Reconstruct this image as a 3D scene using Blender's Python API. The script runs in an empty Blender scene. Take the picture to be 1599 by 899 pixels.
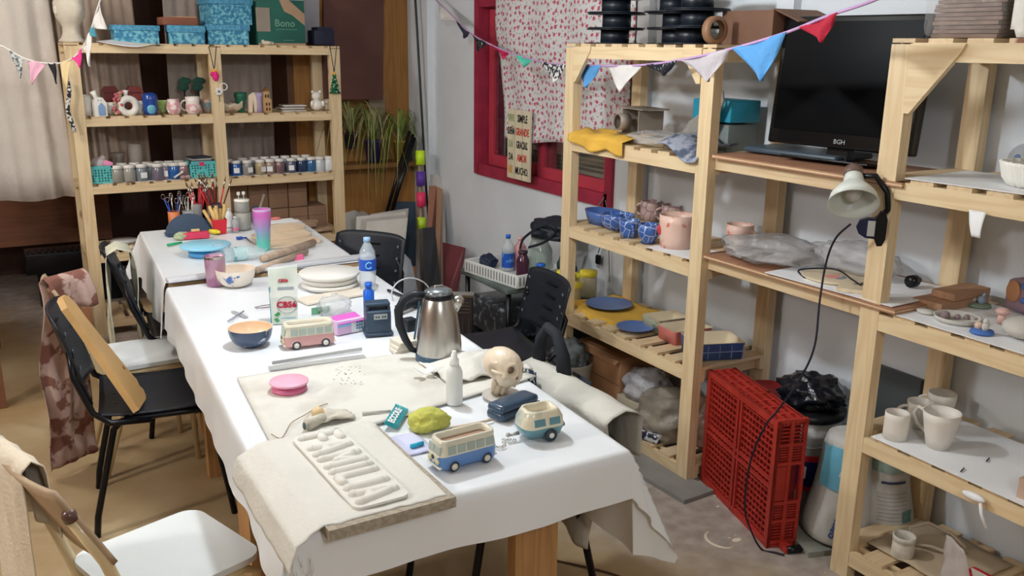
import bpy, bmesh, math, random
from mathutils import Vector, Matrix, Euler
C = bpy.context.scene.collection
sc = bpy.context.scene
rnd = random.Random(7)
PI = math.pi
# ---------------- camera
W0, H0, FPX = 1599.0, 899.0, 1403.5
YAW, PITCH, ROLL, CH = -0.53015684, 0.26087134, 0.01416045, 1.7
_fw = Vector((-math.sin(YAW)*math.cos(PITCH), math.cos(YAW)*math.cos(PITCH), -math.sin(PITCH)))
_rt = Vector((math.cos(YAW), math.sin(YAW), 0)); _up = _rt.cross(_fw)
RT = _rt*math.cos(ROLL)+_up*math.sin(ROLL); UP = _up*math.cos(ROLL)-_rt*math.sin(ROLL)
cam = bpy.data.cameras.new('camera'); co = bpy.data.objects.new('camera', cam); C.objects.link(co)
co.matrix_world = Matrix(((RT.x,UP.x,-_fw.x,0),(RT.y,UP.y,-_fw.y,0),(RT.z,UP.z,-_fw.z,CH),(0,0,0,1)))
cam.sensor_width = 36; cam.lens = FPX/W0*36; cam.clip_start = .05
sc.camera = co
# ---------------- light
w = bpy.data.worlds.new('world'); sc.world = w; w.use_nodes = True
w.node_tree.nodes['Background'].inputs[0].default_value = (.55,.6,.7,1)
w.node_tree.nodes['Background'].inputs[1].default_value = .6
def point(name, loc, power, col, r):
    l = bpy.data.lights.new(name,'POINT'); l.energy = power; l.color = col; l.shadow_soft_size = r
    o = bpy.data.objects.new(name,l); C.objects.link(o); o.location = loc; return o
point('table_lamp_light', (.96,2.62,2.12), 42, (.89,.95,1), .06)
point('room_fill_light', (-2.1,2.5,2.45), 85, (1,.97,.94), .15)  # unseen fill added at the left to lift the whole room
point('front_fill_light', (.3,-1.0,2.4), 42, (.93,.96,1), .15)  # frontal fill added behind the camera to brighten the tablecloth's front drop
point('far_fill_light', (-.5,4.5,2.5), 34, (1,.96,.92), .15)  # extra fill, added to brighten the dark back of the room
sc.view_settings.view_transform = 'Standard'; sc.view_settings.look = 'None'
sc.view_settings.exposure = 0.47; sc.view_settings.gamma = 1

# ---------------- helpers
def ray(px,py): return (_fw + RT*((px-799.5)/FPX) - UP*((py-449.5)/FPX))
def at(px,py,z=None,x=None,y=None):      # point of the photo on a known plane of the room
    d = ray(px,py)
    if z is not None: t = (z-CH)/d.z
    elif x is not None: t = x/d.x
    else: t = y/d.y
    return Vector((0,0,CH))+d*t
def mp(p): return (Vector(p)-Vector((0,0,CH))).dot(_fw)/FPX      # metres per photo pixel there
def lin(c):
    c = c/255
    return c/12.92 if c<=.04045 else ((c+.055)/1.055)**2.4
_m = {}
def mat(name, rgb, rough=.55, metal=0, var=.07, vs=6, bump=.0, bs=40, trans=0, alpha=1, emit=0, coat=0, rgb2=None, v2=(.45,.6), scale=(1,1,1), ior=1.45, sheen=0):
    if name in _m: return _m[name]
    m = bpy.data.materials.new(name); m.use_nodes = True; n = m.node_tree; N = n.nodes; L = n.links
    b = N['Principled BSDF']; b.inputs['Roughness'].default_value = rough; b.inputs['Metallic'].default_value = metal
    b.inputs['IOR'].default_value = ior
    base = [lin(v) for v in rgb]
    tc = N.new('ShaderNodeTexCoord'); mpn = N.new('ShaderNodeMapping'); L.new(tc.outputs['Object'], mpn.inputs[0])
    mpn.inputs['Scale'].default_value = scale
    oi = N.new('ShaderNodeObjectInfo'); 
    mu = N.new('ShaderNodeMath'); mu.operation='MULTIPLY'; mu.inputs[1].default_value = 37; L.new(oi.outputs['Random'], mu.inputs[0])
    cb = N.new('ShaderNodeCombineXYZ'); L.new(mu.outputs[0], cb.inputs[0]); L.new(mu.outputs[0], cb.inputs[2]); L.new(cb.outputs[0], mpn.inputs[1])
    nz = N.new('ShaderNodeTexNoise'); nz.inputs['Scale'].default_value = vs; nz.inputs['Detail'].default_value = 5; L.new(mpn.outputs[0], nz.inputs[0])
    r = N.new('ShaderNodeValToRGB'); L.new(nz.outputs[0], r.inputs[0])
    if rgb2 is None:
        r.color_ramp.elements[0].position=.3; r.color_ramp.elements[1].position=.7
        r.color_ramp.elements[0].color = [c*(1-var*1.6) for c in base]+[1]; r.color_ramp.elements[1].color=[min(1,c*(1+var)) for c in base]+[1]
    else:
        r.color_ramp.elements[0].position=v2[0]; r.color_ramp.elements[1].position=v2[1]
        r.color_ramp.elements[0].color = base+[1]; r.color_ramp.elements[1].color=[lin(v) for v in rgb2]+[1]
    L.new(r.outputs[0], b.inputs['Base Color'])
    if bump:
        n2 = N.new('ShaderNodeTexNoise'); n2.inputs['Scale'].default_value = bs; n2.inputs['Detail'].default_value=4; L.new(mpn.outputs[0], n2.inputs[0])
        bp = N.new('ShaderNodeBump'); bp.inputs['Strength'].default_value = bump; bp.inputs['Distance'].default_value=.01
        L.new(n2.outputs[0], bp.inputs['Height']); L.new(bp.outputs[0], b.inputs['Normal'])
    if trans: b.inputs['Transmission Weight'].default_value = trans
    if alpha<1: b.inputs['Alpha'].default_value = alpha
    if coat: b.inputs['Coat Weight'].default_value = coat; b.inputs['Coat Roughness'].default_value=.08
    if sheen: b.inputs['Sheen Weight'].default_value = sheen
    if emit: b.inputs['Emission Color'].default_value = base+[1]; b.inputs['Emission Strength'].default_value = emit
    _m[name]=m; return m
def pine(name, rgb, dark, axis=2, knots=True):
    if name in _m: return _m[name]
    m = bpy.data.materials.new(name); m.use_nodes=True; N=m.node_tree.nodes; L=m.node_tree.links; b=N['Principled BSDF']
    b.inputs['Roughness'].default_value=.55
    tc=N.new('ShaderNodeTexCoord'); mpn=N.new('ShaderNodeMapping'); L.new(tc.outputs['Object'],mpn.inputs[0])
    s=[9,9,9]; s[axis]=.7; mpn.inputs['Scale'].default_value=s
    oi=N.new('ShaderNodeObjectInfo'); mu=N.new('ShaderNodeMath'); mu.operation='MULTIPLY'; mu.inputs[1].default_value=61
    L.new(oi.outputs['Random'],mu.inputs[0]); cb=N.new('ShaderNodeCombineXYZ'); 
    for i in range(3): L.new(mu.outputs[0],cb.inputs[i])
    L.new(cb.outputs[0],mpn.inputs[1])
    nz=N.new('ShaderNodeTexNoise'); nz.inputs['Scale'].default_value=1.6; nz.inputs['Detail'].default_value=2; L.new(mpn.outputs[0],nz.inputs[0])
    m2=N.new('ShaderNodeMath'); m2.operation='MULTIPLY'; m2.inputs[1].default_value=14; L.new(nz.outputs[0],m2.inputs[0])
    fr=N.new('ShaderNodeMath'); fr.operation='PINGPONG'; fr.inputs[1].default_value=1; L.new(m2.outputs[0],fr.inputs[0])
    r=N.new('ShaderNodeValToRGB'); L.new(fr.outputs[0],r.inputs[0])
    A=[lin(v) for v in rgb]; D=[lin(v) for v in dark]
    r.color_ramp.elements[0].color=A+[1]; r.color_ramp.elements[1].color=[a*.55+d*.45 for a,d in zip(A,D)]+[1]; r.color_ramp.elements[0].position=.25
    out=r.outputs[0]
    if knots:
        mk=N.new('ShaderNodeMapping'); L.new(tc.outputs['Object'],mk.inputs[0]); sk=[4.3,4.3,4.3]; sk[axis]=1.9; mk.inputs['Scale'].default_value=sk; L.new(cb.outputs[0],mk.inputs[1])
        vo=N.new('ShaderNodeTexVoronoi'); vo.inputs['Scale'].default_value=1; L.new(mk.outputs[0],vo.inputs[0])
        rk=N.new('ShaderNodeValToRGB'); rk.color_ramp.elements[0].position=.045; rk.color_ramp.elements[1].position=.085
        rk.color_ramp.elements[0].color=(1,1,1,1); rk.color_ramp.elements[1].color=(0,0,0,1); L.new(vo.outputs['Distance'],rk.inputs[0])
        mx=N.new('ShaderNodeMixRGB'); L.new(rk.outputs[0],mx.inputs[0]); L.new(out,mx.inputs[1]); mx.inputs[2].default_value=(lin(130),lin(78),lin(48),1); out=mx.outputs[0]
    L.new(out,b.inputs['Base Color']); _m[name]=m; return m
def xf(loc=(0,0,0), rot=(0,0,0), sc_=(1,1,1)):
    return Matrix.Translation(Vector(loc)) @ Euler(rot).to_matrix().to_4x4() @ Matrix.Diagonal((*sc_,1))
class B:
    def __init__(s): s.bm=bmesh.new()
    def _add(s, vs, fs, M=None, smooth=False):
        bv=[s.bm.verts.new((M@Vector(v)) if M is not None else v) for v in vs]
        for f in fs:
            try:
                F=s.bm.faces.new([bv[i] for i in f]); F.smooth=smooth
            except ValueError: pass
        return s
    def box(s, c, d, rot=(0,0,0), bev=0, M=None):
        x,y,z=d[0]/2,d[1]/2,d[2]/2
        T=xf(c,rot)
        if M is not None: T=M@T
        if not bev:
            return s._add([(-x,-y,-z),(x,-y,-z),(x,y,-z),(-x,y,-z),(-x,-y,z),(x,-y,z),(x,y,z),(-x,y,z)],[(3,2,1,0),(4,5,6,7),(0,1,5,4),(1,2,6,5),(2,3,7,6),(3,0,4,7)],T)
        t=bmesh.new(); bmesh.ops.create_cube(t,size=1); bmesh.ops.scale(t,vec=d,verts=t.verts)
        bmesh.ops.bevel(t,geom=t.edges[:],offset=bev,segments=2,affect='EDGES',profile=.6)
        t.verts.index_update(); s._add([v.co.copy() for v in t.verts],[[v.index for v in f.verts] for f in t.faces],T,True); t.free(); return s
    def prism(s, poly, z0, z1, M=None):
        n=len(poly); a=sum(poly[i][0]*poly[(i+1)%n][1]-poly[(i+1)%n][0]*poly[i][1] for i in range(n))
        if a<0: poly=poly[::-1]
        return s._add([(x,y,z0) for x,y in poly]+[(x,y,z1) for x,y in poly],[tuple(range(n))[::-1],tuple(range(n,2*n))]+[(i,(i+1)%n,n+(i+1)%n,n+i) for i in range(n)],M)
    def lathe(s, prof, seg=24, M=None, sx=1, sy=1, fn=None, cap=True):
        vs=[];fs=[];n=len(prof)
        for i in range(seg):
            a=2*PI*i/seg
            for k,(r,z) in enumerate(prof):
                q=fn(a,k,r,z) if fn else (r,z)
                vs.append((q[0]*math.cos(a)*sx,q[0]*math.sin(a)*sy,q[1]))
        for i in range(seg):
            j=(i+1)%seg
            for k in range(n-1): fs.append((i*n+k,j*n+k,j*n+k+1,i*n+k+1))
        if cap:
            if prof[0][0]>1e-4: fs.append(tuple(i*n for i in range(seg))[::-1])
            if prof[-1][0]>1e-4: fs.append(tuple(i*n+n-1 for i in range(seg)))
        s._add(vs,fs,M,True); return s
    def cyl(s, p0, p1, r, r1=None, seg=12):
        p0,p1=Vector(p0),Vector(p1); d=p1-p0; q=d.to_track_quat('Z','Y').to_matrix().to_4x4()
        return s.lathe([(r,0),(r if r1 is None else r1,d.length)],seg,Matrix.Translation(p0)@q)
    def tube(s, pts, r, seg=8, closed=False, rs=None):
        pts=[Vector(p) for p in pts]; n=len(pts); vs=[];fs=[]; prev=None
        for i,p in enumerate(pts):
            if closed: t=pts[(i+1)%n]-pts[i-1]
            else: t=pts[min(i+1,n-1)]-pts[max(i-1,0)]
            t.normalize()
            if prev is None: u=t.orthogonal().normalized()
            else:
                u=prev-t*prev.dot(t)
                u=u.normalized() if u.length>1e-6 else t.orthogonal().normalized()
            prev=u; v=t.cross(u); rr=rs[i] if rs else r
            for k in range(seg):
                a=2*PI*k/seg; vs.append(p+(u*math.cos(a)+v*math.sin(a))*rr)
        m=n if closed else n-1
        for i in range(m):
            for k in range(seg):
                j=(i+1)%n; fs.append((i*seg+k,i*seg+(k+1)%seg,j*seg+(k+1)%seg,j*seg+k))
        if not closed: fs.append(tuple(range(seg))[::-1]); fs.append(tuple((n-1)*seg+k for k in range(seg)))
        return s._add(vs,fs,None,True)
    def ball(s, c, r, seg=16, M=None):
        if not hasattr(r,'__len__'): r=(r,r,r)
        pr=[(math.sin(PI*k/10),-math.cos(PI*k/10)) for k in range(11)]
        pr[0]=(0.0005,-1);pr[-1]=(0.0005,1)
        T=Matrix.Translation(Vector(c))@Matrix.Diagonal((*r,1))
        return s.lathe(pr,seg,(M@T) if M is not None else T)
    def sheet(s, f, nu, nv, th=0, smooth=True):
        g=[[Vector(f(i/nu,j/nv)) for j in range(nv+1)] for i in range(nu+1)]
        vs=[p for r in g for p in r]; fs=[]; k=nv+1
        for i in range(nu):
            for j in range(nv): fs.append((i*k+j,(i+1)*k+j,(i+1)*k+j+1,i*k+j+1))
        if th:
            nr=[]
            for i in range(nu+1):
                for j in range(nv+1):
                    a=g[min(i+1,nu)][j]-g[max(i-1,0)][j]; b=g[i][min(j+1,nv)]-g[i][max(j-1,0)]
                    c=a.cross(b); nr.append(c.normalized() if c.length>1e-12 else Vector((0,0,1)))
            o=len(vs); vs=vs+[p-q*th for p,q in zip(vs,nr)]
            fs+= [tuple(o+x for x in f_[::-1]) for f_ in fs]
            per=[i*k for i in range(nu+1)]+[nu*k+j for j in range(1,nv+1)]+[i*k+nv for i in range(nu-1,-1,-1)]+[j for j in range(nv-1,0,-1)]
            for i in range(len(per)):
                a,b=per[i],per[(i+1)%len(per)]; fs.append((b,a,o+a,o+b))
        return s._add(vs,fs,None,smooth)
    def done(s, name, m, parent=None, loc=None, rot=None):
        bmesh.ops.recalc_face_normals(s.bm, faces=s.bm.faces)
        me=bpy.data.meshes.new(name); s.bm.to_mesh(me); s.bm.free(); me.materials.append(m)
        o=bpy.data.objects.new(name,me); C.objects.link(o)
        if parent is not None: o.parent=parent
        if loc is not None: o.location=loc
        if rot is not None: o.rotation_euler=rot
        return o
def tag(o,label,cat,group=None,kind=None):
    if label: o['label']=label
    if cat: o['category']=cat
    if group: o['group']=group
    if kind: o['kind']=kind
    return o
def thing(name,label,cat,loc=(0,0,0),rot=0,group=None):
    o=bpy.data.objects.new(name,None); C.objects.link(o); o.location=loc; o.empty_display_size=.05
    o.rotation_euler=(0,0,rot) if not hasattr(rot,'__len__') else rot
    return tag(o,label,cat,group)
def struct(o): o['kind']='structure'; return o
def dup(root,loc,rot=None,label=None,group=None,scale=None,mats=None):
    r=root.copy(); C.objects.link(r); r.location=loc
    if rot is not None: r.rotation_euler=(0,0,rot)
    if label: r['label']=label
    if group: r['group']=group
    if scale: r.scale=(scale,)*3
    for ch in list(root.children):
        c=ch.copy(); C.objects.link(c); c.parent=r
        for g in list(ch.children):
            d=g.copy(); C.objects.link(d); d.parent=c
    return r
def text(s, size, m, parent, loc, rot, name='lettering', ext=.0006, bold=0, ax='CENTER', sx=1, label=None):
    cu=bpy.data.curves.new(name,'FONT'); cu.body=s; cu.size=size; cu.extrude=ext; cu.offset=bold; cu.align_x=ax; cu.align_y='CENTER'; cu.resolution_u=2
    to=bpy.data.objects.new(name,cu); C.objects.link(to)
    dg=bpy.context.evaluated_depsgraph_get(); me=bpy.data.meshes.new_from_object(to.evaluated_get(dg)); bpy.data.objects.remove(to)
    me.materials.clear(); me.materials.append(m)
    o=bpy.data.objects.new(name,me); C.objects.link(o); o.parent=parent; o.location=loc; o.rotation_euler=rot; o.scale=(sx,1,1)
    if label: o['label']=label
    return o
def one(name,b,m,label,cat,loc=None,rot=None,group=None):
    return tag(b.done(name,m,None,loc,rot),label,cat,group)
def noise(x,y,z=0):
    from mathutils import noise as nn
    return nn.noise(Vector((x,y,z)))
# common materials
PINE=pine('pine_z',(226,204,164),(204,170,124),2); PINEX=pine('pine_x',(226,204,164),(204,170,124),0); PINEY=pine('pine_y',(220,196,158),(194,160,116),1)
PLYX=pine('ply_brown',(168,122,94),(136,92,66),0,False)
WHITE=mat('white_ceramic',(238,236,228),.3,coat=.3); CREAM=mat('cream_ceramic',(232,214,190),.4)
BLACK=mat('black_plastic',(24,32,42),.45,bump=.1,bs=200); BLACKM=mat('black_metal',(20,22,26),.3,metal=.3)
PAPER=mat('white_paper',(236,238,240),.6,var=.03); CLOTHW=mat('canvas_cloth',(222,220,212),.85,var=.06,vs=9,bump=.4,bs=60)
GLASS=mat('clear_glass',(225,235,238),.05,trans=.95,alpha=.35); STEEL=mat('steel',(200,196,188),.25,metal=1,var=.04)
BLUE=mat('blue_glaze',(72,110,180),.3,coat=.4,var=.15); RED=mat('red_plastic',(214,40,58),.4); PINK=mat('pink_plastic',(238,150,190),.4); TEAL=mat('teal_plastic',(92,190,190),.4)
SKY=mat('light_blue_plastic',(120,200,240),.35,var=.02); GREEN=mat('green_plastic',(30,170,110),.4); YEL=mat('yellow_plastic',(235,220,60),.4); PLASTIC=mat('cloudy_plastic_bag',(200,200,200),.3,var=.15,vs=14,bump=.9,bs=25,alpha=.55)
# ================= ROOM
FLOOR=bpy.data.materials.new('stained_concrete'); FLOOR.use_nodes=True
def _floor():
    N=FLOOR.node_tree.nodes; L=FLOOR.node_tree.links; b=N['Principled BSDF']; b.inputs['Roughness'].default_value=.5
    tc=N.new('ShaderNodeTexCoord')
    n1=N.new('ShaderNodeTexNoise'); n1.inputs['Scale'].default_value=.9; n1.inputs['Detail'].default_value=6; n1.inputs['Roughness'].default_value=.6; L.new(tc.outputs['Object'],n1.inputs[0])
    r1=N.new('ShaderNodeValToRGB'); L.new(n1.outputs[0],r1.inputs[0]); e=r1.color_ramp.elements
    e[0].position=.38; e[0].color=[lin(v) for v in (152,124,84)]+[1]; e[1].position=.60; e[1].color=[lin(v) for v in (178,158,124)]+[1]
    # greyer, dusty concrete along the right wall
    sx=N.new('ShaderNodeSeparateXYZ'); L.new(tc.outputs['Object'],sx.inputs[0])
    n3=N.new('ShaderNodeTexNoise'); n3.inputs['Scale'].default_value=3; n3.inputs['Detail'].default_value=4; L.new(tc.outputs['Object'],n3.inputs[0])
    ad=N.new('ShaderNodeMath'); ad.operation='MULTIPLY_ADD'; ad.inputs[1].default_value=.7; L.new(n3.outputs[0],ad.inputs[0]); 
    dg=N.new('ShaderNodeMath'); dg.operation='MULTIPLY_ADD'; dg.inputs[1].default_value=.45; L.new(sx.outputs[1],dg.inputs[0]); L.new(sx.outputs[0],dg.inputs[2])
    L.new(dg.outputs[0],ad.inputs[2])
    rr=N.new('ShaderNodeMapRange'); rr.inputs[1].default_value=3.0; rr.inputs[2].default_value=3.35; L.new(ad.outputs[0],rr.inputs[0])
    n2=N.new('ShaderNodeTexNoise'); n2.inputs['Scale'].default_value=14; n2.inputs['Detail'].default_value=8; L.new(tc.outputs['Object'],n2.inputs[0])
    r2=N.new('ShaderNodeValToRGB'); L.new(n2.outputs[0],r2.inputs[0]); r2.color_ramp.elements[0].position=.35; r2.color_ramp.elements[1].position=.75
    r2.color_ramp.elements[0].color=[lin(v) for v in (150,138,128)]+[1]; r2.color_ramp.elements[1].color=[lin(v) for v in (186,176,166)]+[1]
    mx=N.new('ShaderNodeMixRGB'); L.new(rr.outputs[0],mx.inputs[0]); L.new(r1.outputs[0],mx.inputs[1]); L.new(r2.outputs[0],mx.inputs[2])
    n4=N.new('ShaderNodeTexNoise'); n4.inputs['Scale'].default_value=22; n4.inputs['Detail'].default_value=3; L.new(tc.outputs['Object'],n4.inputs[0])
    r4=N.new('ShaderNodeValToRGB'); r4.color_ramp.elements[0].position=.70; r4.color_ramp.elements[1].position=.74; r4.color_ramp.elements[0].color=(0,0,0,1); L.new(n4.outputs[0],r4.inputs[0])
    m4=N.new('ShaderNodeMath'); m4.operation='MULTIPLY'; L.new(r4.outputs[0],m4.inputs[0]); L.new(rr.outputs[0],m4.inputs[1])
    mx2=N.new('ShaderNodeMixRGB'); L.new(m4.outputs[0],mx2.inputs[0]); L.new(mx.outputs[0],mx2.inputs[1]); mx2.inputs[2].default_value=(.8,.76,.7,1)
    L.new(mx2.outputs[0],b.inputs['Base Color'])
    bp=N.new('ShaderNodeBump'); bp.inputs['Strength'].default_value=.15; bp.inputs['Distance'].default_value=.01; L.new(n2.outputs[0],bp.inputs['Height']); L.new(bp.outputs[0],b.inputs['Normal'])
_floor()
WALL=mat('white_painted_wall',(220,226,232),.75,var=.04,vs=3,bump=.25,bs=12)
XW=2.76; YB=6.15
struct(B().box((-.3,3,-.05),(7.2,12.2,.1)).done('floor',FLOOR))
struct(B().box((-.3,3,2.75),(7.2,12.2,.1)).done('ceiling',mat('ceiling_paint',(205,200,192),.8)))
struct(B().box((-3.65,3,1.35),(.1,12.2,2.7)).done('wall_left',mat('left_wall_paint',(150,125,105),.8)))
struct(B().box((-.3,-2.95,1.35),(7.2,.1,2.7)).done('wall_front',mat('front_wall_paint',(200,190,175),.8)))
wy0,wy1,wz0,wz1=3.70,5.16,.93,1.97
wr=B()
wr.box((XW+.1,(wy0-2.9)/2,1.35),(.2,wy0+2.9,2.7)); wr.box((XW+.1,(wy1+9.1)/2,1.35),(.2,9.1-wy1,2.7))
wr.box((XW+.1,(wy0+wy1)/2,wz0/2),(.2,wy1-wy0,wz0)); wr.box((XW+.1,(wy0+wy1)/2,(wz1+2.7)/2),(.2,wy1-wy0,2.7-wz1))
struct(wr.done('wall_right',WALL))
struct(B().box((XW-.02,3.47,1.35),(.04,.09,2.7)).done('trim_1',WALL)); struct(B().box((XW-.02,2.60,1.35),(.04,.09,2.7)).done('trim_2',WALL))
struct(B().box((XW-.025,5.82+.165,1.35),(.05,.33,2.7)).done('trim_3',WALL))
# back wall: ochre wood panelling at the right, dark timber behind the curtains
struct(B().box((2.32,YB+.04,1.35),(.9,.06,2.7)).done('wall_back',pine('ochre_panel',(176,124,62),(140,90,40),2,False)))
struct(B().box((-.9,7.6,1.35),(5.6,.1,2.7)).done('wall_rear',pine('dark_timber',(86,56,42),(60,38,30),2,False)))
struct(B().box((1.86,6.88,1.35),(.06,1.4,2.7)).done('wall_side',mat('brown_side',(110,78,56),.7)))
# window frame
RF=mat('red_window_paint',(158,44,68),.5,var=.12,vs=10,bump=.2,bs=20); RF2=mat('red_sash_paint',(184,58,76),.5,var=.1,vs=10)
wn=thing('window_1',None,None,(0,0,0)); struct(wn)
fr=B()
ym=(wy0+wy1)/2
fr.box((XW-.005,wy0+.02,(wz0+wz1)/2),(.03,.06,wz1-wz0+.04)); fr.box((XW-.005,wy1-.0,(wz0+wz1)/2),(.03,.06,wz1-wz0+.04))
fr.box((XW-.005,ym,wz0+.012),(.03,wy1-wy0-.05,.07)); fr.box((XW-.005,ym,wz1-.0),(.03,wy1-wy0-.05,.06))
fr.box((XW+.09,wy1-.015,(wz0+wz1)/2),(.16,.025,wz1-wz0)); fr.box((XW+.09,wy0+.015,(wz0+wz1)/2),(.16,.025,wz1-wz0))
fr.box((XW+.09,ym,wz0+.02),(.16,wy1-wy0-.06,.03)); fr.box((XW+.09,ym,wz1-.02),(.16,wy1-wy0-.06,.03))
fr.done('window_frame',RF,wn)
def sash(y0,y1,x):
    s=B(); z0,z1=wz0+.04,wz1-.04
    s.box((x,y0+.03,(z0+z1)/2),(.035,.06,z1-z0)); s.box((x,y1-.03,(z0+z1)/2),(.035,.06,z1-z0)); s.box((x,(y0+y1)/2,z0+.035),(.035,y1-y0-.12,.07)); s.box((x,(y0+y1)/2,z1-.03),(.035,y1-y0-.12,.06))
    o=s.done('sash',RF2,wn); B().box((x,(y0+y1)/2,(z0+z1)/2),(.004,y1-y0-.12,z1-z0-.13)).done('pane',mat('window_glass',(120,130,130),.05,trans=.9,alpha=.25),o)
sash(4.37,5.12,XW+.07); sash(3.74,4.45,XW+.03)
# outside the window
tag(B().box((XW+1.6,5.0,1.2),(.1,7,3.2)).done('outside_wall',mat('outside_dark',(62,50,50),.8)),None,None,kind='structure')
gr=thing('window_grille','dark wrought iron grille with pink gaps outside the red window','grille',(XW+.32,5.05,1.0))
for i in range(8): B().box((0,-.42+i*.13,.5),(.012,.012,1.2)).done('bar',BLACKM,gr)
for z in (.02,.3,.55,.8,1.05): B().box((0,.03,z),(.016,.95,.09)).done('rail',BLACKM,gr)
for zc in (.18,.43,.7):
    fan=B()
    for k in range(7):
        a=PI*k/6; fan.cyl((0,.02,zc-.08),(0,.02+.13*math.cos(a),zc-.08+.16*math.sin(a)),.006,seg=5)
    fan.done('fan_scroll',BLACKM,gr)
one('outside_panel',B().box((XW+.6,5.35,1.0),(.03,.9,2.0)),mat('pink_render',(225,150,140),.8),'pink lit wall seen through the grille','wall panel')
ac=thing('air_conditioner','cream louvred air conditioner box outside the right window pane','air conditioner',(XW+.42,4.20,.0))
B().box((0,0,.71),(.3,.70,1.42),bev=.01).done('casing',mat('aged_cream',(206,200,180),.6),ac)
for i in range(13): B().box((-.155,.08,1.02+i*.026),(.01,.4,.014),rot=(0,.4,0)).done('louvre',mat('louvre_grey',(130,126,112),.6),ac)
# floral curtain in front of window
FL=mat('floral_fabric',(206,204,206),.85,bump=.2,bs=80)
def _fl():
    N=FL.node_tree.nodes; L=FL.node_tree.links; b=N['Principled BSDF']
    tc=N.new('ShaderNodeTexCoord'); mpp=N.new('ShaderNodeMapping'); mpp.inputs['Rotation'].default_value=(0,PI/2,0); L.new(tc.outputs['Object'],mpp.inputs[0])
    vo=N.new('ShaderNodeTexVoronoi'); vo.voronoi_dimensions='2D'; vo.inputs['Scale'].default_value=24; vo.inputs['Randomness'].default_value=.6; L.new(mpp.outputs[0],vo.inputs[0])
    nz=N.new('ShaderNodeTexNoise'); nz.inputs['Scale'].default_value=110; L.new(mpp.outputs[0],nz.inputs[0])
    a=N.new('ShaderNodeMath'); a.operation='MULTIPLY_ADD'; a.inputs[1].default_value=.5; L.new(nz.outputs[0],a.inputs[0]); L.new(vo.outputs['Distance'],a.inputs[2])
    r=N.new('ShaderNodeValToRGB'); L.new(a.outputs[0],r.inputs[0]); e=r.color_ramp.elements
    e[0].position=.44; e[0].color=[lin(v) for v in (184,84,104)]+[1]; e[1].position=.52; e[1].color=[lin(v) for v in (212,211,212)]+[1]
    x=e.new(.48); x.color=[lin(v) for v in (214,150,160)]+[1]
    v2=N.new('ShaderNodeTexVoronoi'); v2.voronoi_dimensions='2D'; v2.inputs['Scale'].default_value=34; L.new(mpp.outputs[0],v2.inputs[0])
    r2=N.new('ShaderNodeValToRGB'); r2.color_ramp.elements[0].position=.12; r2.color_ramp.elements[1].position=.17; r2.color_ramp.elements[0].color=(1,1,1,1); r2.color_ramp.elements[1].color=(0,0,0,1); L.new(v2.outputs['Distance'],r2.inputs[0])
    mx=N.new('ShaderNodeMixRGB'); L.new(r2.outputs[0],mx.inputs[0]); L.new(r.outputs[0],mx.inputs[1]); mx.inputs[2].default_value=(lin(150),lin(140),lin(132),1)
    L.new(mx.outputs[0],b.inputs['Base Color'])
_fl()
def cur(u,v):
    y=4.93-.18*(1-v)*.0-u*1.42 - .22*(1-v)*(1-u)*.9; z=1.15+.06*u*(1-v)+v*1.25-.015*math.sin(u*9)*(1-v)
    if u<.05: y-=0
    x=XW-.055+.006*math.sin(u*23+2*v)+.010*noise(u*6,v*4)+.03*noise(u*3+5,v*3)
    return (x,y,z+.03*(1-u)*(1-v))
one('floral_curtain',B().sheet(cur,60,30,.003),FL,'white curtain printed with small red flowers hanging over the red window','curtain')
# word sign leaning on window sill
sg_p=at(818,271,x=XW-.035)
sg=thing('word_sign','slatted wooden sign with painted sayings standing against the red window','sign',(XW-.075,4.36+.16,.955),-PI/2)
SH=.40; SWD=.26
for i in range(3):
    B().box((-SWD/3+i*SWD/3,0,SH/2),(SWD/3-.006,.012,SH),).done('slat',mat('sign_board',(214,204,176),.7,var=.1),sg)
K=mat('ink_black',(25,25,28),.6); RR=mat('ink_red',(205,60,50),.6); OO=mat('ink_orange',(220,150,60),.6); GG=mat('ink_green',(150,170,120),.6)
for r,(a,ac_,b_,bc) in enumerate((('VIVE',GG,'SIMPLE',K),('SUEÑA',K,'GRANDE',RR),('DA',GG,'GRACIAS.',K),('DA',K,'AMOR',RR),('RÍE',OO,'MUCHO.',K))):
    z=SH-.05-r*.075
    text(a,.058,ac_,sg,(-.085,-.0075,z),(PI/2,0,0),sx=.62 if len(a)<5 else .45,bold=.001); text(b_,.06,bc,sg,(.042,-.0075,z),(PI/2,0,0),sx=.62 if len(b_)<7 else .5,bold=.001)
sg.rotation_euler=(0,0,-PI/2)
# power cords by the window
def cord(name,pts,r,label,m=BLACKM,n=8,cat='cord'):
    P=[Vector(p) for p in pts]; out=[]
    for i in range(len(P)-1):
        p0,p1,p2,p3=P[max(i-1,0)],P[i],P[i+1],P[min(i+2,len(P)-1)]
        for k in range(n):
            t=k/n; out.append(.5*((2*p1)+(p2-p0)*t+(2*p0-5*p1+4*p2-p3)*t*t+(3*p1-p0-3*p2+p3)*t**3))
    out.append(P[-1]); return one(name,B().tube(out,r,6),m,label,cat)
GREYC=mat('grey_cord',(120,120,125),.5)
cc=thing('plug_cord','grey cord with black plug hanging below the red window corner','cord',(0,0,0))
pp=[at(950,300,x=XW-.01),at(935,320,x=XW-.03),at(936,345,x=XW-.03),at(940,375,x=XW-.03),at(934,395,x=XW-.03)]
B().tube(pp,.003,6).done('wire',GREYC,cc); q=at(934,405,x=XW-.03); B().box(q,(.02,.03,.05),bev=.006).box(q-Vector((0,.008,.035)),(.003,.003,.02)).box(q-Vector((0,-.008,.035)),(.003,.003,.02)).done('plug',BLACKM,cc)
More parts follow.
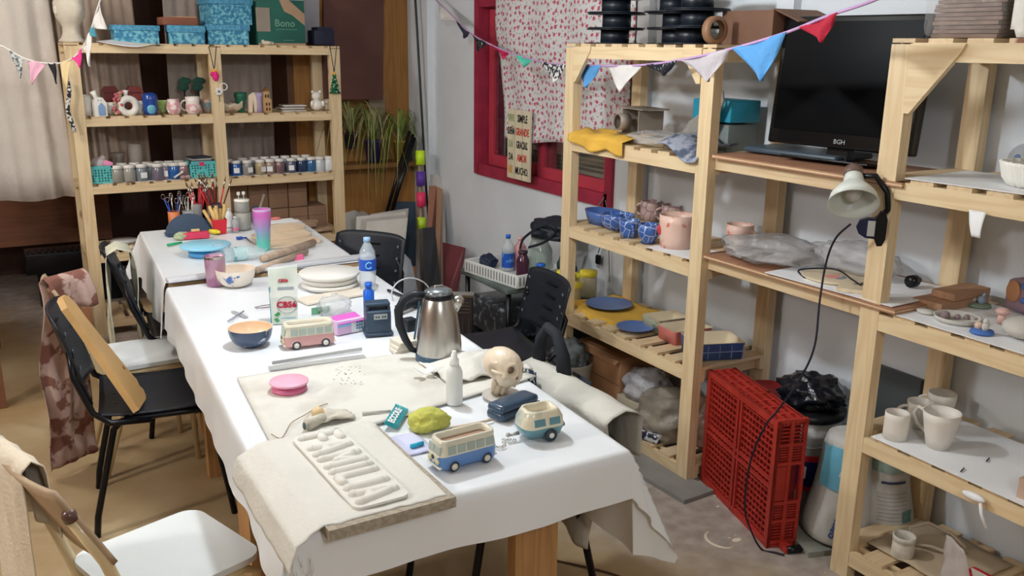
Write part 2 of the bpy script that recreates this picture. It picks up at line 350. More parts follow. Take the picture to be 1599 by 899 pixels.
cord('grey_wire',[at(945,312,x=XW-.02),at(950,340,x=XW-.02),at(951,400,x=XW-.02),at(952,440,x=XW-.02)],.003,'thin grey cord running down the wall below the window corner',GREYC)
cord('hanging_cable',[at(646,-40,x=2.66),at(652,60,x=2.66),at(660,200,x=2.66),at(668,330,x=2.66),at(678,420,x=2.62),at(690,465,x=2.55)],.008,'black cable hanging down the white wall by the back corner')
# ---- curtains behind the left shelf
CUR=mat('beige_curtain',(206,198,190),.9,var=.05,bump=.3,bs=90); CUR2=mat('taupe_curtain',(160,142,128),.9,var=.05,bump=.3,bs=90)
def curtain(x0,x1,y,z0,z1,label,m,folds=7,amp=.035,skew=0):
    def f(u,v):
        x=x0+(x1-x0)*u+skew*(1-v); return (x,y+amp*(.45*math.sin(u*folds*2*PI)+1.3*noise(u*folds*1.3+x0,v*.8))*(.5+.5*(1-v)),z0+(z1-z0)*v+.01*math.sin(u*9)*(1-v))
    return one('curtain',B().sheet(f,folds*10,10,.004),m,label,'curtain')
curtain(-.10,.40,6.05,.78,2.6,'pale curtain panel hanging left of the pine shelf',CUR,5,.03,.06)
curtain(.34,.52,6.10,.80,2.6,'narrow taupe curtain behind the left post of the pine shelf',CUR2,3,.02,.02)
curtain(.5,.86,6.11,.86,2.6,'pale brown sheer curtain behind the painted jars',CUR2,6,.02,.05)
curtain(1.06,1.72,6.11,.86,2.6,'greyish sheer curtain behind the plate stack on the pine shelf',mat('grey_curtain',(148,136,128),.9,var=.05,bump=.3,bs=90),9,.02,-.02)
# dark hanging panel & far corner
one('brown_board',B().box((2.24,5.98,1.87),(.42,.03,1.05),rot=(0,.03,0)),mat('dark_brown_board',(92,56,48),.5,var=.12,vs=3),'large dark brown board hanging in the back corner above the plants','board')
one('cream_grating',B().box((2.44,6.10,1.26),(.12,.02,.22)).box((2.40,6.085,1.2),(.02,.01,.12)),mat('vent_cream',(160,140,118),.6),'small cream panel below the dark brown board','vent')
# low dark furniture at far left
SBT=thing('side_bench','long low brown timber bench in the dark left background','bench',(-.1,7.0,0))
B().box((0,0,.62),(1.6,.5,.5)).done('bench_box',pine('dark_red_timber',(110,66,40),(80,45,28),0,False),SBT)
for sx in (-1,1): B().box((sx*.72,0,.19),(.08,.4,.38)).done('leg',BLACKM,SBT)
kb=thing('black_keyboard_case','black ridged long case lying low in the dark left background','case',(.45,6.55,.0))
B().box((0,0,.30),(.62,.22,.14),bev=.01).box((0,0,.12),(.5,.1,.24)).done('case_body',BLACKM,kb)
for i in range(16): B().box((-.28+i*.037,-.06,.375),(.012,.1,.012)).done('ridge',BLACK,kb)
st=thing('side_table','brown wooden table edge at the far left of the room','table',(-.38,5.2,0))
B().box((0,0,.70),(.72,1.1,.04)).done('tabletop',pine('mid_timber',(120,76,50),(90,55,35),1,False),st)
for sx in (-1,1):
    for sy in (-1,1): B().box((sx*.3,sy*.5,.34),(.05,.05,.68)).done('leg',_m['mid_timber'],st)
jr=thing('glass_jar','clear glass jar standing on the brown table at far left','jar',at(3,238,y=5.4)-Vector((0,0,0)))
jr.location=(-.06,5.3,.72); B().lathe([(.03,0),(.035,.01),(.035,.07),(.028,.08)],16).done('jar_body',GLASS,jr); B().lathe([(.03,.08),(.03,.095)],16).done('lid',PINK,jr)
# ================= SHELVING UNITS
def unit(name,label,loc,rot,xs,D,top,levels,railh,slw,slg,gussets=(),x_over=0.0,post=(.068,.042)):
    t=thing(name,label,'shelving unit',loc,rot)
    L0,L1=xs[0]-post[0]/2,xs[-1]+post[0]/2+x_over; Wd=L1-L0
    pm={}
    for x in xs:
        for y in (post[1]/2,D-post[1]/2):
            if x in xs[1:-1] and y>post[1]: pass
            B().box((x,y,top/2-.008),(post[0],post[1],top-.016)).done('post',PINE,t)
    for z in levels:
        T = z+.0
        for k,y in enumerate((post[1]+.009,D-post[1]-.009)):
            B().box(((L0+L1)/2,y,T-.012-railh/2),(Wd,.018,railh)).done('rail',PINEX,t)
        # front rail flush between the posts
        seg=[(a+post[0]/2,b-post[0]/2) for a,b in zip(xs[:-1],xs[1:])]
        if x_over: seg.append((xs[-1]+post[0]/2,L1))
        for a,b in seg: B().box(((a+b)/2,.011,T-.012-railh/2),(b-a-.002,.021,railh)).done('rail',PINEX,t)
        for x in (xs[0],xs[-1]):
            B().box((x,D/2,T-.012-railh/2),(.02,D-2*post[1]-.04,railh)).done('side_rail',PINEY,t)
        n=int((Wd-.02)/(slw+slg)); g=(Wd-n*slw)/(n-1) if n>1 else 0
        me=None
        for i in range(n):
            x=L0+slw/2+i*(slw+g)
            near=any(abs(x-q)<post[0]/2+slw/2-.002 for q in xs) and z<levels[0]-.01
            if me is None:
                o=B().box((0,0,0),(slw,D-.004,.012)).done('slat',PINEY,t); me=o.data
                ms=B().box((0,post[1]/2,0),(slw,D-post[1]*2-.004,.012)).done('slat',PINEY,t); mes=ms.data
                bpy.data.objects.remove(ms); first=True
            else:
                o=bpy.data.objects.new('slat',me); C.objects.link(o); o.parent=t
            o.location=(x,D/2,T-.006)
            if near: o.data=mes; o.location.y=D/2-post[1]/2
    for (x,sgn,s) in gussets:
        B().prism([(0,0),(s*sgn,0),(s*sgn*.95,-.02),(.02*sgn,-s*1.15),(0,-s*1.15)],-.009,.009,xf((x+sgn*post[0]/2,-.0+.012-.01,top-.014),(PI/2,0,0))).done('corner_brace',PINEX,t)
    return t
LS=unit('pine_shelving','wide pine slatted shelving unit against the back curtains, holding paint jars','x',0,[.475,1.245,1.985],.40,1.695,[1.695,1.29,.905,.50,.10],.042,.075,.022) if False else None
LS=unit('pine_shelving','wide pine slatted shelving unit against the back curtains, holding paint jars',(0,5.65,0),0,[.475,1.245,1.985],.40,1.695,[1.695,1.29,.905,.50,.10],.042,.075,.022)
# unit A: local x = far..near, faces the room (-x)
UA=unit('pine_shelving','narrow pine slatted shelving unit below the floral curtain end, with blue mugs and plates',(2.30,3.475,0),-PI/2,[.034,.935],.42,1.722,[1.722,1.315,.915,.492,.075],.05,.07,.030,((.034,1,.13),(.935,-1,.11)))
UB=unit('pine_shelving','tall pine slatted shelving unit at the right edge, with white mugs and clay pieces',(2.32,1.79,0),-PI/2,[.034,1.10],.42,1.742,[1.742,1.345,.935,.525,.115],.052,.075,.035,((.034,1,.17),))
# plywood boards bridging the two units
for z,lab,x0,x1 in ((1.335,'brown plywood board bridging both pine units under the television',1.69,2.50),(.955,'rough plywood board bridging both pine units under the clamp lamp',1.66,2.52)):
    p=thing('plywood_board',lab,'board',(2.31,x0,z)); 
    for i in range(3): B().box((.20,(x1-x0)/2,-.0045-i*.005),(.40,x1-x0-.002*(i%2),.005)).done('ply_layer',[PLYX,_m['pine_y'],PLYX][i] ,p)
# rail under boards
one('support_batten',B().box((0,0,0),(.02,.76,.045)),PINEY,'pine batten under the upper plywood bridge board','batten',(2.345,2.13,1.297))
one('support_batten',B().box((0,0,0),(.02,.76,.045)),PINEY,'pine batten under the lower plywood bridge board','batten',(2.345,2.13,.917))

def onz(px,py,z): return at(px,py,z=z)
def vessel(prof,m,name,label,cat,loc,inner=None,seg=28,sx=1,sy=1,rot=0,group=None,fn=None):
    t=thing(name,label,cat,loc,rot,group)
    B().lathe(prof,seg,None,sx,sy,fn).done('body',m,t); 
    return t
def cup_prof(r0,r1,h,th=.004,lip=.0):
    o=[(r0*.3,0),(r0,0),(r0+(r1-r0)*.4,h*.35),(r0+(r1-r0)*.8,h*.75),(r1,h)]
    i=[(r1-th,h),(r0+(r1-r0)*.8-th,h*.75),(r0+(r1-r0)*.4-th,h*.35),(r0-th,th),(.0005,th)]
    return [(.0005,0)]+o+i
def bowl_prof(r,h,th=.005,foot=.4):
    o=[(.0005,0),(r*foot,0),(r*foot,h*.06)]; 
    for k in range(1,9):
        a=k/8*PI/2; o.append((r*foot+(r-r*foot)*math.sin(a),h*.06+h*.94*(1-math.cos(a))))
    i=[(p[0]-th,max(p[1],th)+ (0 if j else 0)) for j,p in enumerate(o[::-1][:-2])]
    return o+i+[(.0005,th*1.5)]
def handle(r,h,m,parent,ang=0,w=.005,out=.03,z0=.2,z1=.8,taper=0):
    pts=[]
    for k in range(9):
        a=-PI/2+PI*k/8; pts.append(((r-.002+out*math.cos(a))*1,0,h*(z0+z1)/2+h*(z1-z0)/2*math.sin(a)))
    b=B().tube(pts,w,8); o=b.done('handle',m,parent); o.rotation_euler=(0,0,ang); return o
def mug(label,loc,r,h,m,ang=0,r1=None,inner=None,group=None,deco=None):
    t=thing('mug',label,'mug',loc,0,group)
    B().lathe(cup_prof(r,r1 or r,h),28).done('cup',m,t); handle(r1 or r,h,m,t,ang,w=.005)
    return t

# ---- left shelf, top (z 1.695)
ZT=1.695
FY=5.66
def atF(px,z,dy=.12,e=.0012): # point on a left-shelf board at depth dy behind the front, by photo column
    y=5.65+dy; p=at(px,100,y=y)
    # refine: column at height z
    for _ in range(3):
        d=ray(px,449.5-( (z-CH)/1)*0); 
        # solve along vertical in image: find py where z matches
        lo,hi=-400,900
        for _i in range(30):
            mid=(lo+hi)/2
            if at(px,mid,y=y).z>z: lo=mid
            else: hi=mid
        p=at(px,(lo+hi)/2,y=y)
    p.z=z+e; return p
# styrofoam head
hd=thing('mannequin_head','cream styrofoam mannequin head on top of the left pine shelf','mannequin head',atF(113,ZT,.14),.35); hd.scale=(1,1,.86)
hb=B()
prof=[(.075,0),(.078,.012),(.06,.03),(.05,.06),(.05,.10),(.062,.125),(.082,.16),(.09,.21),(.088,.25),(.07,.29),(.035,.315),(.001,.322)]
def hfn(a,k,r,z):
    c=math.cos(a-PI*1.5)
    if .11<z<.3: 
        r=r*(1+.10*max(0,c)**2)
        if abs(z-.21)<.02 and c>.97: r+=.016
    return (r,z)
hb.lathe(prof,32,None,.86,1.05,hfn); hb.done('head_form',mat('styrofoam',(214,206,190),.8,bump=.3,bs=150),hd)
B().lathe([(.008,0),(.016,.012),(.009,.05),(.002,.062)],10,xf((0,-.098,.185),(-.2,0,0))).done('nose',_m['styrofoam'],hd)
for s in (-1,1): B().ball((s*.03,-.082,.225),(.017,.008,.01),12).done('eye',_m['styrofoam'],hd); B().ball((s*.074,0,.20),(.010,.02,.03),10).done('ear',_m['styrofoam'],hd)
B().ball((0,-.09,.165),(.022,.008,.007),12).done('mouth',_m['styrofoam'],hd)
PAT=mat('blue_pattern_paper',(44,120,160),.6,rgb2=(120,190,205),vs=55,v2=(.44,.6)); PATL=mat('blue_pattern_lid',(86,160,190),.6,rgb2=(60,130,170),vs=70,v2=(.4,.6)); NAVY=mat('navy_box_side',(22,40,80),.6)
def pbox(label,px,z,w,d,h,lidh,rot=0,dy=.05,grp='blue patterned boxes on the left shelf'):
    p=atF(px,z,dy); t=thing('storage_box',label,'box',p+Vector((0,d/2,0)),rot,grp)
    B().prism([(-w/2*.97,-d/2*.97),(w/2*.97,-d/2*.97),(w/2*.97,d/2*.97),(-w/2*.97,d/2*.97)],0,h-lidh*.5,None).done('box_body',PAT,t)
    B().box((0,0,h-lidh/2),(w*1.04,d*1.04,lidh),bev=.003).done('lid',PATL,t); return t
pbox('low blue patterned gift box, leftmost on top of the pine shelf',215,ZT,.245,.17,.10,.03)
pbox('low blue patterned gift box with a brown box lying on its lid',295,ZT,.205,.17,.105,.04,-.1)
pbox('blue patterned storage box at the bottom of the stack of two',360,ZT,.245,.2,.115,.035,-.08)
pbox('blue patterned storage box on top of the stack of two',360,ZT+.116,.255,.22,.145,.03,.1)
p=atF(281,ZT+.106,.08); bb=thing('brown_box','flat brown cardboard box lying on the low blue box','box',p+Vector((0,.07,0)),.08)
B().box((0,0,.022),(.20,.13,.044),bev=.002).done('box_body',mat('kraft_brown',(140,86,66),.7),bb); B().box((.04,-.0,.047),(.12,.1,.006)).done('cream_lid',mat('kraft_light',(190,150,112),.7),bb,label='pale lid flap') if False else B().box((.04,0,.047),(.12,.1,.006)).done('lid_flap',mat('kraft_light',(190,150,112),.7),bb)
# curled paper sheets
p=atF(200,ZT+.002,.03)
one('paper_sheets',B().sheet(lambda u,v:(-.16+.34*u,.0-.06*v*math.sin(u*PI)+.10*(1-v),.004+.012*math.sin(u*5)-.035*v*max(0,math.sin(u*PI*1.2))),14,6,.002),PAPER,'curled white paper sheets hanging over the top edge beside the leftmost blue box','paper',p+Vector((0,-.04,0)))
# green and white carton
p=atF(440,ZT,.06); gb=thing('green_carton','green printed cardboard carton with taped flaps on top of the pine shelf','box',p+Vector((0,.11,0)),.05)
CG=mat('carton_green',(34,96,84),.6,var=.15); CK=mat('carton_kraft',(176,146,118),.7)
B().box((0,0,.135),(.30,.22,.27),bev=.002).done('carton_body',CG,gb); B().box((.0,-.111,.005),(.30,.003,.016)).done('bottom_edge',CK,gb)
B().box((-.115,-.112,.15),(.085,.003,.14)).done('label_panel',mat('panel_grey',(150,140,128),.7),gb)
B().prism([(-.01,.27),(.05,.27),(.148,.19),(.148,.12),(.07,.18),(.02,.20)],-.001,.003,xf((0,-.111,0),(PI/2,0,0))).done('packing_tape',CK,gb)
CL=mat('carton_letter',(110,160,140),.6); text('Bono',.06,CL,gb,(.02,-.1135,.13),(PI/2,0,0),bold=.001); B().box((.03,-.112,.095),(.14,.002,.003)).done('underline',CL,gb); B().box((.04,-.112,.03),(.07,.002,.003)).done('small_print',CL,gb)
B().box((-.0,-.0,.29),(.30,.20,.04),rot=(.1,0,0)).done('top_flap',mat('carton_white',(200,198,200),.7),gb)
p=atF(497,ZT,.15); wpn=one('grey_board',B().box((0,0,.22),(.14,.012,.40),rot=(.06,0,.1)),mat('grey_panel',(160,158,164),.6),'pale grey board leaning behind the green carton','board',p+Vector((-.02,.1,0)))
one('dark_blue_box',B().box((0,0,.05),(.13,.14,.09),bev=.004).box((.01,0,.105),(.1,.12,.02)),mat('dark_navy',(26,32,56),.6),'dark navy bag at the right end of the top shelf','bag',atF(508,ZT,.12)+Vector((-.02,.02,0)))
one('clay_bits',B().ball((0,0,.012),(.03,.02,.014)).ball((.03,.01,.01),(.018,.015,.012)).ball((-.02,.01,.02),(.012,.012,.012)),mat('pale_clay',(212,200,180),.8),'small pale clay lump in front of the green carton','clay piece',atF(417,ZT,.03))
# ---- shelf 2 (z 1.29): ceramics
Z2=1.29
LILAC=mat('lilac_glaze',(170,156,190),.35); DKG=mat('dark_green_glaze',(40,110,84),.35); TERR=mat('terracotta_red',(130,54,52),.6); KRAFT=mat('birch_wood',(196,160,112),.6); PINKW=mat('pink_white_glaze',(216,160,166),.35,rgb2=(236,226,222),vs=30,v2=(.45,.55)); LB=mat('pale_blue_glaze',(130,160,200),.35)
m1=mug('white mug with small blue flower, leftmost on the ceramics shelf',atF(138,Z2,.12),.042,.115,WHITE,2.5); B().ball((.03,-.032,.06),(.012,.004,.014)).done('flower',BLUE,m1)
hs=thing('house_figure','white house shaped ceramic with a blue front and bent chimney','ceramic house',atF(157,Z2,.04),.1)
B().prism([(-.034,0),(.034,0),(.034,.075),(.014,.105),(-.012,.108),(-.034,.085)],-.025,.025,xf((0,0,0),(PI/2,0,0))).done('house_body',WHITE,hs); B().prism([(-.018,0),(.018,0),(.018,.05),(0,.072),(-.018,.05)],-.004,.004,xf((.005,-.027,.006),(PI/2,0,0))).done('front_panel',LB,hs)
B().tube([(-.01,.0,.09),(-.02,0,.12),(-.03,0,.14)],.012,10,rs=[.016,.013,.02]).done('chimney',WHITE,hs)
for s in(-1,1): B().ball((s*.008-.002,-.027,.09),(.003,.002,.004),8).done('dot',LB,hs)
one('small_bowl',B().lathe(bowl_prof(.045,.07),24),WHITE,'small plain white bowl beside the blue-fronted ceramic house','bowl',atF(176,Z2,.13))
rc=thing('red_house','dark red wooden cut-out house standing behind the white vase','ornament',atF(175,Z2,.3))
B().box((-.03,0,.06),(.012,.02,.12)).done('post',TERR,rc); B().box((.03,0,.06),(.012,.02,.12)).done('post',TERR,rc); B().box((0,0,.08),(.05,.012,.08)).done('wall_block',TERR,rc); B().prism([(-.052,0),(.052,0),(.03,.035),(-.03,.035)],-.02,.02,xf((0,0,.12),(PI/2,0,0))).done('roof',TERR,rc)
rc2=dup(rc,atF(213,Z2,.3),label='dark red cut-out house, second from the left behind the ceramics')
fb=thing('flower_cluster','pink and beige ceramic flower bunch leaning on the white ring vase','ornament',atF(184,Z2,.06))
for i in range(26): 
    B().ball((rnd.uniform(-.022,.022)+.012*(i/26),rnd.uniform(-.012,.012),.012+i*.0048),.0095,8).done('bloom',mat('rose_glaze',(196,106,116),.5) if i%3 else mat('beige_glaze',(190,160,130),.5),fb)
rv=thing('ring_vase','white ring shaped vase with an open centre','vase',atF(202,Z2,.07),.1)
B().tube([(.042*math.cos(a)*1,0,.052+.042*math.sin(a)) for a in [2*PI*k/20 for k in range(20)]],.02,12,True).done('ring_body',WHITE,rv)
B().lathe([(.013,.1),(.011,.12),(.018,.142),(.015,.142),(.009,.12)],16,xf((-.01,0,0))).done('neck',WHITE,rv)
one('cup',B().lathe(cup_prof(.03,.04,.075),24),WHITE,'plain white cup behind the blue mug','cup',atF(222,Z2,.14))
bm=thing('mug','glossy blue mug with a pale blue front and two pink side handles','mug',atF(236,Z2,.06))
B().lathe([(.0005,0),(.036,0),(.043,.03),(.04,.062),(.044,.085),(.042,.112),(.03,.125),(.026,.125),(.036,.11),(.034,.01),(.0005,.008)],28).done('cup',mat('deep_blue_glaze',(24,68,150),.25,coat=.5),bm)
B().ball((0,-.03,.035),(.026,.016,.032)).done('front_patch',mat('cyan_glaze',(104,180,206),.3),bm)
one('dish',B().lathe(bowl_prof(.045,.075),24),mat('lime_glaze',(170,200,110),.35,rgb2=(220,226,200),vs=20),'lime green dish standing behind the pink floral pot','dish',atF(257,Z2,.16))
pf=thing('floral_pot','small round pot with pink and white relief flowers','pot',atF(272,Z2,.06)); B().lathe([(.0005,0),(.03,0),(.042,.03),(.04,.06),(.03,.078),(.034,.088),(.03,.088),(.026,.078),(.03,.02),(.0005,.01)],24).done('pot_body',PINKW,pf)
for i in range(5): B().ball((.03*math.cos(i-2.6),.033*math.sin(i-2.6),.02+.012*i),(.012,.008,.012),10).done('flower',WHITE,pf)
km=mug('white and pink mug with a thick side handle beside the hanging pink ornament',atF(302,Z2,.07),.034,.10,mat('milk_glaze',(232,224,216),.3,coat=.4),PI,r1=.042); B().lathe([(.036,.0),(.043,.02),(.042,.045),(.036,.05)],24,xf((0,0,.01)),cap=False).done('pink_band',PINKW,km)
one('cup',B().lathe(cup_prof(.03,.045,.08),24),mat('peach_glaze',(206,160,134),.4,rgb2=(120,150,160),vs=25),'peach and grey patterned cup right of the white and pink mug','cup',atF(325,Z2,.13))
for (px,lb) in ((290,'dark green round tree ornament hanging behind the pink mug'),(312,'dark green second tree ornament hanging beside the first')):
    tr=thing('tree_ornament',lb,'ornament',atF(px,Z2+.012,.33)); B().cyl((0,0,0),(0,0,.12),.006).done('stem',BLACK,tr); B().ball((0,0,.15),(.028,.008,.045)).ball((.008,0,.17),(.04,.008,.022)).ball((-.005,0,.13),(.036,.008,.02)).done('crown',mat('dark_green_felt',(40,84,72),.8),tr)
def boat(px,z,lab): return one('wavy_dish',B().sheet(lambda u,v:((u-.5)*.14,(v-.5)*.09*math.sin(PI*min(max(u,.08),.92)),.012+.04*abs(2*v-1)**2+.015*abs(2*u-1)+.006*math.sin(u*14)),18,8,.004),CREAM,lab,'dish',atF(px,z,.07))
boat(361,Z2,'shell shaped beige dish with wavy rim')
gv=vessel([(.0005,0),(.022,0),(.018,.02),(.03,.06),(.04,.10),(.038,.12),(.034,.12),(.03,.06),(.0005,.02)],DKG,'fluted_vase','dark green fluted vase behind the beige dish','vase',atF(377,Z2,.1))
one('letter_figure',B().prism([(-.025,0),(.0,0),(.005,.08),(.012,0),(.03,0),(.028,.12),(.006,.12),(-.02,.10)],-.012,.012,xf((0,0,0),(PI/2,0,0))),CREAM,'cream flat abstract ceramic figure beside the green vase','figure',atF(394,Z2,.08))
vessel([(.0005,0),(.022,0),(.014,.05),(.02,.09),(.028,.12),(.024,.12),(.012,.05),(.0005,.01)],LILAC,'slim_vase','slim lilac vase with small handles','vase',atF(406,Z2,.07))
wh=thing('wooden_house','tall narrow wooden house with cut-out windows','ornament',atF(418,Z2,.05),.1)
B().box((0,0,.04),(.045,.03,.08)).box((-.005,0,.105),(.032,.03,.05)).done('house_body',KRAFT,wh); B().prism([(-.024,0),(.024,0),(0,.022)],-.02,.02,xf((-.005,0,.13),(PI/2,0,0))).done('roof',mat('brown_roof',(130,86,56),.6),wh)
for (a,b) in ((-.01,.02),(.008,.02),(-.01,.05),(.008,.05),(-.014,.1),(.002,.1)): B().box((a,-.0155,b),(.009,.003,.018)).done('window',mat('brown_dark',(74,48,34),.6),wh)
for i in range(5): 
    q=atF(457,Z2,.11); q.z+= i*.008; one('square_plate',B().box((0,0,.003),(.15-.01*(i%2),.13,.006),rot=(0,0,0),bev=.002),[WHITE,mat('plate_grey',(150,140,140),.4)][i%2],['bottom','second','middle','fourth','top'][i]+' flat square plate of the stack on the ceramics shelf','plate',q+Vector((rnd.uniform(-.01,.01),.02,0)),(0,0,rnd.uniform(-.1,.1)),'square plates')
be=thing('bear_figure','glossy white sitting bear figurine beside the plate stack','figurine',atF(495,Z2,.10)); B().ball((0,0,.036),(.042,.036,.036)).done('body',WHITE,be); B().ball((0,0,.092),(.031,.028,.028)).done('head',WHITE,be)
for s in(-1,1): B().ball((s*.024,0,.118),.011,10).done('ear',WHITE,be); B().ball((s*.036,-.02,.045),(.012,.012,.02),10).done('arm',WHITE,be)
one('clay_figures',B().box((0,0,.035),(.05,.03,.07),bev=.008).ball((-.01,-.012,.05),.014).ball((.016,-.01,.03),.01),CREAM,'beige relief block standing behind the last post','figurine',atF(512,Z2,.14))
# hanging ornaments
def pend(px,py,lab,build):
    p=at(px,py,y=5.632); t=thing('hanging_ornament',lab,'ornament',p)
    top=at(px,72,y=5.632)-p
    B().tube([(0,0,.02),(-.022,0,top.z)],.0025,5).done('loop_left',BLACK,t); B().tube([(0,0,.02),(.022,0,top.z)],.0025,5).done('loop_right',BLACK,t); build(t)
def pineapple(t):
    for i in range(10): B().ball((rnd.uniform(-.014,.014),-.004,-.03+i*.0035),.014,8).done('bead',mat('magenta_bead',(226,30,130),.4),t)
    B().prism([(-.022,0),(.022,0),(.02,.03),(.008,.014),(0,.034),(-.008,.014),(-.02,.03)],-.004,.004,xf((0,-.004,.0),(PI/2,0,0))).done('crown',mat('gold_foil',(226,170,50),.4),t)
pend(335,115,'magenta beaded pineapple ornament hanging on the middle post',pineapple)
def xmas(t):
    for i in range(5):
        B().lathe([(.042-.007*i,0),(.012,.03)],12,xf((0,-.0,-.11+i*.022),(0,0,0),(1,.3,1))).done('tier',mat('glitter_green',(30,110,70),.5,var=.4,vs=60),t)
    for i in range(9): B().ball((rnd.uniform(-.025,.025),-.014,-.1+i*.011),.004,6).done('bead',WHITE,t)
    B().ball((0,0,.012),(.01,.006,.012),8).done('star',_m['gold_foil'],t)
pend(522,118,'green beaded christmas tree ornament hanging on the right post',xmas)
fl=thing('flower_ornament','white clay flower with a ring on the middle post','ornament',at(342,143,y=5.63))
for k in range(6): B().ball((.015*math.cos(k*PI/3),0,.015*math.sin(k*PI/3)),(.010,.006,.010),10).done('petal',WHITE,fl)
B().ball((0,-.005,0),.006,8).done('centre',mat('grey_bead',(110,110,110),.5),fl); B().tube([(.03+.02*math.cos(a),0,.028+.02*math.sin(a)) for a in [2*PI*k/16 for k in range(16)]],.0035,6,True).done('ring',WHITE,fl)
B().tube([(.0,0,-.01),(.002,0,-.06)],.002,5).done('string',BLACK,fl)
# ---- shelf 3 (z .905): paint jars and baskets
Z3=.905
one('shelf_paper',B().box((0,0,.001),(.52,.30,.002)),PAPER,'white paper liner under the grey paint jars','paper',(.83,5.83,Z3))
one('shelf_paper',B().box((0,0,.001),(.64,.30,.002)),PAPER,'white paper liner under the blue paint jars','paper',(1.62,5.83,Z3))
JG=mat('jar_glass',(210,218,218),.08,trans=.6,alpha=.45)
def jar(px,dy,r,h,col,label,lid=(230,228,222),lb=False,grp='paint jars with white lids'):
    t=thing('paint_jar',label,'jar',atF(px,Z3+.002,dy),rnd.uniform(-.4,.4),grp)
    B().lathe([(.0005,0),(r*.9,0),(r,.006),(r,h*.62),(r*.82,h*.78),(r*.8,h*.82)],20).done('jar_body',mat('paint_%d_%d_%d'%col,col,.15,var=.05,coat=.6),t)
    B().lathe([(r*.86,h*.80),(r*.88,h*.81),(r*.88,h*.97),(r*.8,h),(.0005,h)],20).done('lid',mat('lid_white',lid,.4),t)
    if lb: B().box((0,-r-.0005,h*.36),(r*1.0,.002,h*.34)).done('label',PAPER,t)
    return t
GR=(150,148,140)
cols=[(184,.05,(150,148,140),0),(203,.05,(156,155,148),0),(222,.06,(120,132,140),1),(238,.10,(130,140,142),0),(247,.05,(112,106,122),0),(257,.08,(138,120,136),1),(273,.06,(30,92,160),0),(287,.06,(140,110,112),0)]
pos=['first','second','third','fourth','fifth','sixth','seventh','eighth','ninth','tenth','eleventh','twelfth']
cn=['pale grey','light grey','slate grey','greenish grey','purple grey','mauve','bright blue','dusty pink']
for i,(px,dy,c,lb) in enumerate(cols): jar(px,dy,.037,.098,c,'paint jar of %s glaze, %s jar from the left basket'%(cn[i],pos[i]),lb=lb)
for i,px in enumerate((192,212,232,250,266,281)): jar(px,.15,.034,.098,(128,126,122),'grey paint jar in the back row, %s behind the left jars'%pos[i])
cols=[(357,.13,(110,80,90),0,'dull purple'),(369,.06,(36,92,170),1,'royal blue'),(387,.055,(140,138,134),1,'cloudy grey'),(407,.055,(168,152,120),1,'sandy yellow'),(422,.055,(150,128,112),1,'tan'),(437,.055,(122,96,100),0,'rosy brown'),(455,.055,(92,94,116),1,'slate violet'),(471,.06,(38,56,92),0,'dark navy'),(486,.06,(50,104,152),0,'steel blue'),(499,.06,(206,214,220),0,'pale white'),(514,.06,(220,226,228),0,'clear white')]
for i,(px,dy,c,lb,n) in enumerate(cols): jar(px,dy,.034,.092,c,'paint jar of %s glaze on the right half of the jar shelf'%n,lb=lb)
for i,px in enumerate((380,398,414,430,446,462,478)): jar(px,.16,.033,.096,(110,108,112),'dim paint jar in the back row, %s behind the right jars'%pos[i])
for k,(px,lb) in enumerate(((255,'dark lidded'),(238,'black lidded'),(460,'round black lidded'),(452,'flat black lidded'))):
    pass
for i,px in enumerate((286,294)): one('clay_lump',B().ball((0,0,.012),(.018,.012,.012)),mat('dusty_rose',(180,150,150),.5),['left','right'][i]+' small pinkish lump in front of the dusty pink jar','clay piece',atF(px,Z3+.002,.02))
one('paint_tube',B().cyl((-.022,0,.012),(.022,-.002,.04),.006,seg=8).ball((.026,-.002,.044),.008),WHITE,'small white tube leaning on the bright blue jar','tube',atF(278,Z3+.002,.012))
def basket(px,w,lab,dy=.03):
    t=thing('plastic_basket',lab,'basket',atF(px,Z3+.002,dy)+Vector((0,.07,0)),0,'teal baskets')
    h=.095
    for (c,d) in (((0,-.07,h/2),(w,.004,h)),((0,.07,h/2),(w,.004,h)),((-w/2,0,h/2),(.004,.14,h)),((w/2,0,h/2),(.004,.14,h)),((0,0,.002),(w,.14,.004))): B().box(c,d).done('panel',TEAL,t)
    B().box((0,-.071,h),(w+.008,.008,.01)).box((0,.071,h),(w+.008,.008,.01)).box((-w/2,0,h),(.008,.15,.01)).box((w/2,0,h),(.008,.15,.01)).done('rim',TEAL,t)
    hb=B()
    for i in range(int(w/.016)):
        for j in range(5): 
            if rnd.random()<.7: hb.ball((-w/2+.012+i*.016,-.0725,.015+j*.015),(.0045,.0012,.0055),6)
    tag(hb.done('holes',mat('teal_dark',(30,92,96),.7),t),None,None,kind='stuff')
    return t
b1=basket(160,.115,'small teal perforated basket beside the left post'); b2=basket(319,.155,'wider teal perforated basket against the middle post')
one('crumpled_bag',B().ball((0,0,.055),(.05,.045,.045)).ball((-.025,0,.045),(.025,.03,.03)).ball((.02,0,.09),(.018,.02,.02)),mat('grey_plastic_film',(176,168,170),.4,bump=1,bs=20),'grey crumpled packet sticking out of the small teal basket','packet',atF(157,Z3+.05,.09)+Vector((0,0,0)))
one('pink_packet',B().box((0,0,.02),(.05,.03,.035),rot=(0,.4,0),bev=.006),PINK,'pink packet on the rim of the small teal basket','packet',atF(169,Z3+.09,.06))
for i in range(3): one('notebook',B().box((0,0,.005),(.12,.11,.008)),[mat('slate_cover',(90,92,104),.5),mat('cream_cover',(190,184,176),.5),mat('dark_cover',(50,56,72),.5)][i],['lowest','middle','top'][i]+' thin notebook lying on the wide teal basket','notebook',atF(312,Z3+.098+i*.009,.08)+Vector((0,.02,0)),(0,0,.1*i),'notebooks')
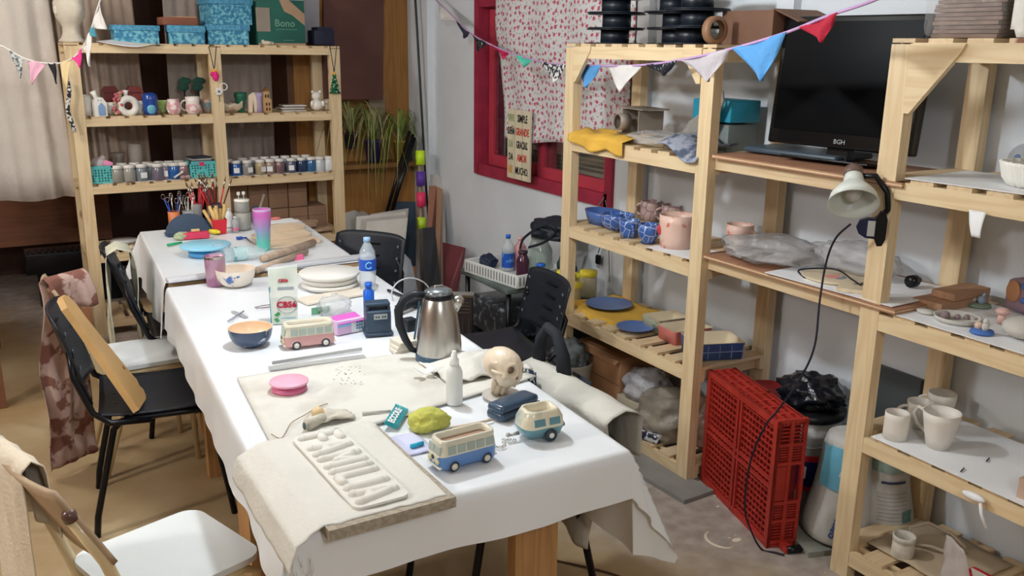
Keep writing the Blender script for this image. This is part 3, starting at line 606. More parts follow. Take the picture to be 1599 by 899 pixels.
one('magenta_tag',B().box((0,0,0),(.03,.003,.022)),mat('magenta_card',(220,50,110),.5),'magenta tag on the front of the wide teal basket','tag',b2.location+Vector((-.01,-.0745,.085)))
one('jug',B().lathe([(.0005,0),(.05,0),(.055,.03),(.05,.06),(.032,.085),(.034,.12),(.045,.15),(.0005,.152)],24),mat('murky_glass',(128,120,112),.2,coat=.3),'large murky glass jar with a wide top behind the grey paint jars','jar',atF(187,Z3+.002,.24))
one('jug',B().lathe([(.0005,0),(.04,0),(.042,.16),(.035,.2),(.0005,.2)],20),mat('pale_plastic',(170,160,152),.4),'tall pale plastic bottle behind the grey paint jars','bottle',atF(215,Z3+.002,.24))
# ---- shelf 4 (z .5): clay bits, boxes, wooden boards
Z4=.5
one('cake_stand',B().lathe([(.0005,0),(.03,0),(.012,.01),(.012,.03),(.07,.04),(.075,.055),(.0005,.05)],28),mat('white_dusty',(200,200,200),.5),'small white turntable with dark edge on the low left shelf','turntable',atF(195,Z4,.10))
for i,(px,h,m_) in enumerate(((163,.05,CREAM),(170,.06,mat('brown_clay',(120,86,64),.7)),(178,.05,CREAM),(184,.04,mat('grey_clay',(150,140,130),.8)),(205,.03,CREAM))):
    vessel([(.0005,0),(.018,0),(.022,h*.6),(.012,h*.85),(.014,h)],m_,'small_pot','%s small clay pot on the low left shelf'%pos[i],'pot',atF(px,Z4,.06),group='small clay pots')
KB=mat('kraft_box',(150,118,94),.8,var=.1)
for r in range(2):
    for c_ in range(5 if r==0 else 4):
        t=thing('cardboard_box','closed brown cardboard box, %s from the left in the %s row of the low shelf'%(pos[c_],('lower','upper')[r]),'box',(1.36+c_*.13,5.90,Z4+.001+r*.165),0,'stacked cardboard boxes')
        B().box((0,0,.08),(.124,.2,.16),bev=.002).done('box_body',KB,t); B().box((0,-.101,.10),(.124,.002,.003)).done('seam',mat('box_tape',(120,92,74),.6),t)
WB=mat('raw_board',(196,168,138),.7,var=.12,vs=14)
def wboard(px,z,w,lab,dy=-.01,rot=0):
    pts=[]
    for k in range(20):
        a=2*PI*k/20; pts.append((w/2*math.cos(a)*(1),.05*math.sin(a)))
    one('wooden_board',B().prism(pts,0,.016).box((-w/2-.02,0,.008),(.06,.022,.016)),WB,lab,'board',atF(px,z,dy)+Vector((0,.05,0)),(0,0,rot),'wooden cutting boards')
wboard(470,Z4+.0,.30,'bottom raw wooden board of the pile on the low right shelf',.0); wboard(500,Z4+.017,.20,'second raw wooden board of the pile, furthest right'); wboard(455,Z4+.034,.24,'third raw wooden board of the pile'); wboard(478,Z4+.051,.18,'fourth raw wooden board of the pile'); wboard(478,Z4+.068,.20,'top oval raw wooden board with a handle',rot=.05); wboard(440,Z4+.06,.10,'short raw wooden board leaning at the left of the pile',rot=.2) if False else None
# floor level of left shelf
for i,(x,y,h) in enumerate(((.30,5.5,.32),(.37,5.42,.26))): 
    t=thing('cardboard_tube','brown cardboard box standing left of the pine shelf, %s'%('taller rear one','shorter front one')[i],'box',(x,y,0)); B().box((0,0,h/2),(.085,.085,h),bev=.003).done('box_body',mat('kraft_orange',(168,118,84),.7),t)
# ================= BUNTING
def fabric(n,c,**k): return mat(n,c,.85,bump=.3,bs=90,**k)
FCOL={'white':fabric('white_fabric',(220,218,214)),'navy':fabric('navy_fabric',(48,54,72)),'magenta':fabric('magenta_fabric',(214,40,100)),'mint':fabric('mint_fabric',(90,206,180)),
'spot':fabric('spotted_fabric',(232,232,230),rgb2=(40,44,54),vs=60,v2=(.48,.52)),'blue':fabric('sky_blue_fabric',(92,160,220)),'black spotted':fabric('black_spotted_fabric',(30,32,40),rgb2=(190,190,195),vs=70,v2=(.6,.64)),
'pale':fabric('sheer_grey_fabric',(196,190,194)),'red':fabric('crimson_fabric',(186,36,62)),'pink':fabric('pale_pink_fabric',(220,170,190)),'black':fabric('black_fabric',(32,32,38)),'cream':fabric('cream_fabric',(216,196,150)),'hot':fabric('hot_pink_fabric',(236,70,150)),'grey':fabric('mottled_grey_fabric',(190,194,190),rgb2=(90,100,104),vs=60,v2=(.48,.54)),'teal':fabric('teal_fabric',(80,150,170))}
def bunting(name,label,pts,flags,cm):
    P=[at(a,b,x=c) if c>0 else at(a,b,y=-c) for a,b,c in pts]
    t=thing(name,label,'bunting',P[0]); o=P[0]
    Q=[]
    for i in range(len(P)-1):
        p0,p1,p2,p3=P[max(i-1,0)],P[i],P[i+1],P[min(i+2,len(P)-1)]
        for k in range(12):
            s=k/12; Q.append(.5*((2*p1)+(p2-p0)*s+(2*p0-5*p1+4*p2-p3)*s*s+(3*p1-p0-3*p2+p3)*s**3))
    Q.append(P[-1])
    B().tube([q-o for q in Q],.0045,6).done('ribbon',cm,t)
    # flags: a,b = start and end photo columns, tip (px,py)
    def col(px):
        best=min(range(len(Q)),key=lambda i:abs(799.5+FPX*(Q[i]-Vector((0,0,CH))).dot(RT)/(Q[i]-Vector((0,0,CH))).dot(_fw)-px)); return Q[best]
    for (a,b,tx,ty,c) in flags:
        A,Bp=col(a),col(b); M_=(A+Bp)/2; d=(M_-Vector((0,0,CH))).dot(_fw); r=ray(tx,ty); T=Vector((0,0,CH))+r*d
        def f(u,v,A=A,Bp=Bp,T=T,ph=rnd.random()*6):
            e=A.lerp(Bp,u); sag=.18*math.sin(PI*u)*0
            p=e.lerp(T,v*(1-abs(2*u-1)**1.0*0)) if False else (A.lerp(T,v)).lerp(Bp.lerp(T,v),u)
            n=(Bp-A).cross(T-A).normalized()
            return p+n*(.006*math.sin(u*7+v*5+ph))-o
        B().sheet(f,10,10,.0012).done('pennant',FCOL[c],t)
    return t
bunting('bunting','fabric bunting on a lilac ribbon crossing from the back corner over the right shelves',
 [(672,-8,2.66),(700,18,2.62),(735,52,2.58),(790,80,2.5),(850,97,2.42),(900,101,2.36),(960,103,2.30),(1010,101,2.25),(1060,94,2.2),(1110,84,2.17),(1165,70,2.14),(1230,50,2.1),(1290,26,2.05),(1350,6,2.0),(1400,-14,1.95)],
 [(684,712,690,32,'white'),(712,736,725,60,'navy'),(738,760,746,80,'black spotted'),(768,795,787,92,'magenta'),(806,834,818,104,'mint'),(846,886,865,129,'spot'),(896,942,915,137,'blue'),(945,1002,969,144,'white'),(1008,1058,1037,118,'black spotted'),(1066,1142,1106,128,'pale'),(1146,1228,1189,127,'blue'),(1248,1310,1283,66,'red')],fabric('lilac_ribbon',(196,160,205)))
bunting('bunting','fabric bunting with pink and grey pennants at the upper left by the pale curtain',
 [(-25,62,-5.5),(5,73,-5.45),(40,92,-5.4),(75,99,-5.35),(103,96,-5.3),(125,80,-5.25),(140,52,-5.2),(150,20,-5.15),(160,-10,-5.1)],
 [(14,38,32,122,'grey'),(42,73,50,132,'pink'),(76,88,88,131,'black'),(92,112,104,140,'cream'),(113,128,125,106,'hot'),(130,142,140,104,'white'),(139,147,150,58,'teal'),(143,156,166,46,'white')],FCOL['white'])
# spare strings of the bunting hanging by the shelf post
one('hanging_fabric',B().sheet(lambda u,v:(.02*(u-.5)+.01*math.sin(v*8),.004*math.sin(u*6),-.30*v),4,12,.002),FCOL['spot'],'strip of spotted fabric hanging beside the left pine post','fabric',at(103,120,y=5.6))
# ================= UNIT A contents
ZA=[1.722,1.315,.915,.492,.075]
E3=Vector((0,0,.0012))
def on(px,py,z): return at(px,py,z=z)+E3
def atx(px,x,z): # photo column on the plane x=.. at height z
    lo,hi=-900,1800
    for _ in range(40):
        m_=(lo+hi)/2
        if at(px,m_,x=x).z>z: lo=m_
        else: hi=m_
    p=at(px,(lo+hi)/2,x=x); p.z=z+.0012; return p
# black spools on top
SPK=mat('spool_black',(26,34,44),.4,var=.2)
def spool(p,lab,r=.098,h=.062):
    t=thing('cable_spool',lab,'spool',p,0,'black plastic spools'); 
    B().lathe([(.0005,0),(r,0),(r,.004),(.0005,.004)],32).done('flange',SPK,t); B().lathe([(r*.5,.004),(r*.5,h-.004)],24).done('hub',SPK,t)
    B().lathe([(.0005,h-.004),(r,h-.004),(r,h),(.0005,h)],32).done('flange',SPK,t); return t
s0=None
rows=[(0,[(960,2.44),(1030,2.5),(1090,2.42)]),(1,[(955,2.44),(1025,2.52),(1085,2.43)]),(2,[(945,2.44),(1020,2.5),(1080,2.42)]),(3,[(950,2.45),(1020,2.48)])]
ln=['bottom layer','second layer','third layer','topmost layer']; cn3=['window side','middle','television side']
SP=[(3.30,2.43),(3.02,2.55),(2.76,2.42)]
for k in range(4):
    for j,(y,x) in enumerate(SP):
        if k==3 and j==2: continue
        p=Vector((x+rnd.uniform(-.012,.012),y+rnd.uniform(-.012,.012),ZA[0]+.0015+k*.0635)); lab='black plastic spool on top of the narrow pine shelf, %s, %s'%(ln[k],cn3[j])
        if s0 is None: s0=spool(p,lab,.125)
        else: dup(s0,p,0,lab)
# brown carton on A top right
t=thing('brown_carton','open brown cardboard carton behind the spools toward the television','box',(2.58,2.42,ZA[0]-.28)) if False else thing('brown_carton','slanted brown cardboard carton above the bunting, left of the television','box',(2.58,2.53,ZA[0]+.0015),0)
KBR=mat('carton_brown',(118,86,68),.8); B().box((0,.0,.06),(.24,.26,.12),bev=.002).done('carton_body',KBR,t); B().box((-.0,-.18,.10),(.22,.13,.004),rot=(.35,0,0)).done('flap',KBR,t)
one('tape_roll',B().lathe([(.035,0),(.05,0),(.05,.03),(.035,.03)],20,xf((0,0,.05),(PI/2,0,0)),cap=False),mat('tape_brown',(150,112,84),.5),'brown roll standing beside the spools on the narrow shelf top','tape roll',(2.36,2.60,ZA[0]+.001))
# level 1.315 contents
yc=FCOL['cream']; YC=fabric('mustard_fabric',(226,178,72),var=.12)
def drape(label,c,w,d,fr,z,side,m=YC,name='folded_cloth'):
    def f(u,v):
        x=-w/2+w*u; y=-d/2+d*v; zz=.012+.012*noise(u*4+z*7,v*4)+.006*math.sin(u*13)
        return (x,y,zz)
    return one(name,B().sheet(f,24,18,.004),m,label,'cloth',c)
c0=Vector((2.40,3.28,ZA[1]+.002))
def yf(u,v):
    y=.13-.40*u; x=-.115+.20*v; z=.028+.02*noise(u*5,v*3)
    if v<.35: # hangs over front rail
        k=(.35-v)/.35; x=-.112-.004*k-.006*math.sin(u*17)*k; z=.02-.075*k*(.55+.5*noise(u*3.3,2.2)+.25*u)
    return (x-.006,y,z)
one('mustard_cloth',B().sheet(yf,36,20,.003),YC,'mustard yellow cloth hanging over the front edge of the narrow shelf below the floral curtain','cloth',c0)
pm=thing('pasta_machine','dusty brown metal roller machine standing on the upper board of the narrow shelf','machine',on(985,207,ZA[1]) if False else Vector((2.47,3.12,ZA[1]+.03)),-.15-PI/2)
DB=mat('dusty_metal',(150,138,126),.55,metal=.3,var=.15); B().box((0,0,.002),(.20,.14,.004)).done('base_plate',DB,pm); B().box((-.07,0,.055),(.008,.12,.10)).done('side_plate',DB,pm); B().box((.07,0,.055),(.008,.12,.10)).done('side_plate',DB,pm)
B().box((0,0,.112),(.22,.13,.006)).done('top_plate',DB,pm); B().lathe([(.030,0),(.036,0),(.036,.05),(.030,.05)],24,xf((-.02,-.06,.055),(PI/2,0,0)),cap=False).done('round_port',DB,pm)
B().cyl((-.07,.02,.06),(.07,.02,.06),.02).done('roller',DB,pm)
one('paper_pad',B().box((0,0,.012),(.26,.42,.024),rot=(0,0,.1)),mat('dusty_card',(190,160,110),.7),'brown card stack under the metal roller machine','card stack',(2.50,3.10,ZA[1]+.0015))
def crumple(name,label,loc,d,m,cat='bag',seed=0,flat=False,rotz=0,amp=.25,fr=2.2):
    t=bmesh.new(); bmesh.ops.create_icosphere(t,subdivisions=4,radius=1)
    from mathutils import noise as nn
    for v in t.verts:
        n=v.co.normalized(); k=1+amp*nn.noise(n*fr+Vector((seed*3.1,0,0)))+amp*.5*(nn.noise(n*fr*3+Vector((0,seed,0))))+amp*.2*abs(nn.noise(n*fr*8))
        v.co=Vector((n.x*d[0]/2*k,n.y*d[1]/2*k,(n.z*k)*d[2]/2))
        if v.co.z<-d[2]*.34: v.co.z=-d[2]*.34
    z0=min(v.co.z for v in t.verts)
    for v in t.verts: v.co.z-=z0
    for f in t.faces: f.smooth=True
    b=B(); b.bm.free(); b.bm=t; o=b.done(name,m,None,loc,(0,0,rotz)); return tag(o,label,cat)
CLR=mat('clear_film',(205,205,205),.25,var=.12,vs=12,bump=1,bs=30,alpha=.5)
crumple('plastic_bag','crumpled clear plastic bag along the front of the upper board, by the roller machine',(2.42,2.93,ZA[1]+.003),(.2,.34,.07),CLR,seed=1)
ff=thing('clay_hand_tools','bundle of grey curved clay feathers standing on the upper board','sculpture',(2.48,2.80,ZA[1]+.004),0)
GF=mat('grey_clay_dry',(150,146,138),.8)
for i in range(9):
    a=-.5+i*.13; B().tube([(0,.06-.014*i,0.01),(0,.06-.02*i-.01,.06+.006*i),(0,.04-.022*i-.02,.10+.012*i),(0,.02-.018*i-.03,.12+.014*i)],.01,6,rs=[.014,.013,.009,.002]).done('feather',GF,ff)
B().ball((0,.05,.03),(.05,.07,.03)).done('base_lump',GF,ff)
one('blue_box',B().box((0,0,.045),(.16,.22,.085),bev=.006),mat('turquoise_box',(42,150,180),.5),'turquoise rectangular box lid in the corner of the upper board','box',(2.6,2.75,ZA[1]+.11))
one('grey_box',B().box((0,0,.05),(.15,.2,.106),bev=.004),mat('grey_green_box',(120,130,128),.6),'grey box carrying the turquoise box','box',(2.6,2.75,ZA[1]+.0015))
one('folded_magazine',B().sheet(lambda u,v:(-.10+.2*v-.02*(1-v),.12-.24*u,.03+.02*math.sin(u*6)-(.06*max(0,.3-v)/.3)*(.4+.6*u)),16,10,.004),fabric('grey_blue_print',(150,156,170),rgb2=(80,90,110),vs=20,v2=(.45,.55)),'folded grey and blue printed cloth over the front edge near the right post','cloth',(2.40,2.68,ZA[1]+.02))
one('flat_tray',B().box((0,0,.012),(.22,.40,.02),bev=.008),mat('slate_plastic',(70,84,96),.4),'slate grey flat plastic tray lying on the brown board left of the television','tray',(2.58,2.38-.08,1.3365),(0,0,.1))
# level .915: blue and pink pottery
VEIN=mat('blue_veined_glaze',(58,98,170),.3,coat=.4)
def _vein(m,base,line,sc_=28,w_=.02):
    N=m.node_tree.nodes; L=m.node_tree.links; b=N['Principled BSDF']; tc=N.new('ShaderNodeTexCoord')
    vo=N.new('ShaderNodeTexVoronoi'); vo.feature='DISTANCE_TO_EDGE'; vo.inputs['Scale'].default_value=sc_; L.new(tc.outputs['Object'],vo.inputs[0])
    r=N.new('ShaderNodeValToRGB'); r.color_ramp.elements[0].position=w_; r.color_ramp.elements[1].position=w_*2; r.color_ramp.elements[0].color=[lin(v) for v in line]+[1]; r.color_ramp.elements[1].color=[lin(v) for v in base]+[1]
    L.new(vo.outputs['Distance'],r.inputs[0]); L.new(r.outputs[0],b.inputs['Base Color'])
_vein(VEIN,(58,98,170),(190,200,220))
PV=mat('pink_veined_glaze',(200,170,165),.35,coat=.2); _vein(PV,(206,178,170),(140,116,130),24,.03)
PR=mat('pink_red_glaze',(230,196,180),.35,rgb2=(214,96,92),vs=18,v2=(.60,.66))
z=ZA[2]
one('oval_dish',B().lathe([(.0005,0),(.075,0),(.085,.035),(.092,.06),(.086,.06),(.078,.008),(.0005,.006)],32,None,.85,1.25),mat('blue_outside_glaze',(70,104,170),.3,coat=.4),'oval baking dish with blue outside and cream inside, nearest the window','dish',on(935,350,z)+Vector((.03,0,0)))
one('bowl',B().lathe(bowl_prof(.078,.07,.005,.5),32),VEIN,'blue bowl with white vein pattern on the narrow shelf','bowl',on(958,359,z)+Vector((.02,0,0)))
m_=mug('blue veined mug standing beside the blue bowl',on(982,370,z),.036,.075,VEIN,-2.0,r1=.046)
cp=thing('footed_cup','round blue veined cup on a small foot','cup',on(1012,380,z)); B().lathe([(.0005,0),(.026,0),(.028,.012),(.04,.03),(.046,.055),(.042,.08),(.036,.084),(.04,.06),(.034,.025),(.0005,.016)],28).done('cup',VEIN,cp); B().lathe([(.0005,-.0),(.03,-.0),(.03,.008),(.0005,.008)],20).done('foot',mat('dark_blue_foot',(44,60,100),.4),cp)
mug('large greyish pink mug, leftmost in the back row of the pottery shelf',on(992,345,z)+Vector((.09,0,0)),.05,.09,PV,PI/2+.5); 
mug('greyish pink patterned mug in the middle of the back row',on(1025,352,z)+Vector((.09,0,0)),.05,.09,PV,2.4)
mug('greyish mug with a crackled glaze, right end of the back row',on(1060,350,z)+Vector((.10,0,0)),.05,.08,PV,0.4)
big=thing('big_mug','large cream and pink glazed pot behind the right front post','mug',on(1050,386,z)+Vector((.02,0,0))); B().lathe(cup_prof(.068,.076,.135,.006),32).done('cup',PR,big); B().ball((-.066,.03,.072),(.006,.018,.022),10).done('red_patch',mat('red_glaze',(206,70,74),.4),big)
pg=thing('mug','pink mottled mug with a big handle at the near end of the pottery shelf','mug',Vector((2.56,2.50,z+.002))); pg.location=at(1112,382,z=z+.05)+Vector((0,0,-.05+.045)) if False else Vector((2.60,2.62,z+.0015))
B().lathe(cup_prof(.05,.056,.11),28).done('cup',PR,pg); handle(.056,.11,PR,pg,-1.4,w=.007,out=.036)
one('paper_sheet',B().box((0,0,.0005),(.20,.30,.001)),PAPER,'white paper sheet under the pink pots at the near end','paper',(2.41,2.70,z+.0002),(0,0,.06))
one('dark_lump',B().ball((0,0,.02),(.02,.03,.02)).box((0,-.05,.012),(.02,.08,.02),bev=.006),mat('dark_navy_tool',(40,40,70),.4),'small dark blue tool lying on top of the crackled mug','tool',on(1060,350,z)+Vector((.10,.0,.081)))
# level .492: plates and boxes
z=ZA[3]
def mf(u,v):
    x=-.17+.34*v+.01*math.sin(u*9); y=.22-.44*u+.015*math.sin(v*7)
    return (x,y,.004+.006*abs(noise(u*6,v*6))+ (0 if v>.06 else -.03*abs(math.sin(u*6))))
one('mustard_cloth',B().sheet(mf,26,20,.003),YC,'mustard yellow cloth lying flat under the large blue plate','cloth',on(960,486,z)+Vector((0,0,.002)))
def plate(r,m,lab,p,h=.012): return one('plate',B().lathe([(.0005,0),(r*.65,0),(r*.9,h*.5),(r,h),(r*.97,h),(r*.88,h*.6),(r*.6,h*.25),(.0005,h*.25)],36),m,lab,'plate',p)
SB=mat('slate_blue_glaze',(84,112,168),.35,coat=.2,var=.1)
plate(.115,SB,'large round slate blue plate on the mustard cloth',on(951,477,z+.014)); plate(.085,mat('slate_blue_glaze2',(92,120,180),.4,var=.1),'smaller slate blue plate lying on the bare slats',on(992,513,z+.011))
def tbox(lab,p,l,w_,h,out,inn,rot=0,wall=.006):
    t=thing('ceramic_tray',lab,'tray',p,rot)
    b=B()
    def rr(L_,W_,r=.015,n=4):
        q=[]
        for cx,cy,a0 in ((L_/2-r,W_/2-r,0),(-L_/2+r,W_/2-r,PI/2),(-L_/2+r,-W_/2+r,PI),(L_/2-r,-W_/2+r,1.5*PI)):
            for k in range(n+1): a=a0+PI/2*k/n; q.append((cx+r*math.cos(a),cy+r*math.sin(a)))
        return q
    A=rr(l*.94,w_*.94); Bq=rr(l,w_); n=len(A)
    b._add([(x,y,0) for x,y in A]+[(x,y,h) for x,y in Bq],[tuple(range(n))[::-1]]+[(i,(i+1)%n,n+(i+1)%n,n+i) for i in range(n)],None,True); b.done('outer_wall',out,t)
    I=rr(l-2*wall,w_-2*wall,.011); J=rr(l*.94-2*wall,w_*.94-2*wall,.011); b=B()
    b._add([(x,y,h) for x,y in Bq]+[(x,y,h) for x,y in I]+[(x,y,wall) for x,y in J],[(i,(i+1)%n,n+(i+1)%n,n+i) for i in range(n)]+[(n+i,n+(i+1)%n,2*n+(i+1)%n,2*n+i) for i in range(n)]+[tuple(range(2*n,3*n))],None,True); b.done('inside',inn,t)
    return t
BT=mat('blue_tile_glaze',(72,100,160),.35,var=.15,vs=20); INC=mat('cream_inside',(224,208,178),.4)
_t=tbox('rectangular cream tray with blue tiled outside, nearest end of the plate shelf',Vector((2.49,2.615,z+.0015)),.22,.17,.07,BT,INC,-.35)
for i in range(5): B().box((-.10+.05*i,-.083,.035),(.0025,.004,.055)).done('joint',mat('joint_line',(150,165,200),.5),_t)
B().box((0,-.084,.035),(.21,.004,.0025)).done('joint',_m['joint_line'],_t)
tbox('cream and pink rectangular tray behind the front post',Vector((2.52,2.82,z+.0015)),.20,.14,.06,mat('pink_coral_glaze',(220,130,124),.4),INC,-.1)
tbox('oval cream tray with green leaf edge beside the small blue plate',on(1032,518,z)+Vector((.05,.03,0)),.18,.13,.06,mat('sage_glaze',(190,190,160),.4,rgb2=(120,140,120),vs=30,v2=(.5,.6)),INC,-.1)
# jars with yellow lids at the window end
for i,(x,y,r,h,lab) in enumerate(((2.39,3.70,.045,.09,'front left'),(2.45,3.58,.045,.08,'front middle'),(2.49,3.71,.045,.11,'rear left'),(2.57,3.62,.045,.12,'rear right'),(2.58,3.73,.036,.08,'nearest the wall'))):
    t=thing('yellow_lid_jar','clear jar with yellow lid on the dark tub, %s'%lab,'jar',(x,y,.4815),0,'yellow lidded jars')
    B().lathe([(.0005,0),(r*.9,0),(r,.01),(r,h*.8),(r*.85,h)],20).done('jar_body',mat('honey_glass',(200,190,150),.1,alpha=.6,coat=.5),t); B().lathe([(r*.95,h*.9),(r,h*.92),(r,h+.014),(.0005,h+.016)],20).done('lid',YEL,t)
# bottom level: cartons and bags
z=ZA[4]
KO=mat('kraft_orange_carton',(172,128,92),.8,var=.1)
t=thing('large_carton','large brown cardboard carton on the bottom of the narrow shelf','box',(2.54,3.26,z+.0015)); B().box((0,0,.13),(.30,.34,.26),bev=.003).done('carton_body',KO,t); B().box((-.155,0,.25),(.06,.34,.003),rot=(0,-.5,0)).done('flap',KO,t); B().box((-.151,0,.13),(.002,.34,.003)).done('seam',mat('seam_dark',(120,84,56),.8),t)
t=thing('open_carton','second open brown carton with raised flaps behind the black strap','box',(2.56,3.05-.02,z+.0015)) if False else None
crumple('plastic_bag','crumpled grey white plastic bag on top of the box on the bottom board',(2.47,2.99,z+.10),(.2,.2,.16),mat('grey_film',(180,180,184),.35,var=.2,vs=10,bump=1,bs=25),seed=3)
crumple('plastic_bag','large crumpled clear bag filling the bottom board left of the near post',(2.44,2.80,z+.003),(.26,.30,.24),mat('tan_film',(170,160,146),.3,var=.2,vs=9,bump=1,bs=20,alpha=.75),seed=5)
crumple('plastic_bag','hazy brown plastic sack behind the near post on the bottom board',(2.56,2.62,z+.003),(.22,.22,.27),mat('brown_film',(150,116,100),.3,var=.25,vs=9,bump=1,bs=20,alpha=.8),seed=7)
one('small_box',B().box((0,0,.05),(.22,.16,.10),bev=.004),mat('beige_box',(180,170,150),.7),'beige small box under the grey white plastic bag','box',(2.48,3.0,z+.0015))
one('barcode_packet',B().box((0,0,.02),(.08,.10,.04),rot=(0,0,.3),bev=.01),mat('barcode_print',(210,210,214),.4,rgb2=(40,44,70),vs=40,v2=(.5,.54)),'small white packet with dark print at the front of the bottom board','packet',(2.345,2.78,z+.0015))
# floor boards under shelf, plinth strip
one('grey_plank',B().box((0,0,.009),(.16,.98,.018)),mat('grey_plank_paint',(136,134,130),.6,var=.1,vs=9),'long grey board lying on the floor in front of the narrow shelf','board',(2.235,2.87,0.0),(0,0,.05))
# ================= TV on bridge board
TVX=2.56
tv=thing('television','large black flat television standing on the upper plywood board','television',Vector((2.52,2.115,1.3365)),-PI/2+.12)
TVB=mat('tv_black',(12,14,16),.22,var=.05); TVS=mat('tv_screen',(9,10,12),.32,var=.02)
TVS.node_tree.nodes['Principled BSDF'].inputs['Specular IOR Level'].default_value=.04
B().box((0,.0,.265),(.55,.05,.44),bev=.008).done('casing',TVB,tv); B().box((0,-.027,.28),(.51,.003,.37)).done('screen',TVS,tv)
B().box((0,.02,.024),(.08,.04,.05)).done('stand_neck',TVB,tv); B().box((0,.0,.004),(.34,.16,.008),bev=.003).done('stand_foot',TVB,tv)
text('BGH',.022,mat('tv_mark',(170,172,176),.4),tv,(.02,-.0275,.068),(PI/2,0,0))
tv.rotation_euler=(-.10,0,-PI/2+.12)
# lower bridge board: film & wrapped plates & cables
z=.9565
crumple('plastic_bag','wide flat crumpled clear plastic film on the rough plywood board',(2.50,2.33,z),(.36,.42,.09),CLR,seed=11,amp=.3)
crumple('plastic_bag','clear plastic film heap behind the ceramic plate on the rough board',(2.60,2.05,z),(.2,.34,.12),CLR,seed=13)
pl=thing('collage_plate','cream and coral patchwork ceramic plate under the plastic film','plate',(2.44,2.0,z)); B().lathe([(.0005,0),(.09,0),(.11,.012),(.104,.014),(.0005,.006)],32).done('plate_body',INC,pl); B().prism([(-.06,.02),(.02,.05),(.05,.02),(0,-.02)],.007,.0085).done('coral_patch',mat('coral_patch',(226,150,138),.5),pl); B().prism([(-.02,-.02),(.06,.0),(.07,-.05),(.0,-.07)],.007,.009).done('grey_patch',mat('greyblue_patch',(130,146,148),.5),pl)
one('card_sheet',B().box((0,0,.001),(.36,.5,.0025)),PAPER,'white card sheet lying along the front of the rough plywood board','paper',(2.49,1.94,z-.0005),(0,0,.05))
one('wood_scraps',B().box((0,0,.006),(.07,.10,.012),rot=(0,0,.5)),INC,'yellowish scraps beside the coral plate','scraps',(2.37,1.86,z+.003))
one('black_plug',B().cyl((0,0,.022),(.03,0,.022),.020).cyl((.03,0,.022),(.05,0,.022),.010),BLACKM,'round black plug lying on the rough board behind the tall front post','plug',at(1392,437,x=2.6) if False else Vector((2.56,1.80,z+.002)))
one('plank_stack',B().box((0,0,.014),(.24,.10,.026)).box((.03,-.01,.04),(.18,.08,.022)),mat('offcut_wood',(176,136,106),.7,var=.12,scale=(1,8,1)),'short brown wood offcuts at the end of the rough plywood board','wood offcuts',(2.58,1.66,.9365))
# clamp lamp on B post
lp=thing('clamp_lamp','white clamp lamp with black gooseneck clipped to the tall front post','lamp',at(1368,352,x=2.30)); o=lp.location
WL=mat('lamp_white',(214,220,214),.35)
sh=at(1322,305,x=2.20)-o; tip=at(1338,283,x=2.30)-o
ax=(sh-tip).normalized(); q=Vector((-.50,-.50,-.72)).normalized().to_track_quat('Z','Y').to_matrix().to_4x4(); base=at(1333,287,x=2.25)-o
Ms=Matrix.Translation(base)@q
B().lathe([(.02,-.045),(.024,-.045),(.030,-.01),(.030,.0),(.045,.015),(.066,.045),(.074,.075),(.0715,.075),(.062,.045),(.04,.016),(.024,.0)],32,Ms,cap=False).done('lamp_shade',WL,lp)
B().lathe([(.0005,-.062),(.026,-.058),(.03,-.035),(.028,-.03)],20,Ms).done('socket_cap',mat('lamp_brown_cap',(112,90,80),.4),lp)
B().ball((0,0,.03),(.026,.026,.032),12,Ms).done('bulb',mat('bulb_glass',(200,200,196),.3),lp)
g0=base-q.to_3x3()@Vector((0,0,.03)); B().tube([g0+Vector((.01,-.01,0)),g0+Vector((.03,-.055,.005)),g0+Vector((.045,-.09,-.04)),Vector((.02,-.02,.05)),Vector((0,.0,.02))],.009,10).done('gooseneck',BLACKM,lp)
Mc=Matrix.Rotation(-.85,4,'Z')@Matrix.Translation((0,-.045,0))
B().prism([(-.050,-.018),(-.058,0),(-.050,.022),(-.03,.030),(.004,.030),(.004,-.032),(-.03,-.030)],-.012,.012,Mc@xf((0,0,0),(PI/2,0,0))).done('clip_body',mat('navy_clip',(24,30,60),.35),lp)
B().box((-.012,-.0135,0),(.030,.002,.046),M=Mc).done('rating_label',mat('label_grey',(180,182,178),.5),lp)
B().prism([(.004,-.052),(.018,-.050),(.026,-.03),(.026,.03),(.018,.050),(.004,.052),(-.006,.03),(-.006,-.03)],-.010,.016,Mc@xf((0,0,0),(PI/2,0,0))).done('clip_jaw',BLACKM,lp)
c=cord('lamp_cable',[at(1328,350,x=2.25),at(1305,372,x=2.25),at(1290,410,x=2.26),at(1280,470,x=2.24),at(1272,540,x=2.22),at(1250,590,x=2.20),at(1215,640,x=2.17),at(1195,665,x=2.155),at(1172,720,x=2.14),at(1163,790,x=2.13),at(1172,826,x=2.15),Vector((2.20,1.99,.006)),at(1210,862,z=.006),at(1225,866,z=.008)],.0035,'black lamp cable falling from the clamp lamp across the red crate to the floor',m=mat('cable_dark',(26,26,44),.4))
pg2=at(1240,862,z=.0); one('floor_plug',B().cyl((-.03,0,.012),(.02,0,.012),.013,r1=.016).cyl((.02,.006,.012),(.04,.006,.012),.003,seg=6).cyl((.02,-.006,.012),(.04,-.006,.012),.003,seg=6),BLACKM,'black plug lying on the floor beside the cement bag','plug',pg2,(0,0,-.3))
cord('loop_cable',[Vector((2.35,2.05,.962)),Vector((2.38,2.10,.975)),Vector((2.46,2.02,.985)),Vector((2.43,1.92,.975)),Vector((2.40,1.86,.972))],.003,'dark cable looping over the coral plate on the rough board',m=_m['cable_dark'])
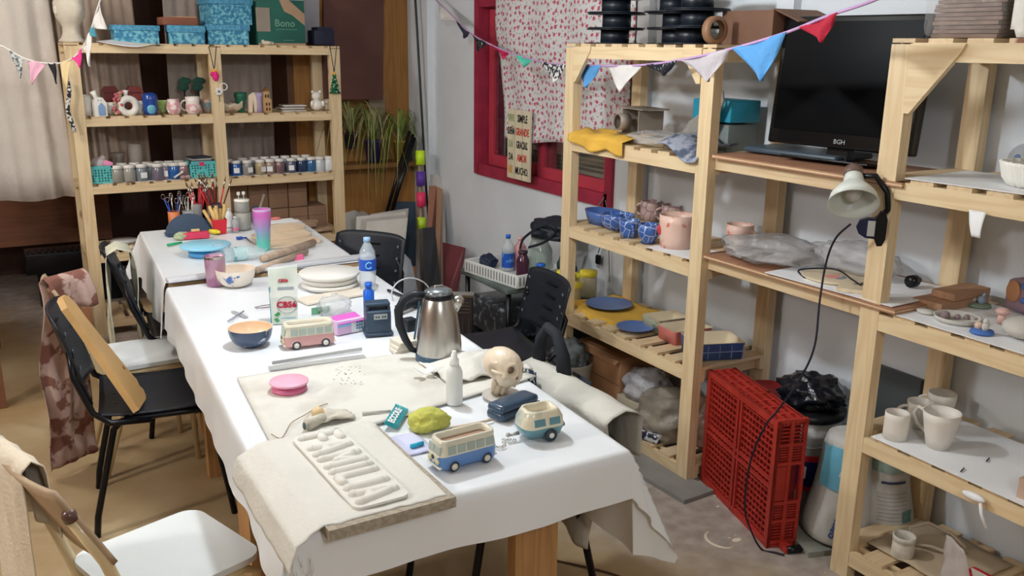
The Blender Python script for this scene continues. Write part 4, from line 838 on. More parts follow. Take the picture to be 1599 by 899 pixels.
# ================= UNIT B contents
ZB=[1.742,1.345,.935,.525,.115]
CD=mat('brown_sheets',(136,110,96),.75,var=.2,vs=20)
for i in range(14):
    t=one('cork_sheet',B().box((0,0,.0055),(.26-.01*(i%3),.20,.0095),rot=(0,0,rnd.uniform(-.04,.04))),CD,'brown board sheet, %s from the bottom of the bagged stack'%(pos+['thirteenth','fourteenth'])[i],'sheet',(2.50,1.60,ZB[0]+.0015+i*.0115),None,'brown board sheets')
B_=B().box((0,0,.085),(.30,.25,.17),bev=.03); one('clear_bag',B_,mat('clear_wrap',(220,220,220),.1,bump=.8,bs=18,alpha=.16),'clear plastic bag wrapped around the brown sheet stack','bag',(2.50,1.60,ZB[0]+.001))
crumple('plastic_bag','grey lacy plastic bag beside the brown sheet stack above the television',(2.48,1.86,ZB[0]+.0),(.2,.16,.16),CLR,seed=17) if False else None
one('black_case',B().box((0,0,.11),(.3,.16,.22),bev=.01),mat('dark_case',(38,42,44),.5),'dark case behind the cream cloth on top of the tall shelf','case',(2.54,1.38,ZB[0]+.0015))
one('hanging_cloth',B().sheet(lambda u,v:(.004*math.sin(u*8),-.045+.09*u+.03*v*0,.16*(1-v)-.0-.0*u+(-.02 if abs(u-.5)<.3 else 0)*v),8,10,.003),CLOTHW,'small cream cloth hanging at the top right of the tall shelf','cloth',(2.335,1.405,ZB[0]+.022))
# level 1.345: fluted dish
fd=thing('fluted_dish','white fluted oval baking dish on the upper board of the tall shelf','dish',Vector((2.50,1.37,ZB[1]+.0065)),.1)
def fl_(a,k,r,z): return (r+(.004*math.cos(a*26) if 0<k<6 else 0),z)
B().lathe([(.0005,0),(.085,0),(.097,.02),(.104,.055),(.107,.066),(.102,.066),(.095,.02),(.08,.006),(.0005,.006)],156,None,.95,1.25,fl_).done('dish_body',WHITE,fd)
one('paper_sheet',B().box((0,0,.0012),(.34,.46,.0024)),PAPER,'white paper sheet under the fluted dish','paper',(2.50,1.47,ZB[1]+.0015),(0,0,.08))
gl=thing('glass_dish','hazy glass twin bowls behind the fluted dish','glass bowl',(2.66,1.50,ZB[1]+.005)); B().ball((0,.04,.05),(.05,.05,.05)).ball((0,-.05,.05),(.05,.05,.05)).done('bowl_body',mat('hazy_glass',(170,180,190),.2,alpha=.35),gl)
for s in(-1,1): B().ball((-.045,s*.04,.06),(.004,.01,.01),8).done('blue_dot',LB,gl)
one('white_rack',B().box((0,0,.006),(.08,.10,.012)).box((-.02,-.03,.02),(.006,.006,.02)).box((-.02,0,.02),(.006,.006,.02)).box((-.02,.03,.02),(.006,.006,.02)),WHITE,'small white toothed piece at the right end of the upper board','rack',(2.37,1.23,ZB[1]+.0065))
th=thing('paper_tag','white paper flap hanging below the upper rail','tag',Vector((2.312,1.44,1.29))); B().sheet(lambda u,v:(-.002-.012*math.sin(v*2),-.018+.05*u*(1-v*.5),-.0-.07*v),6,8,.001).done('flap',PAPER,th)
# level .935: painted clay toys
z=ZB[2]
one('paper_sheet',B().box((0,0,.0012),(.38,.62,.0024)),PAPER,'white paper sheet under the small clay figures','paper',(2.50,1.36,z+.0012),(0,0,-.02))
z+=.005
GC=mat('raw_grey_clay',(196,192,184),.8); TP=mat('taupe_clay',(138,122,124),.7)
one('clay_disc',B().lathe([(.0005,0),(.03,0),(.032,.006),(.0005,.008)],20),GC,'small white clay disc, leftmost on the clay shelf','clay piece',on(1448,488,z))
one('clay_disc',B().lathe([(.0005,0),(.026,0),(.026,.006),(.0005,.008)],20),GC,'tiny white clay disc behind the leftmost one','clay piece',on(1458,480,z)+Vector((.03,0,0)))
cdh=thing('clay_dish','shallow round cream clay dish holding small brown lumps','dish',on(1488,502,z)+Vector((.02,0,0))); B().lathe([(.0005,0),(.06,0),(.066,.014),(.062,.014),(.056,.005),(.0005,.004)],32).done('dish_body',GC,cdh)
for a,b,r in ((-.03,.02,.014),(.0,.0,.009),(.02,-.015,.009),(-.02,.03,.012)): B().ball((a,b,r*.7+.004),(r,r,r),10).done('lump',TP,cdh)
ld=thing('lily_figure','green clay disc with a small blue and white animal','figurine',on(1519,480,z)+Vector((.03,0,0))); B().lathe([(.0005,0),(.036,0),(.034,.008),(.0005,.01)],24).done('disc',mat('sage_clay',(120,140,122),.7),ld); B().ball((0,-.006,.02),(.012,.012,.014)).done('body',mat('pale_blue_clay',(140,160,180),.6),ld); B().ball((0,.02,.016),(.016,.01,.008)).done('white_piece',GC,ld); B().tube([(0,-.008,.03),(0,-.016,.045)],.005,6).done('neck',_m['pale_blue_clay'],ld)
bd=thing('blue_disc_figure','blue clay disc carrying a beige and a white figure','figurine',on(1533,520,z)); B().lathe([(.0005,0),(.032,0),(.030,.008),(.0005,.01)],24).done('disc',mat('blue_clay',(74,118,190),.6),bd); B().ball((0,.012,.018),(.012,.012,.012)).done('beige_lump',mat('beige_clay',(206,180,160),.7),bd); B().ball((0,-.008,.02),(.010,.010,.014)).ball((0,-.008,.036),(.008,.008,.008)).done('white_figure',GC,bd)
mh=thing('clay_house','mauve rounded clay house with orange door and blue dots','clay house',on(1575,492,z)+Vector((.08,-.02,0)),-PI/2-.2)
B().box((0,0,.052),(.13,.10,.104),bev=.028).done('house_body',mat('mauve_clay',(150,126,138),.7),mh); B().ball((-.028,-.052,.065),(.026,.006,.034)).done('door',mat('tan_clay',(176,126,88),.7),mh); B().ball((.012,-.052,.09),(.015,.006,.012)).ball((.012,-.052,.046),(.01,.006,.009)).done('blue_dots',_m['blue_clay'],mh)
mr=thing('mushroom_figure','pale pink clay mushroom in front of the mauve clay house','figurine',on(1563,505,z)); B().cyl((0,0,0),(0,0,.03),.014,r1=.010).done('stem',mat('pink_clay',(216,176,166),.7),mr); B().ball((0,0,.036),(.02,.02,.011)).done('cap',_m['pink_clay'],mr)
one('clay_bowl',B().ball((0,0,.03),(.06,.06,.03)),GC,'smooth white clay hump at the right edge of the clay shelf','clay piece',on(1592,530,z)+Vector((.02,-.0,0)))
one('white_lump',B().ball((0,0,.008),(.012,.02,.009)),GC,'small white clay bit between the dish and the green disc','clay piece',on(1512,500,z))
# level .525: white mugs
z=ZB[3]
one('paper_sheet',B().box((0,0,.0012),(.38,.62,.0024)),PAPER,'white paper sheet under the white mugs','paper',(2.50,1.38,z+.0012),(0,0,-.02))
z+=.004; BI=mat('bisque_white',(226,220,210),.5)
mug('plain white cylinder mug, leftmost of the white mugs',on(1397,683,z),.037,.085,BI,.5)
mug('white mug standing between the left mug and the flared mug, second row',on(1424,668,z)+Vector((.03,0,0)),.033,.085,BI,2.4,r1=.042)
mug('white mug with handle on its left, rearmost of the white mugs',on(1452,655,z)+Vector((.05,0,0)),.034,.085,BI,2.2,r1=.046)
fm=thing('mug','large flared white mug with a big side handle, frontmost of the white mugs','mug',on(1464,697,z)); B().lathe(cup_prof(.034,.056,.115,.004),32).done('cup',BI,fm); o_=B().tube([(-.052,0,.095),(-.085,0,.10),(-.098,0,.075),(-.085,0,.045),(-.045,0,.03)],.0065,10).done('handle',BI,fm); o_.rotation_euler=(0,0,-.6-PI/3)
pn=thing('kraft_corner_box','small open cardboard box at the right end of the white mug board','box',(2.37,1.19,z-.002)); B().box((0,0,.03),(.07,.08,.06)).done('box_body',mat('box_pinkish',(190,160,140),.7),pn)
one('wire_bit',B().tube([(0,0,.003),(.03,.01,.003)],.002,5),BLACK,'short dark wire bit on the paper near the white mugs','wire',on(1500,738,z-.001)); one('wire_bit',B().tube([(0,0,.003),(.03,.01,.003)],.002,5),BLACK,'second dark wire bit farther right on the paper','wire',on(1540,722,z-.001))
# rope bit under level .525
rp=thing('tied_rag','white twisted rag hooked over the rail below the white mugs','rag',at(1520,775,x=2.30)); B().ball((0,0,0),(.012,.035,.012)).done('knot',PAPER,rp); B().tube([(0,-.02,-.0),(0,-.03,-.04),(0,-.05,-.075)],.005,6).done('tail',PAPER,rp)
# bottom
z=ZB[4]
jp=thing('plaster_jar','empty white plaster coated jar on the bottom slats','jar',on(1408,870,z)); B().lathe([(.0005,0),(.032,0),(.035,.01),(.034,.055),(.030,.06),(.036,.065),(.036,.08),(.031,.08),(.027,.06),(.03,.008),(.0005,.006)],24).done('jar_body',mat('plaster_white',(206,200,188),.8,var=.15,vs=30,bump=.3),jp)
st=thing('strap_bundle','tangled beige straps lying on the bottom slats','strap',on(1455,865,z))
B().tube([(-.02,.06,.01),(.0,.09,.05),(.05,.06,.07),(.09,0,.05),(.10,-.05,.02)],.006,6).done('strap',mat('beige_strap',(190,172,150),.8),st); B().tube([(-.02,.06,.01),(-.01,0,.03),(.03,-.05,.015),(.09,-.06,.012)],.006,6).done('strap',_m['beige_strap'],st)
one('kraft_paper',B().sheet(lambda u,v:(-.16+.3*v,-.16+.32*u,.004+.012*abs(noise(u*3,v*4))),14,10,.003),mat('dusty_kraft',(190,172,146),.8),'dusty crumpled paper lining the back of the bottom slats','paper',(2.55,1.55,z+.002))
# clear bag with red item at right bottom
bg=thing('clear_bag','hanging translucent plastic bag with a red and white item inside','bag',Vector((2.30,1.27,.20)))
def bf(u,v):
    y=.10-.22*u; w_=math.sin(PI*min(max(u,.0),1)); x=-.03-.03*w_*(1-.3*v)+.01*noise(u*5,v*5); z=.30*(1-v)
    if v<.35 and u>.35: z-=.12*(.35-v)/.35*min(1,(u-.35)*5)
    return (x,y,z-.22+.08)
B().sheet(bf,24,24,.001).done('bag_skin',mat('milky_film',(214,208,208),.3,bump=.8,bs=20,alpha=.45),bg); B().box((.03,-.01,-.02),(.05,.13,.16),bev=.01).done('red_item',mat('red_pack',(206,30,44),.4),bg); B().prism([(-.03,.05),(.05,.05),(.01,-.04)],-.003,.003,xf((.0,-.02,.03),(PI/2,0,PI/2))).done('white_triangle',WHITE,bg)
B().box((.02,0,-.12),(.10,.16,.05),bev=.01).done('bottom_pack',mat('pale_pack',(206,150,150),.5),bg)
# ================= floor: red crate, buckets, cement bags
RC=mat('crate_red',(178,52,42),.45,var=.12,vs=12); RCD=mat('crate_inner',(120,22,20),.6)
# crate on its side: bottom face toward the room
a=Vector((2.375,2.504,0)); b_=Vector((2.225,1.99,0)); dr=(b_-a); L_=dr.length; ang=math.atan2(dr.y,dr.x)
cr=thing('red_crate','red plastic lattice crate standing on its side before the shelves','crate',a,ang)   # local x along the bottom face, local y into depth
HH=.48; DD=.118
def bar(c,d,n='lattice_bar'): return B().box(c,d).done(n,RC,cr)
for (x,w_) in ((.012,.024),(L_/2-.012,.012),(L_/2+.012,.012),(L_-.012,.024)): bar((x,.007,HH/2),(w_,.014,HH),'rib')
for (z_,w_) in ((.012,.024),(HH/2-.014,.012),(HH/2+.014,.012),(HH-.012,.024)): bar((L_/2,.008,z_),(L_,.014,w_),'rib')
n=20
for i in range(n):
    x=.024+(L_-.048)*(i+.5)/n; bar((x,.012,HH/2),(.0045,.008,HH-.02))
for i in range(18):
    z_=.024+(HH-.048)*(i+.5)/18; bar((L_/2,.010,z_),(L_-.03,.008,.0045))
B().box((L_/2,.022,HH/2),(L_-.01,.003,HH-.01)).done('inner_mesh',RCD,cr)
# top side and near end (with handle)
def panel_top():
    for y in (.008,.04,.075,.108): bar((L_/2,y,HH-.006),(L_,.010,.012),'rib')
    for i in range(9): bar((.01+(L_-.02)*i/8,DD/2,HH-.007),(.010,DD,.010),'rib')
    for i in range(34): bar((.01+(L_-.02)*(i+.5)/34,DD/2,HH-.010),(.005,DD-.03,.006))
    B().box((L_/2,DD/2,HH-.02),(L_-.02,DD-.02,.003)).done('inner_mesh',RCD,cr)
panel_top()
for y in (.006,DD/2,DD-.008): bar((L_-.007,y,HH/2),(.014,.014,HH),'rib')
for z_ in (.02,.10,.17,.32,.39,.48): bar((L_-.007,DD/2,z_),(.013,DD,.012),'rib')
for k in range(8):
    for (z0_,z1_) in ((.03,.09),(.11,.16),(.33,.38),(.40,.47)):
        pass
for z0_,z1_ in ((.03,.09),(.11,.16),(.33,.38),(.40,.47)):
    for q in range(5):
        bar((L_-.010,DD/2,z0_+(z1_-z0_)*(q+.5)/5),(.008,DD-.03,.005))
bar((L_-.008,DD*.28,.245),(.010,DD*.42,.13),'handle_panel'); bar((L_-.004,DD*.94,.245),(.016,.012,.13),'handle'); 
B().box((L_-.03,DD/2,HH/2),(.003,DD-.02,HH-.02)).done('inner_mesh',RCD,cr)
for z_ in (.006,): bar((L_/2,DD/2,z_),(L_,DD,.010),'base_side')
bar((L_+.0,.06,.012),(.10,.03,.02),'foot')
for z_ in (.008,HH-.008): bar((L_/2,DD-.006,z_),(L_,.014,.016),'rim')
for x_ in (.008,L_/2): bar((x_,DD-.006,HH/2),(.016,.014,HH),'rim')
# dark red bucket behind
rb=thing('red_bucket','dark red round bucket with lid behind the red crate','bucket',(2.63,2.415,0)); rb.scale=(.72,.72,1); DR=mat('dark_red_plastic',(140,30,34),.35,coat=.3); B().lathe([(.0005,0),(.105,0),(.125,.36),(.0005,.36)],32).done('bucket_body',DR,rb); B().lathe([(.127,.355),(.132,.36),(.132,.385),(.118,.388),(.112,.378),(.0005,.376)],32).done('lid',DR,rb)
# white bucket
wb=thing('white_bucket','white plastic bucket with red and blue print and dark lid','bucket',(2.618,2.195,0),-.5); wb.scale=(.86,.86,1)
B().lathe([(.0005,0),(.12,0),(.14,.30),(.146,.305),(.146,.32),(.141,.325),(.143,.37),(.0005,.37)],36).done('bucket_body',mat('bucket_white',(214,216,214),.35),wb)
B().lathe([(.15,.365),(.156,.372),(.156,.392),(.14,.397),(.0005,.393)],36).done('lid',mat('lid_black',(30,32,36),.35),wb)
def arc(r,z0,z1,a0,a1,n=10): 
    vs=[];
    for k in range(n+1):
        a=a0+(a1-a0)*k/n; vs+=[(r(z0)*math.cos(a),r(z0)*math.sin(a),z0),(r(z1)*math.cos(a),r(z1)*math.sin(a),z1)]
    b=B(); b._add(vs,[(2*k,2*k+2,2*k+3,2*k+1) for k in range(n)],None,True); return b
rw=lambda z:.1215+.02*z/.3
INK=mat('ink_navy',(26,38,110),.4); IR=mat('ink_scarlet',(214,36,56),.4)
arc(rw,.10,.22,-2.25,-1.5).done('blue_print',INK,wb); arc(lambda z:rw(z)+.001,.21,.235,-2.25,-1.5).done('red_print',IR,wb); arc(lambda z:rw(z)+.001,.085,.105,-2.25,-1.5).done('red_print',IR,wb)
arc(rw,.09,.24,-3.1,-2.7).done('blue_print',INK,wb); arc(lambda z:rw(z)+.001,.075,.095,-3.1,-2.6).done('red_print',IR,wb); arc(lambda z:rw(z)+.0015,.14,.19,-2.0,-1.85).done('white_mark',PAPER,wb)
B().tube([(.147*math.cos(a),.147*math.sin(a),.30-.03*math.sin((a+2.8)/1.9*PI)) for a in [-2.8+1.9*k/10 for k in range(11)]],.004,6).done('handle',mat('handle_grey',(180,182,184),.4),wb)
bgk=crumple('black_bag','glossy crumpled black plastic bag piled on the white bucket lid',(2.618,2.195,.3975),(.21,.25,.15),mat('black_film',(22,26,34),.22,bump=1,bs=14,coat=.4),seed=23,amp=.32,fr=2.6)
# cement bags
def bagmesh(w_,d_,h_,seed):
    def fn(a,k,r,z):
        s=max(0,z/h_); c,sn=math.cos(a),math.sin(a)
        rx=w_/2*(1-.30*s**1.6+.03*math.sin(s*9)); ry=d_/2*(1-.80*max(0,s-.35)/.65*.9)
        e=.55; X=math.copysign(abs(c)**e,c)*rx; Y=math.copysign(abs(sn)**e,sn)*ry; R=math.hypot(X,Y)*r
        return (R*(1+.03*noise(a*1.5+seed,z*9)),z)
    pr=[(.0005,0),(.88,.0),(.98,.012)]+[(1,h_*(.05+.93*k/18)) for k in range(19)]+[(.8,h_),(.0005,h_*.99)]
    return pr,fn
SK=mat('sack_white',(206,206,202),.55,var=.06,vs=8,bump=.5,bs=9)
BH=.47
cb=thing('cement_sack','white 30kg cement sack with pale blue panel and blue lettering, behind the tall front post','sack',Vector((2.565,1.885,.022)),-.42)
pr,fn=bagmesh(.40,.20,BH,1); cb.scale=(.95,.85,.84)
def fn2(a,k,r,z):
    q=fn(a,k,r,z); return q
B().lathe(pr,64,None,1,1,fn2).done('sack_body',SK,cb)
for i in range(4): B().sheet(lambda u,v,i=i:onbag(-.185+.10*u,.06+.055*i+.002*v,.001+.002*v),6,1).done('crease',mat('crease_pale',(180,180,176),.6),cb) if False else None
LBP=mat('panel_sky',(110,184,214),.5); INB=mat('sack_blue_ink',(30,84,160),.5)
def onbag(u,z,d=.0015):
    s=z/BH; rx=.40/2*(1-.30*s**1.6+.03*math.sin(s*9)); ry=.20/2*(1-.80*max(0,s-.35)/.65*.9)
    k=min(.995,abs(u)/rx); c=k**(1/.55)                     # |cos|^e = k
    # invert the superellipse in polar form used above
    best=None
    for q in range(0,181,2):
        a=-PI+PI*q/180; X=math.copysign(abs(math.cos(a))**.55,math.cos(a))*rx; Y=-abs(math.sin(a))**.55*ry; R=math.hypot(X,Y); x=R*math.cos(a)
        if best is None or abs(x-u)<best[0]: best=(abs(x-u),R*math.sin(a))
    return Vector((u,best[1]*1.02-d,z))
def bpatch(u0,u1,z0,z1,name,m,sk=0,d=.004):
    B().sheet(lambda u,v:onbag(u0+(u1-u0)*u+sk*v,z0+(z1-z0)*v,d),8,10).done(name,m,cb)
bpatch(-.178,-.105,.25,.43,'blue_panel',LBP,.015,.005); bpatch(-.085,-.055,.33,.365,'blue_mark',INB)
bpatch(.0,.12,.33,.42,'green_band',mat('band_green',(150,176,168),.5),0,.004); bpatch(.02,.11,.285,.295,'dark_stripe',mat('stripe_navy',(50,62,100),.5)); bpatch(.10,.14,.12,.17,'green_patch',mat('patch_green',(90,130,124),.5))
for i in range(8): bpatch(.01,.12,.13+i*.016,.133+i*.016,'text_line',mat('faint_print',(160,158,154),.5))
def btext(s,size,u,z,m,rot,dd=.008,sx=1):
    P=onbag(u,z,dd); P2=onbag(u+.012,z,dd); P0=onbag(u-.012,z,dd); a=math.atan2(P2.y-P0.y,P2.x-P0.x)
    o=text(s,size,m,cb,P,(0,0,0),ext=.0008,bold=.001,sx=1); o.rotation_mode='QUATERNION'; o.rotation_quaternion=(Euler((0,0,a)).to_quaternion()@Euler((PI/2,0,0)).to_quaternion()@Euler((0,0,rot)).to_quaternion()); return o
btext('30kg',.042,-.085,.25,INB,1.3); btext('cuvengo',.042,-.150,.12,INB,1.35)
btext('cuvengo',.022,-.130,.35,PAPER,1.3,.012)
one('slab_board',B().box((0,0,.01),(.40,.24,.02)),mat('grey_green_slab',(150,152,140),.7,var=.1),'grey board on the floor under the white 30kg sack','board',(2.535,1.93,0),(0,0,-.3)) 
one('slate_sheet',B().box((0,0,.15),(.02,.22,.3)),mat('dark_slate_panel',(72,78,80),.5),'dark slate sheet standing against the wall behind the white mugs','panel',(2.735,1.93,.30)) 
one('paint_pot',B().lathe([(.0005,0),(.1,0),(.1,.3),(.0005,.3)],24),mat('dull_cream_tub',(170,160,150),.6),'dull cream tub under the dark slate panel by the wall','tub',(2.63,1.97,0)) if False else None
# plaster marks on the floor
pm_=B()
c=at(1125,842,z=.0005)
pm_.tube([c+Vector((.05*math.cos(a),.06*math.sin(a),0)) for a in [1.5+3.3*k/16 for k in range(17)]],.0035,5); pm_.tube([c+Vector((.035*math.cos(a)-.01,.05*math.sin(a),0)) for a in [1.8+2.4*k/12 for k in range(13)]],.003,5)
tag(pm_.ball(c+Vector((.05,-.03,0)),(.02,.012,.001),10).done('plaster_smear',mat('plaster_smear',(222,212,190),.8)),'dried cream plaster smear in a ring on the floor','stain',kind='stuff')
cord('brown_wire',[at(800,868,z=.004),at(850,872,z=.004),at(910,884,z=.004),at(960,897,z=.004),at(990,910,z=.004)],.004,'thin brown cord lying on the floor under the table front',mat('brown_cord',(90,60,40),.6))
# ================= back right corner
def plant(px,py,m,lab,seed,h=.14,r=.06,pale=False):
    p=at(px,py,y=6.0); t=thing('spider_plant',lab,'potted plant',p)
    B().lathe([(.0005,0),(r*.8,0),(r,h),(r*1.05,h),(r*1.05,h+.01),(r*.9,h+.01),(r*.85,h*.8),(.0005,h*.8)],24).done('pot',m,t)
    R=random.Random(seed); g=mat('leaf_green',(130,150,70),.5,var=.25,vs=10); g2=mat('leaf_dry',(170,168,116),.55,var=.2,vs=10)
    for i in range(44):
        a=R.uniform(0,2*PI); L_=R.uniform(.16,.36); up=R.uniform(.10,.26); dr=R.uniform(.05,.30) if R.random()<.8 else R.uniform(.3,.55)
        def f(u,v,a=a,L_=L_,up=up,dr=dr):
            rr=L_*v; z=h+up*4*v*(1-v)*.9+up*.3*v-dr*v**3; w_=.0052*(1-v**2)+.0006
            yy=rr*math.sin(a)
            if yy>.10: yy=.10+(yy-.10)*.1
            lim=2.70-t.location.x; xx=rr*math.cos(a)
            if xx>lim*.6 and lim<.3: rr*=.6
            return (rr*math.cos(a)+w_*(u-.5)*2*-math.sin(a),yy*.7+w_*(u-.5)*2*math.cos(a),z)
        B().sheet(f,1,9).done('leaf',g2 if (i%3==0 or pale) and R.random()<.75 else g,t)
    return t
plant(583,252,mat('purple_pot',(74,62,120),.4),'spider plant with dry arching leaves in a purple pot, back corner',3,pale=True)
plant(627,252,mat('olive_pot',(170,150,50),.4),'spider plant with bright green leaves in a yellow pot, back corner',5)
plant(548,232,mat('dark_pot',(56,46,50),.5),'small straggly plant half hidden behind the right pine post',8,h=.10,r=.045,pale=True)
sh_=thing('plant_ledge','ochre timber ledge carrying the potted plants in the back corner','ledge',(2.33,6.02,.0)); zl=at(610,252,y=6.0).z
B().box((0,0,zl-.016),(.84,.20,.03)).done('ledge_board',mat('ochre_ledge',(140,98,50),.6),sh_); B().box((0,.06,(zl-.03)/2),(.84,.04,zl-.03)).done('ledge_panel',_m['ochre_panel'],sh_)
# tall stick with coloured bands
a=at(655,238,y=5.72); b_=at(660,445,y=5.6); b_.z=.0
cst=thing('banded_pole','upright pole wrapped in neon yellow, purple and pink bands','pole',b_); d=a-b_
WOODG=mat('weathered_wood',(150,130,110),.7,var=.15)
B().cyl((0,0,0),d,.014).done('shaft',WOODG,cst)
for (y0,y1,c_,nm,px) in ((236,258,(200,240,40),'neon_yellow',655),(268,290,(96,60,160),'violet',656),(300,322,(240,60,110),'neon_pink',658),(338,356,(200,236,60),'lime',657)):
    A=(at(px,y0,y=5.68)-b_); Bq=(at(px,y1,y=5.68)-b_); L=d.length
    za,zb=A.z/d.z,Bq.z/d.z; B().cyl(d*za+Vector((0,-.012,0)),d*zb+Vector((0,-.012,0)),.032).done('band',mat(nm,c_,.5),cst)
def lean(name,lab,cat,pts,th,m,par=None):
    # pts: photo corners with wall distance y per point, extruded away from the room
    V=[at(px,py,y=y) for px,py,y in pts]
    V=[Vector((v.x,v.y,max(v.z,.002))) for v in V]
    n=(V[1]-V[0]).cross(V[2]-V[0]).normalized()
    if n.y<0: n=-n
    k=len(V); b=B(); b._add([tuple(v) for v in V]+[tuple(v+n*th) for v in V],[tuple(range(k)),tuple(range(k,2*k))[::-1]]+[(i,(i+1)%k,k+(i+1)%k,k+i) for i in range(k)]); return one(name,b,m,lab,cat)
lean('moulded_frame','grey white board with a rounded top leaning in the corner','board',[(672,272,5.75),(683,272,5.73),(694,284,5.70),(696,385,5.55),(697,470,5.4),(672,470,5.45)],.02,mat('warm_grey_board',(190,184,178),.6))
lean('brown_plank','reddish brown plank leaning in the back corner','plank',[(671,290,5.60),(682,290,5.59),(680,400,5.49),(676,470,5.36),(660,470,5.36)],.018,mat('rosewood_plank',(150,100,80),.6))
lean('brown_plank','narrow pale plank leaning beside the reddish one','plank',[(684,292,5.56),(691,295,5.56),(690,400,5.46),(689,470,5.33),(682,470,5.33)],.018,mat('tan_plank',(170,132,104),.6))
lean('slate_board','dark blue grey board behind the white foam boards','board',[(618,314,5.86),(649,315,5.86),(649,440,5.75),(640,470,5.7),(615,470,5.7)],.015,mat('blue_slate',(64,80,96),.5))
lean('ribbed_panel','black ribbed panel leaning by the hanging cable','panel',[(660,356,5.25),(679,354,5.25),(684,400,5.2),(694,520,5.02),(664,520,5.02)],.03,mat('rib_black',(48,48,52),.4))
for i in range(4): lean('rib','vertical black rib %s of the ribbed panel'%['one','two','three','four'][i],'rib',[(662+i*4.4,358,5.235),(664+i*4.4,358,5.235),(668+i*5.6,518,5.0),(665+i*5.6,518,5.0)],.006,BLACKM) if False else None
lean('maroon_board','maroon board leaning against the wall at the end of the corner','board',[(691,378,5.35),(724,386,5.15),(722,400,5.13),(708,470,5.05),(692,480,5.05)],.02,mat('maroon_paint',(112,52,58),.45,var=.1))
crumple('grey_sack','tall grey white plastic sack standing against the ribbed panel',(2.10,5.0,0),(.26,.22,.60),mat('sack_grey',(176,184,190),.45,var=.08,bump=.6,bs=12),seed=31,amp=.12)
crumple('plastic_bag','pale clear plastic bag behind the foam boards by the pine post',(2.14,5.92-.1,.30),(.30,.14,.36),mat('pale_film',(190,188,180),.4,bump=.8,bs=14,alpha=.8),seed=33,amp=.15)
for i,(dx,dy) in enumerate(((0,0),(-8,.05),(-16,.10),(6,.16))):
    lean('foam_board','white foam board in the corner crate, %s from the front'%pos[i],'board',[(573+dx,346-i*4,5.5+dy),(637+dx*.2,340-i*5,5.5+dy),(628+dx*.2,420,5.35+dy),(622,452,5.3+dy),(560+dx*.5,452,5.3+dy)],.008,[mat('foam_white',(206,202,194),.6),mat('foam_grey',(176,172,166),.6)][i%2])
one('tape_strip',B().box((0,0,0),(.21,.003,.03)),PAPER,'white strip across the top of the front foam board','strip',at(605,344,y=5.47)+Vector((0,-.015,0))) if False else None
wc=thing('wooden_crate','wooden slatted fruit crate holding the foam boards','crate',(1.98,5.12,0),.05)
for z_ in (.05,.14,.23,.32):
    B().box((0,-.15,z_),(.46,.012,.06)).done('slat',mat('crate_wood',(172,150,112),.7),wc); B().box((.23,0,z_),(.012,.3,.06)).done('slat',_m['crate_wood'],wc)
for sx in (-1,1):
    for sy in (-1,1): B().box((sx*.215,sy*.135,.19),(.03,.025,.38)).done('corner_post',mat('crate_post',(164,116,90),.7),wc)
B().box((0,-.157,.36),(.46,.012,.05)).done('slat',_m['crate_post'],wc)
t=thing('tripod','black folded tripod leaning in the back corner','tripod',(2.35,5.75,0)); 
for (a0,a1) in (((640,205),(600,345)),((648,215),(612,330)),((645,210),(606,350))): 
    B().cyl(at(a0[0],a0[1],y=5.88)-t.location,at(a1[0],a1[1],y=5.80)-t.location,.012).done('leg',BLACKM,t)
B().cyl(at(606,348,y=5.80)-t.location,Vector((-.25,.02,0)),.01).done('leg',BLACKM,t)
# ================= trolley with bottles
tx,ty=2.46,4.12
tr=thing('utility_trolley','dark low cart cluttered with bottles beside the white wall','cart',(tx,ty,0))
zt=.50; B().box((0,0,zt-.015),(.46,.52,.03),bev=.008).done('top_board',mat('grey_green_top',(96,108,104),.6,var=.2),tr); 
for sx in (-1,1):
    for sy in (-1,1): B().cyl((sx*.2,sy*.23,0),(sx*.2,sy*.23,zt-.03),.014).done('leg',BLACKM,tr)
B().box((.0,0,.16),(.42,.48,.02)).done('lower_board',BLACK,tr)
B().box((-.05,.02,.27),(.30,.36,.20),bev=.03).done('stored_box',mat('dark_mottled',(52,56,62),.3,rgb2=(140,146,150),vs=30,v2=(.55,.7)),tr)
# finned heater in front of the cart
ht=thing('finned_heater','dark grey tall finned heater panel in front of the cart','heater',Vector((2.02,3.97,0)),-.55)
B().box((0,0,.24),(.13,.06,.46),bev=.006).done('casing',mat('heater_dark',(66,58,58),.4,metal=.5),ht); B().box((0,-.004,.475),(.14,.07,.012)).done('top_cap',STEEL,ht)
for i in range(4): B().box((0,-.032,.44-i*.018),(.10,.004,.004)).done('louvre',STEEL,ht)
for i in range(4): B().box((-.045+i*.03,-.032,.19),(.006,.004,.34)).done('fin',mat('fin_dark',(90,82,80),.4,metal=.5),ht)
wt=thing('white_tray','white perforated plastic tray holding bottles on the cart','tray',(tx-.04,ty-.02,zt+.001),.15)
for (c,d) in (((0,0,.004),(.34,.46,.008)),((-.17,0,.035),(.008,.46,.07)),((.17,0,.035),(.008,.46,.07)),((0,-.23,.035),(.34,.008,.07)),((0,.23,.035),(.34,.008,.07))): B().box(c,d,bev=.002).done('panel',mat('tray_white',(222,224,222),.4),wt)
for i in range(18): B().box((-.1745,-.21+i*.0245,.035),(.001,.008,.045)).done('slot',mat('slot_grey',(120,124,124),.5),wt)
for i in range(13): B().box((-.155+i*.0255,-.2345,.035),(.008,.001,.045)).done('slot',_m['slot_grey'],wt)
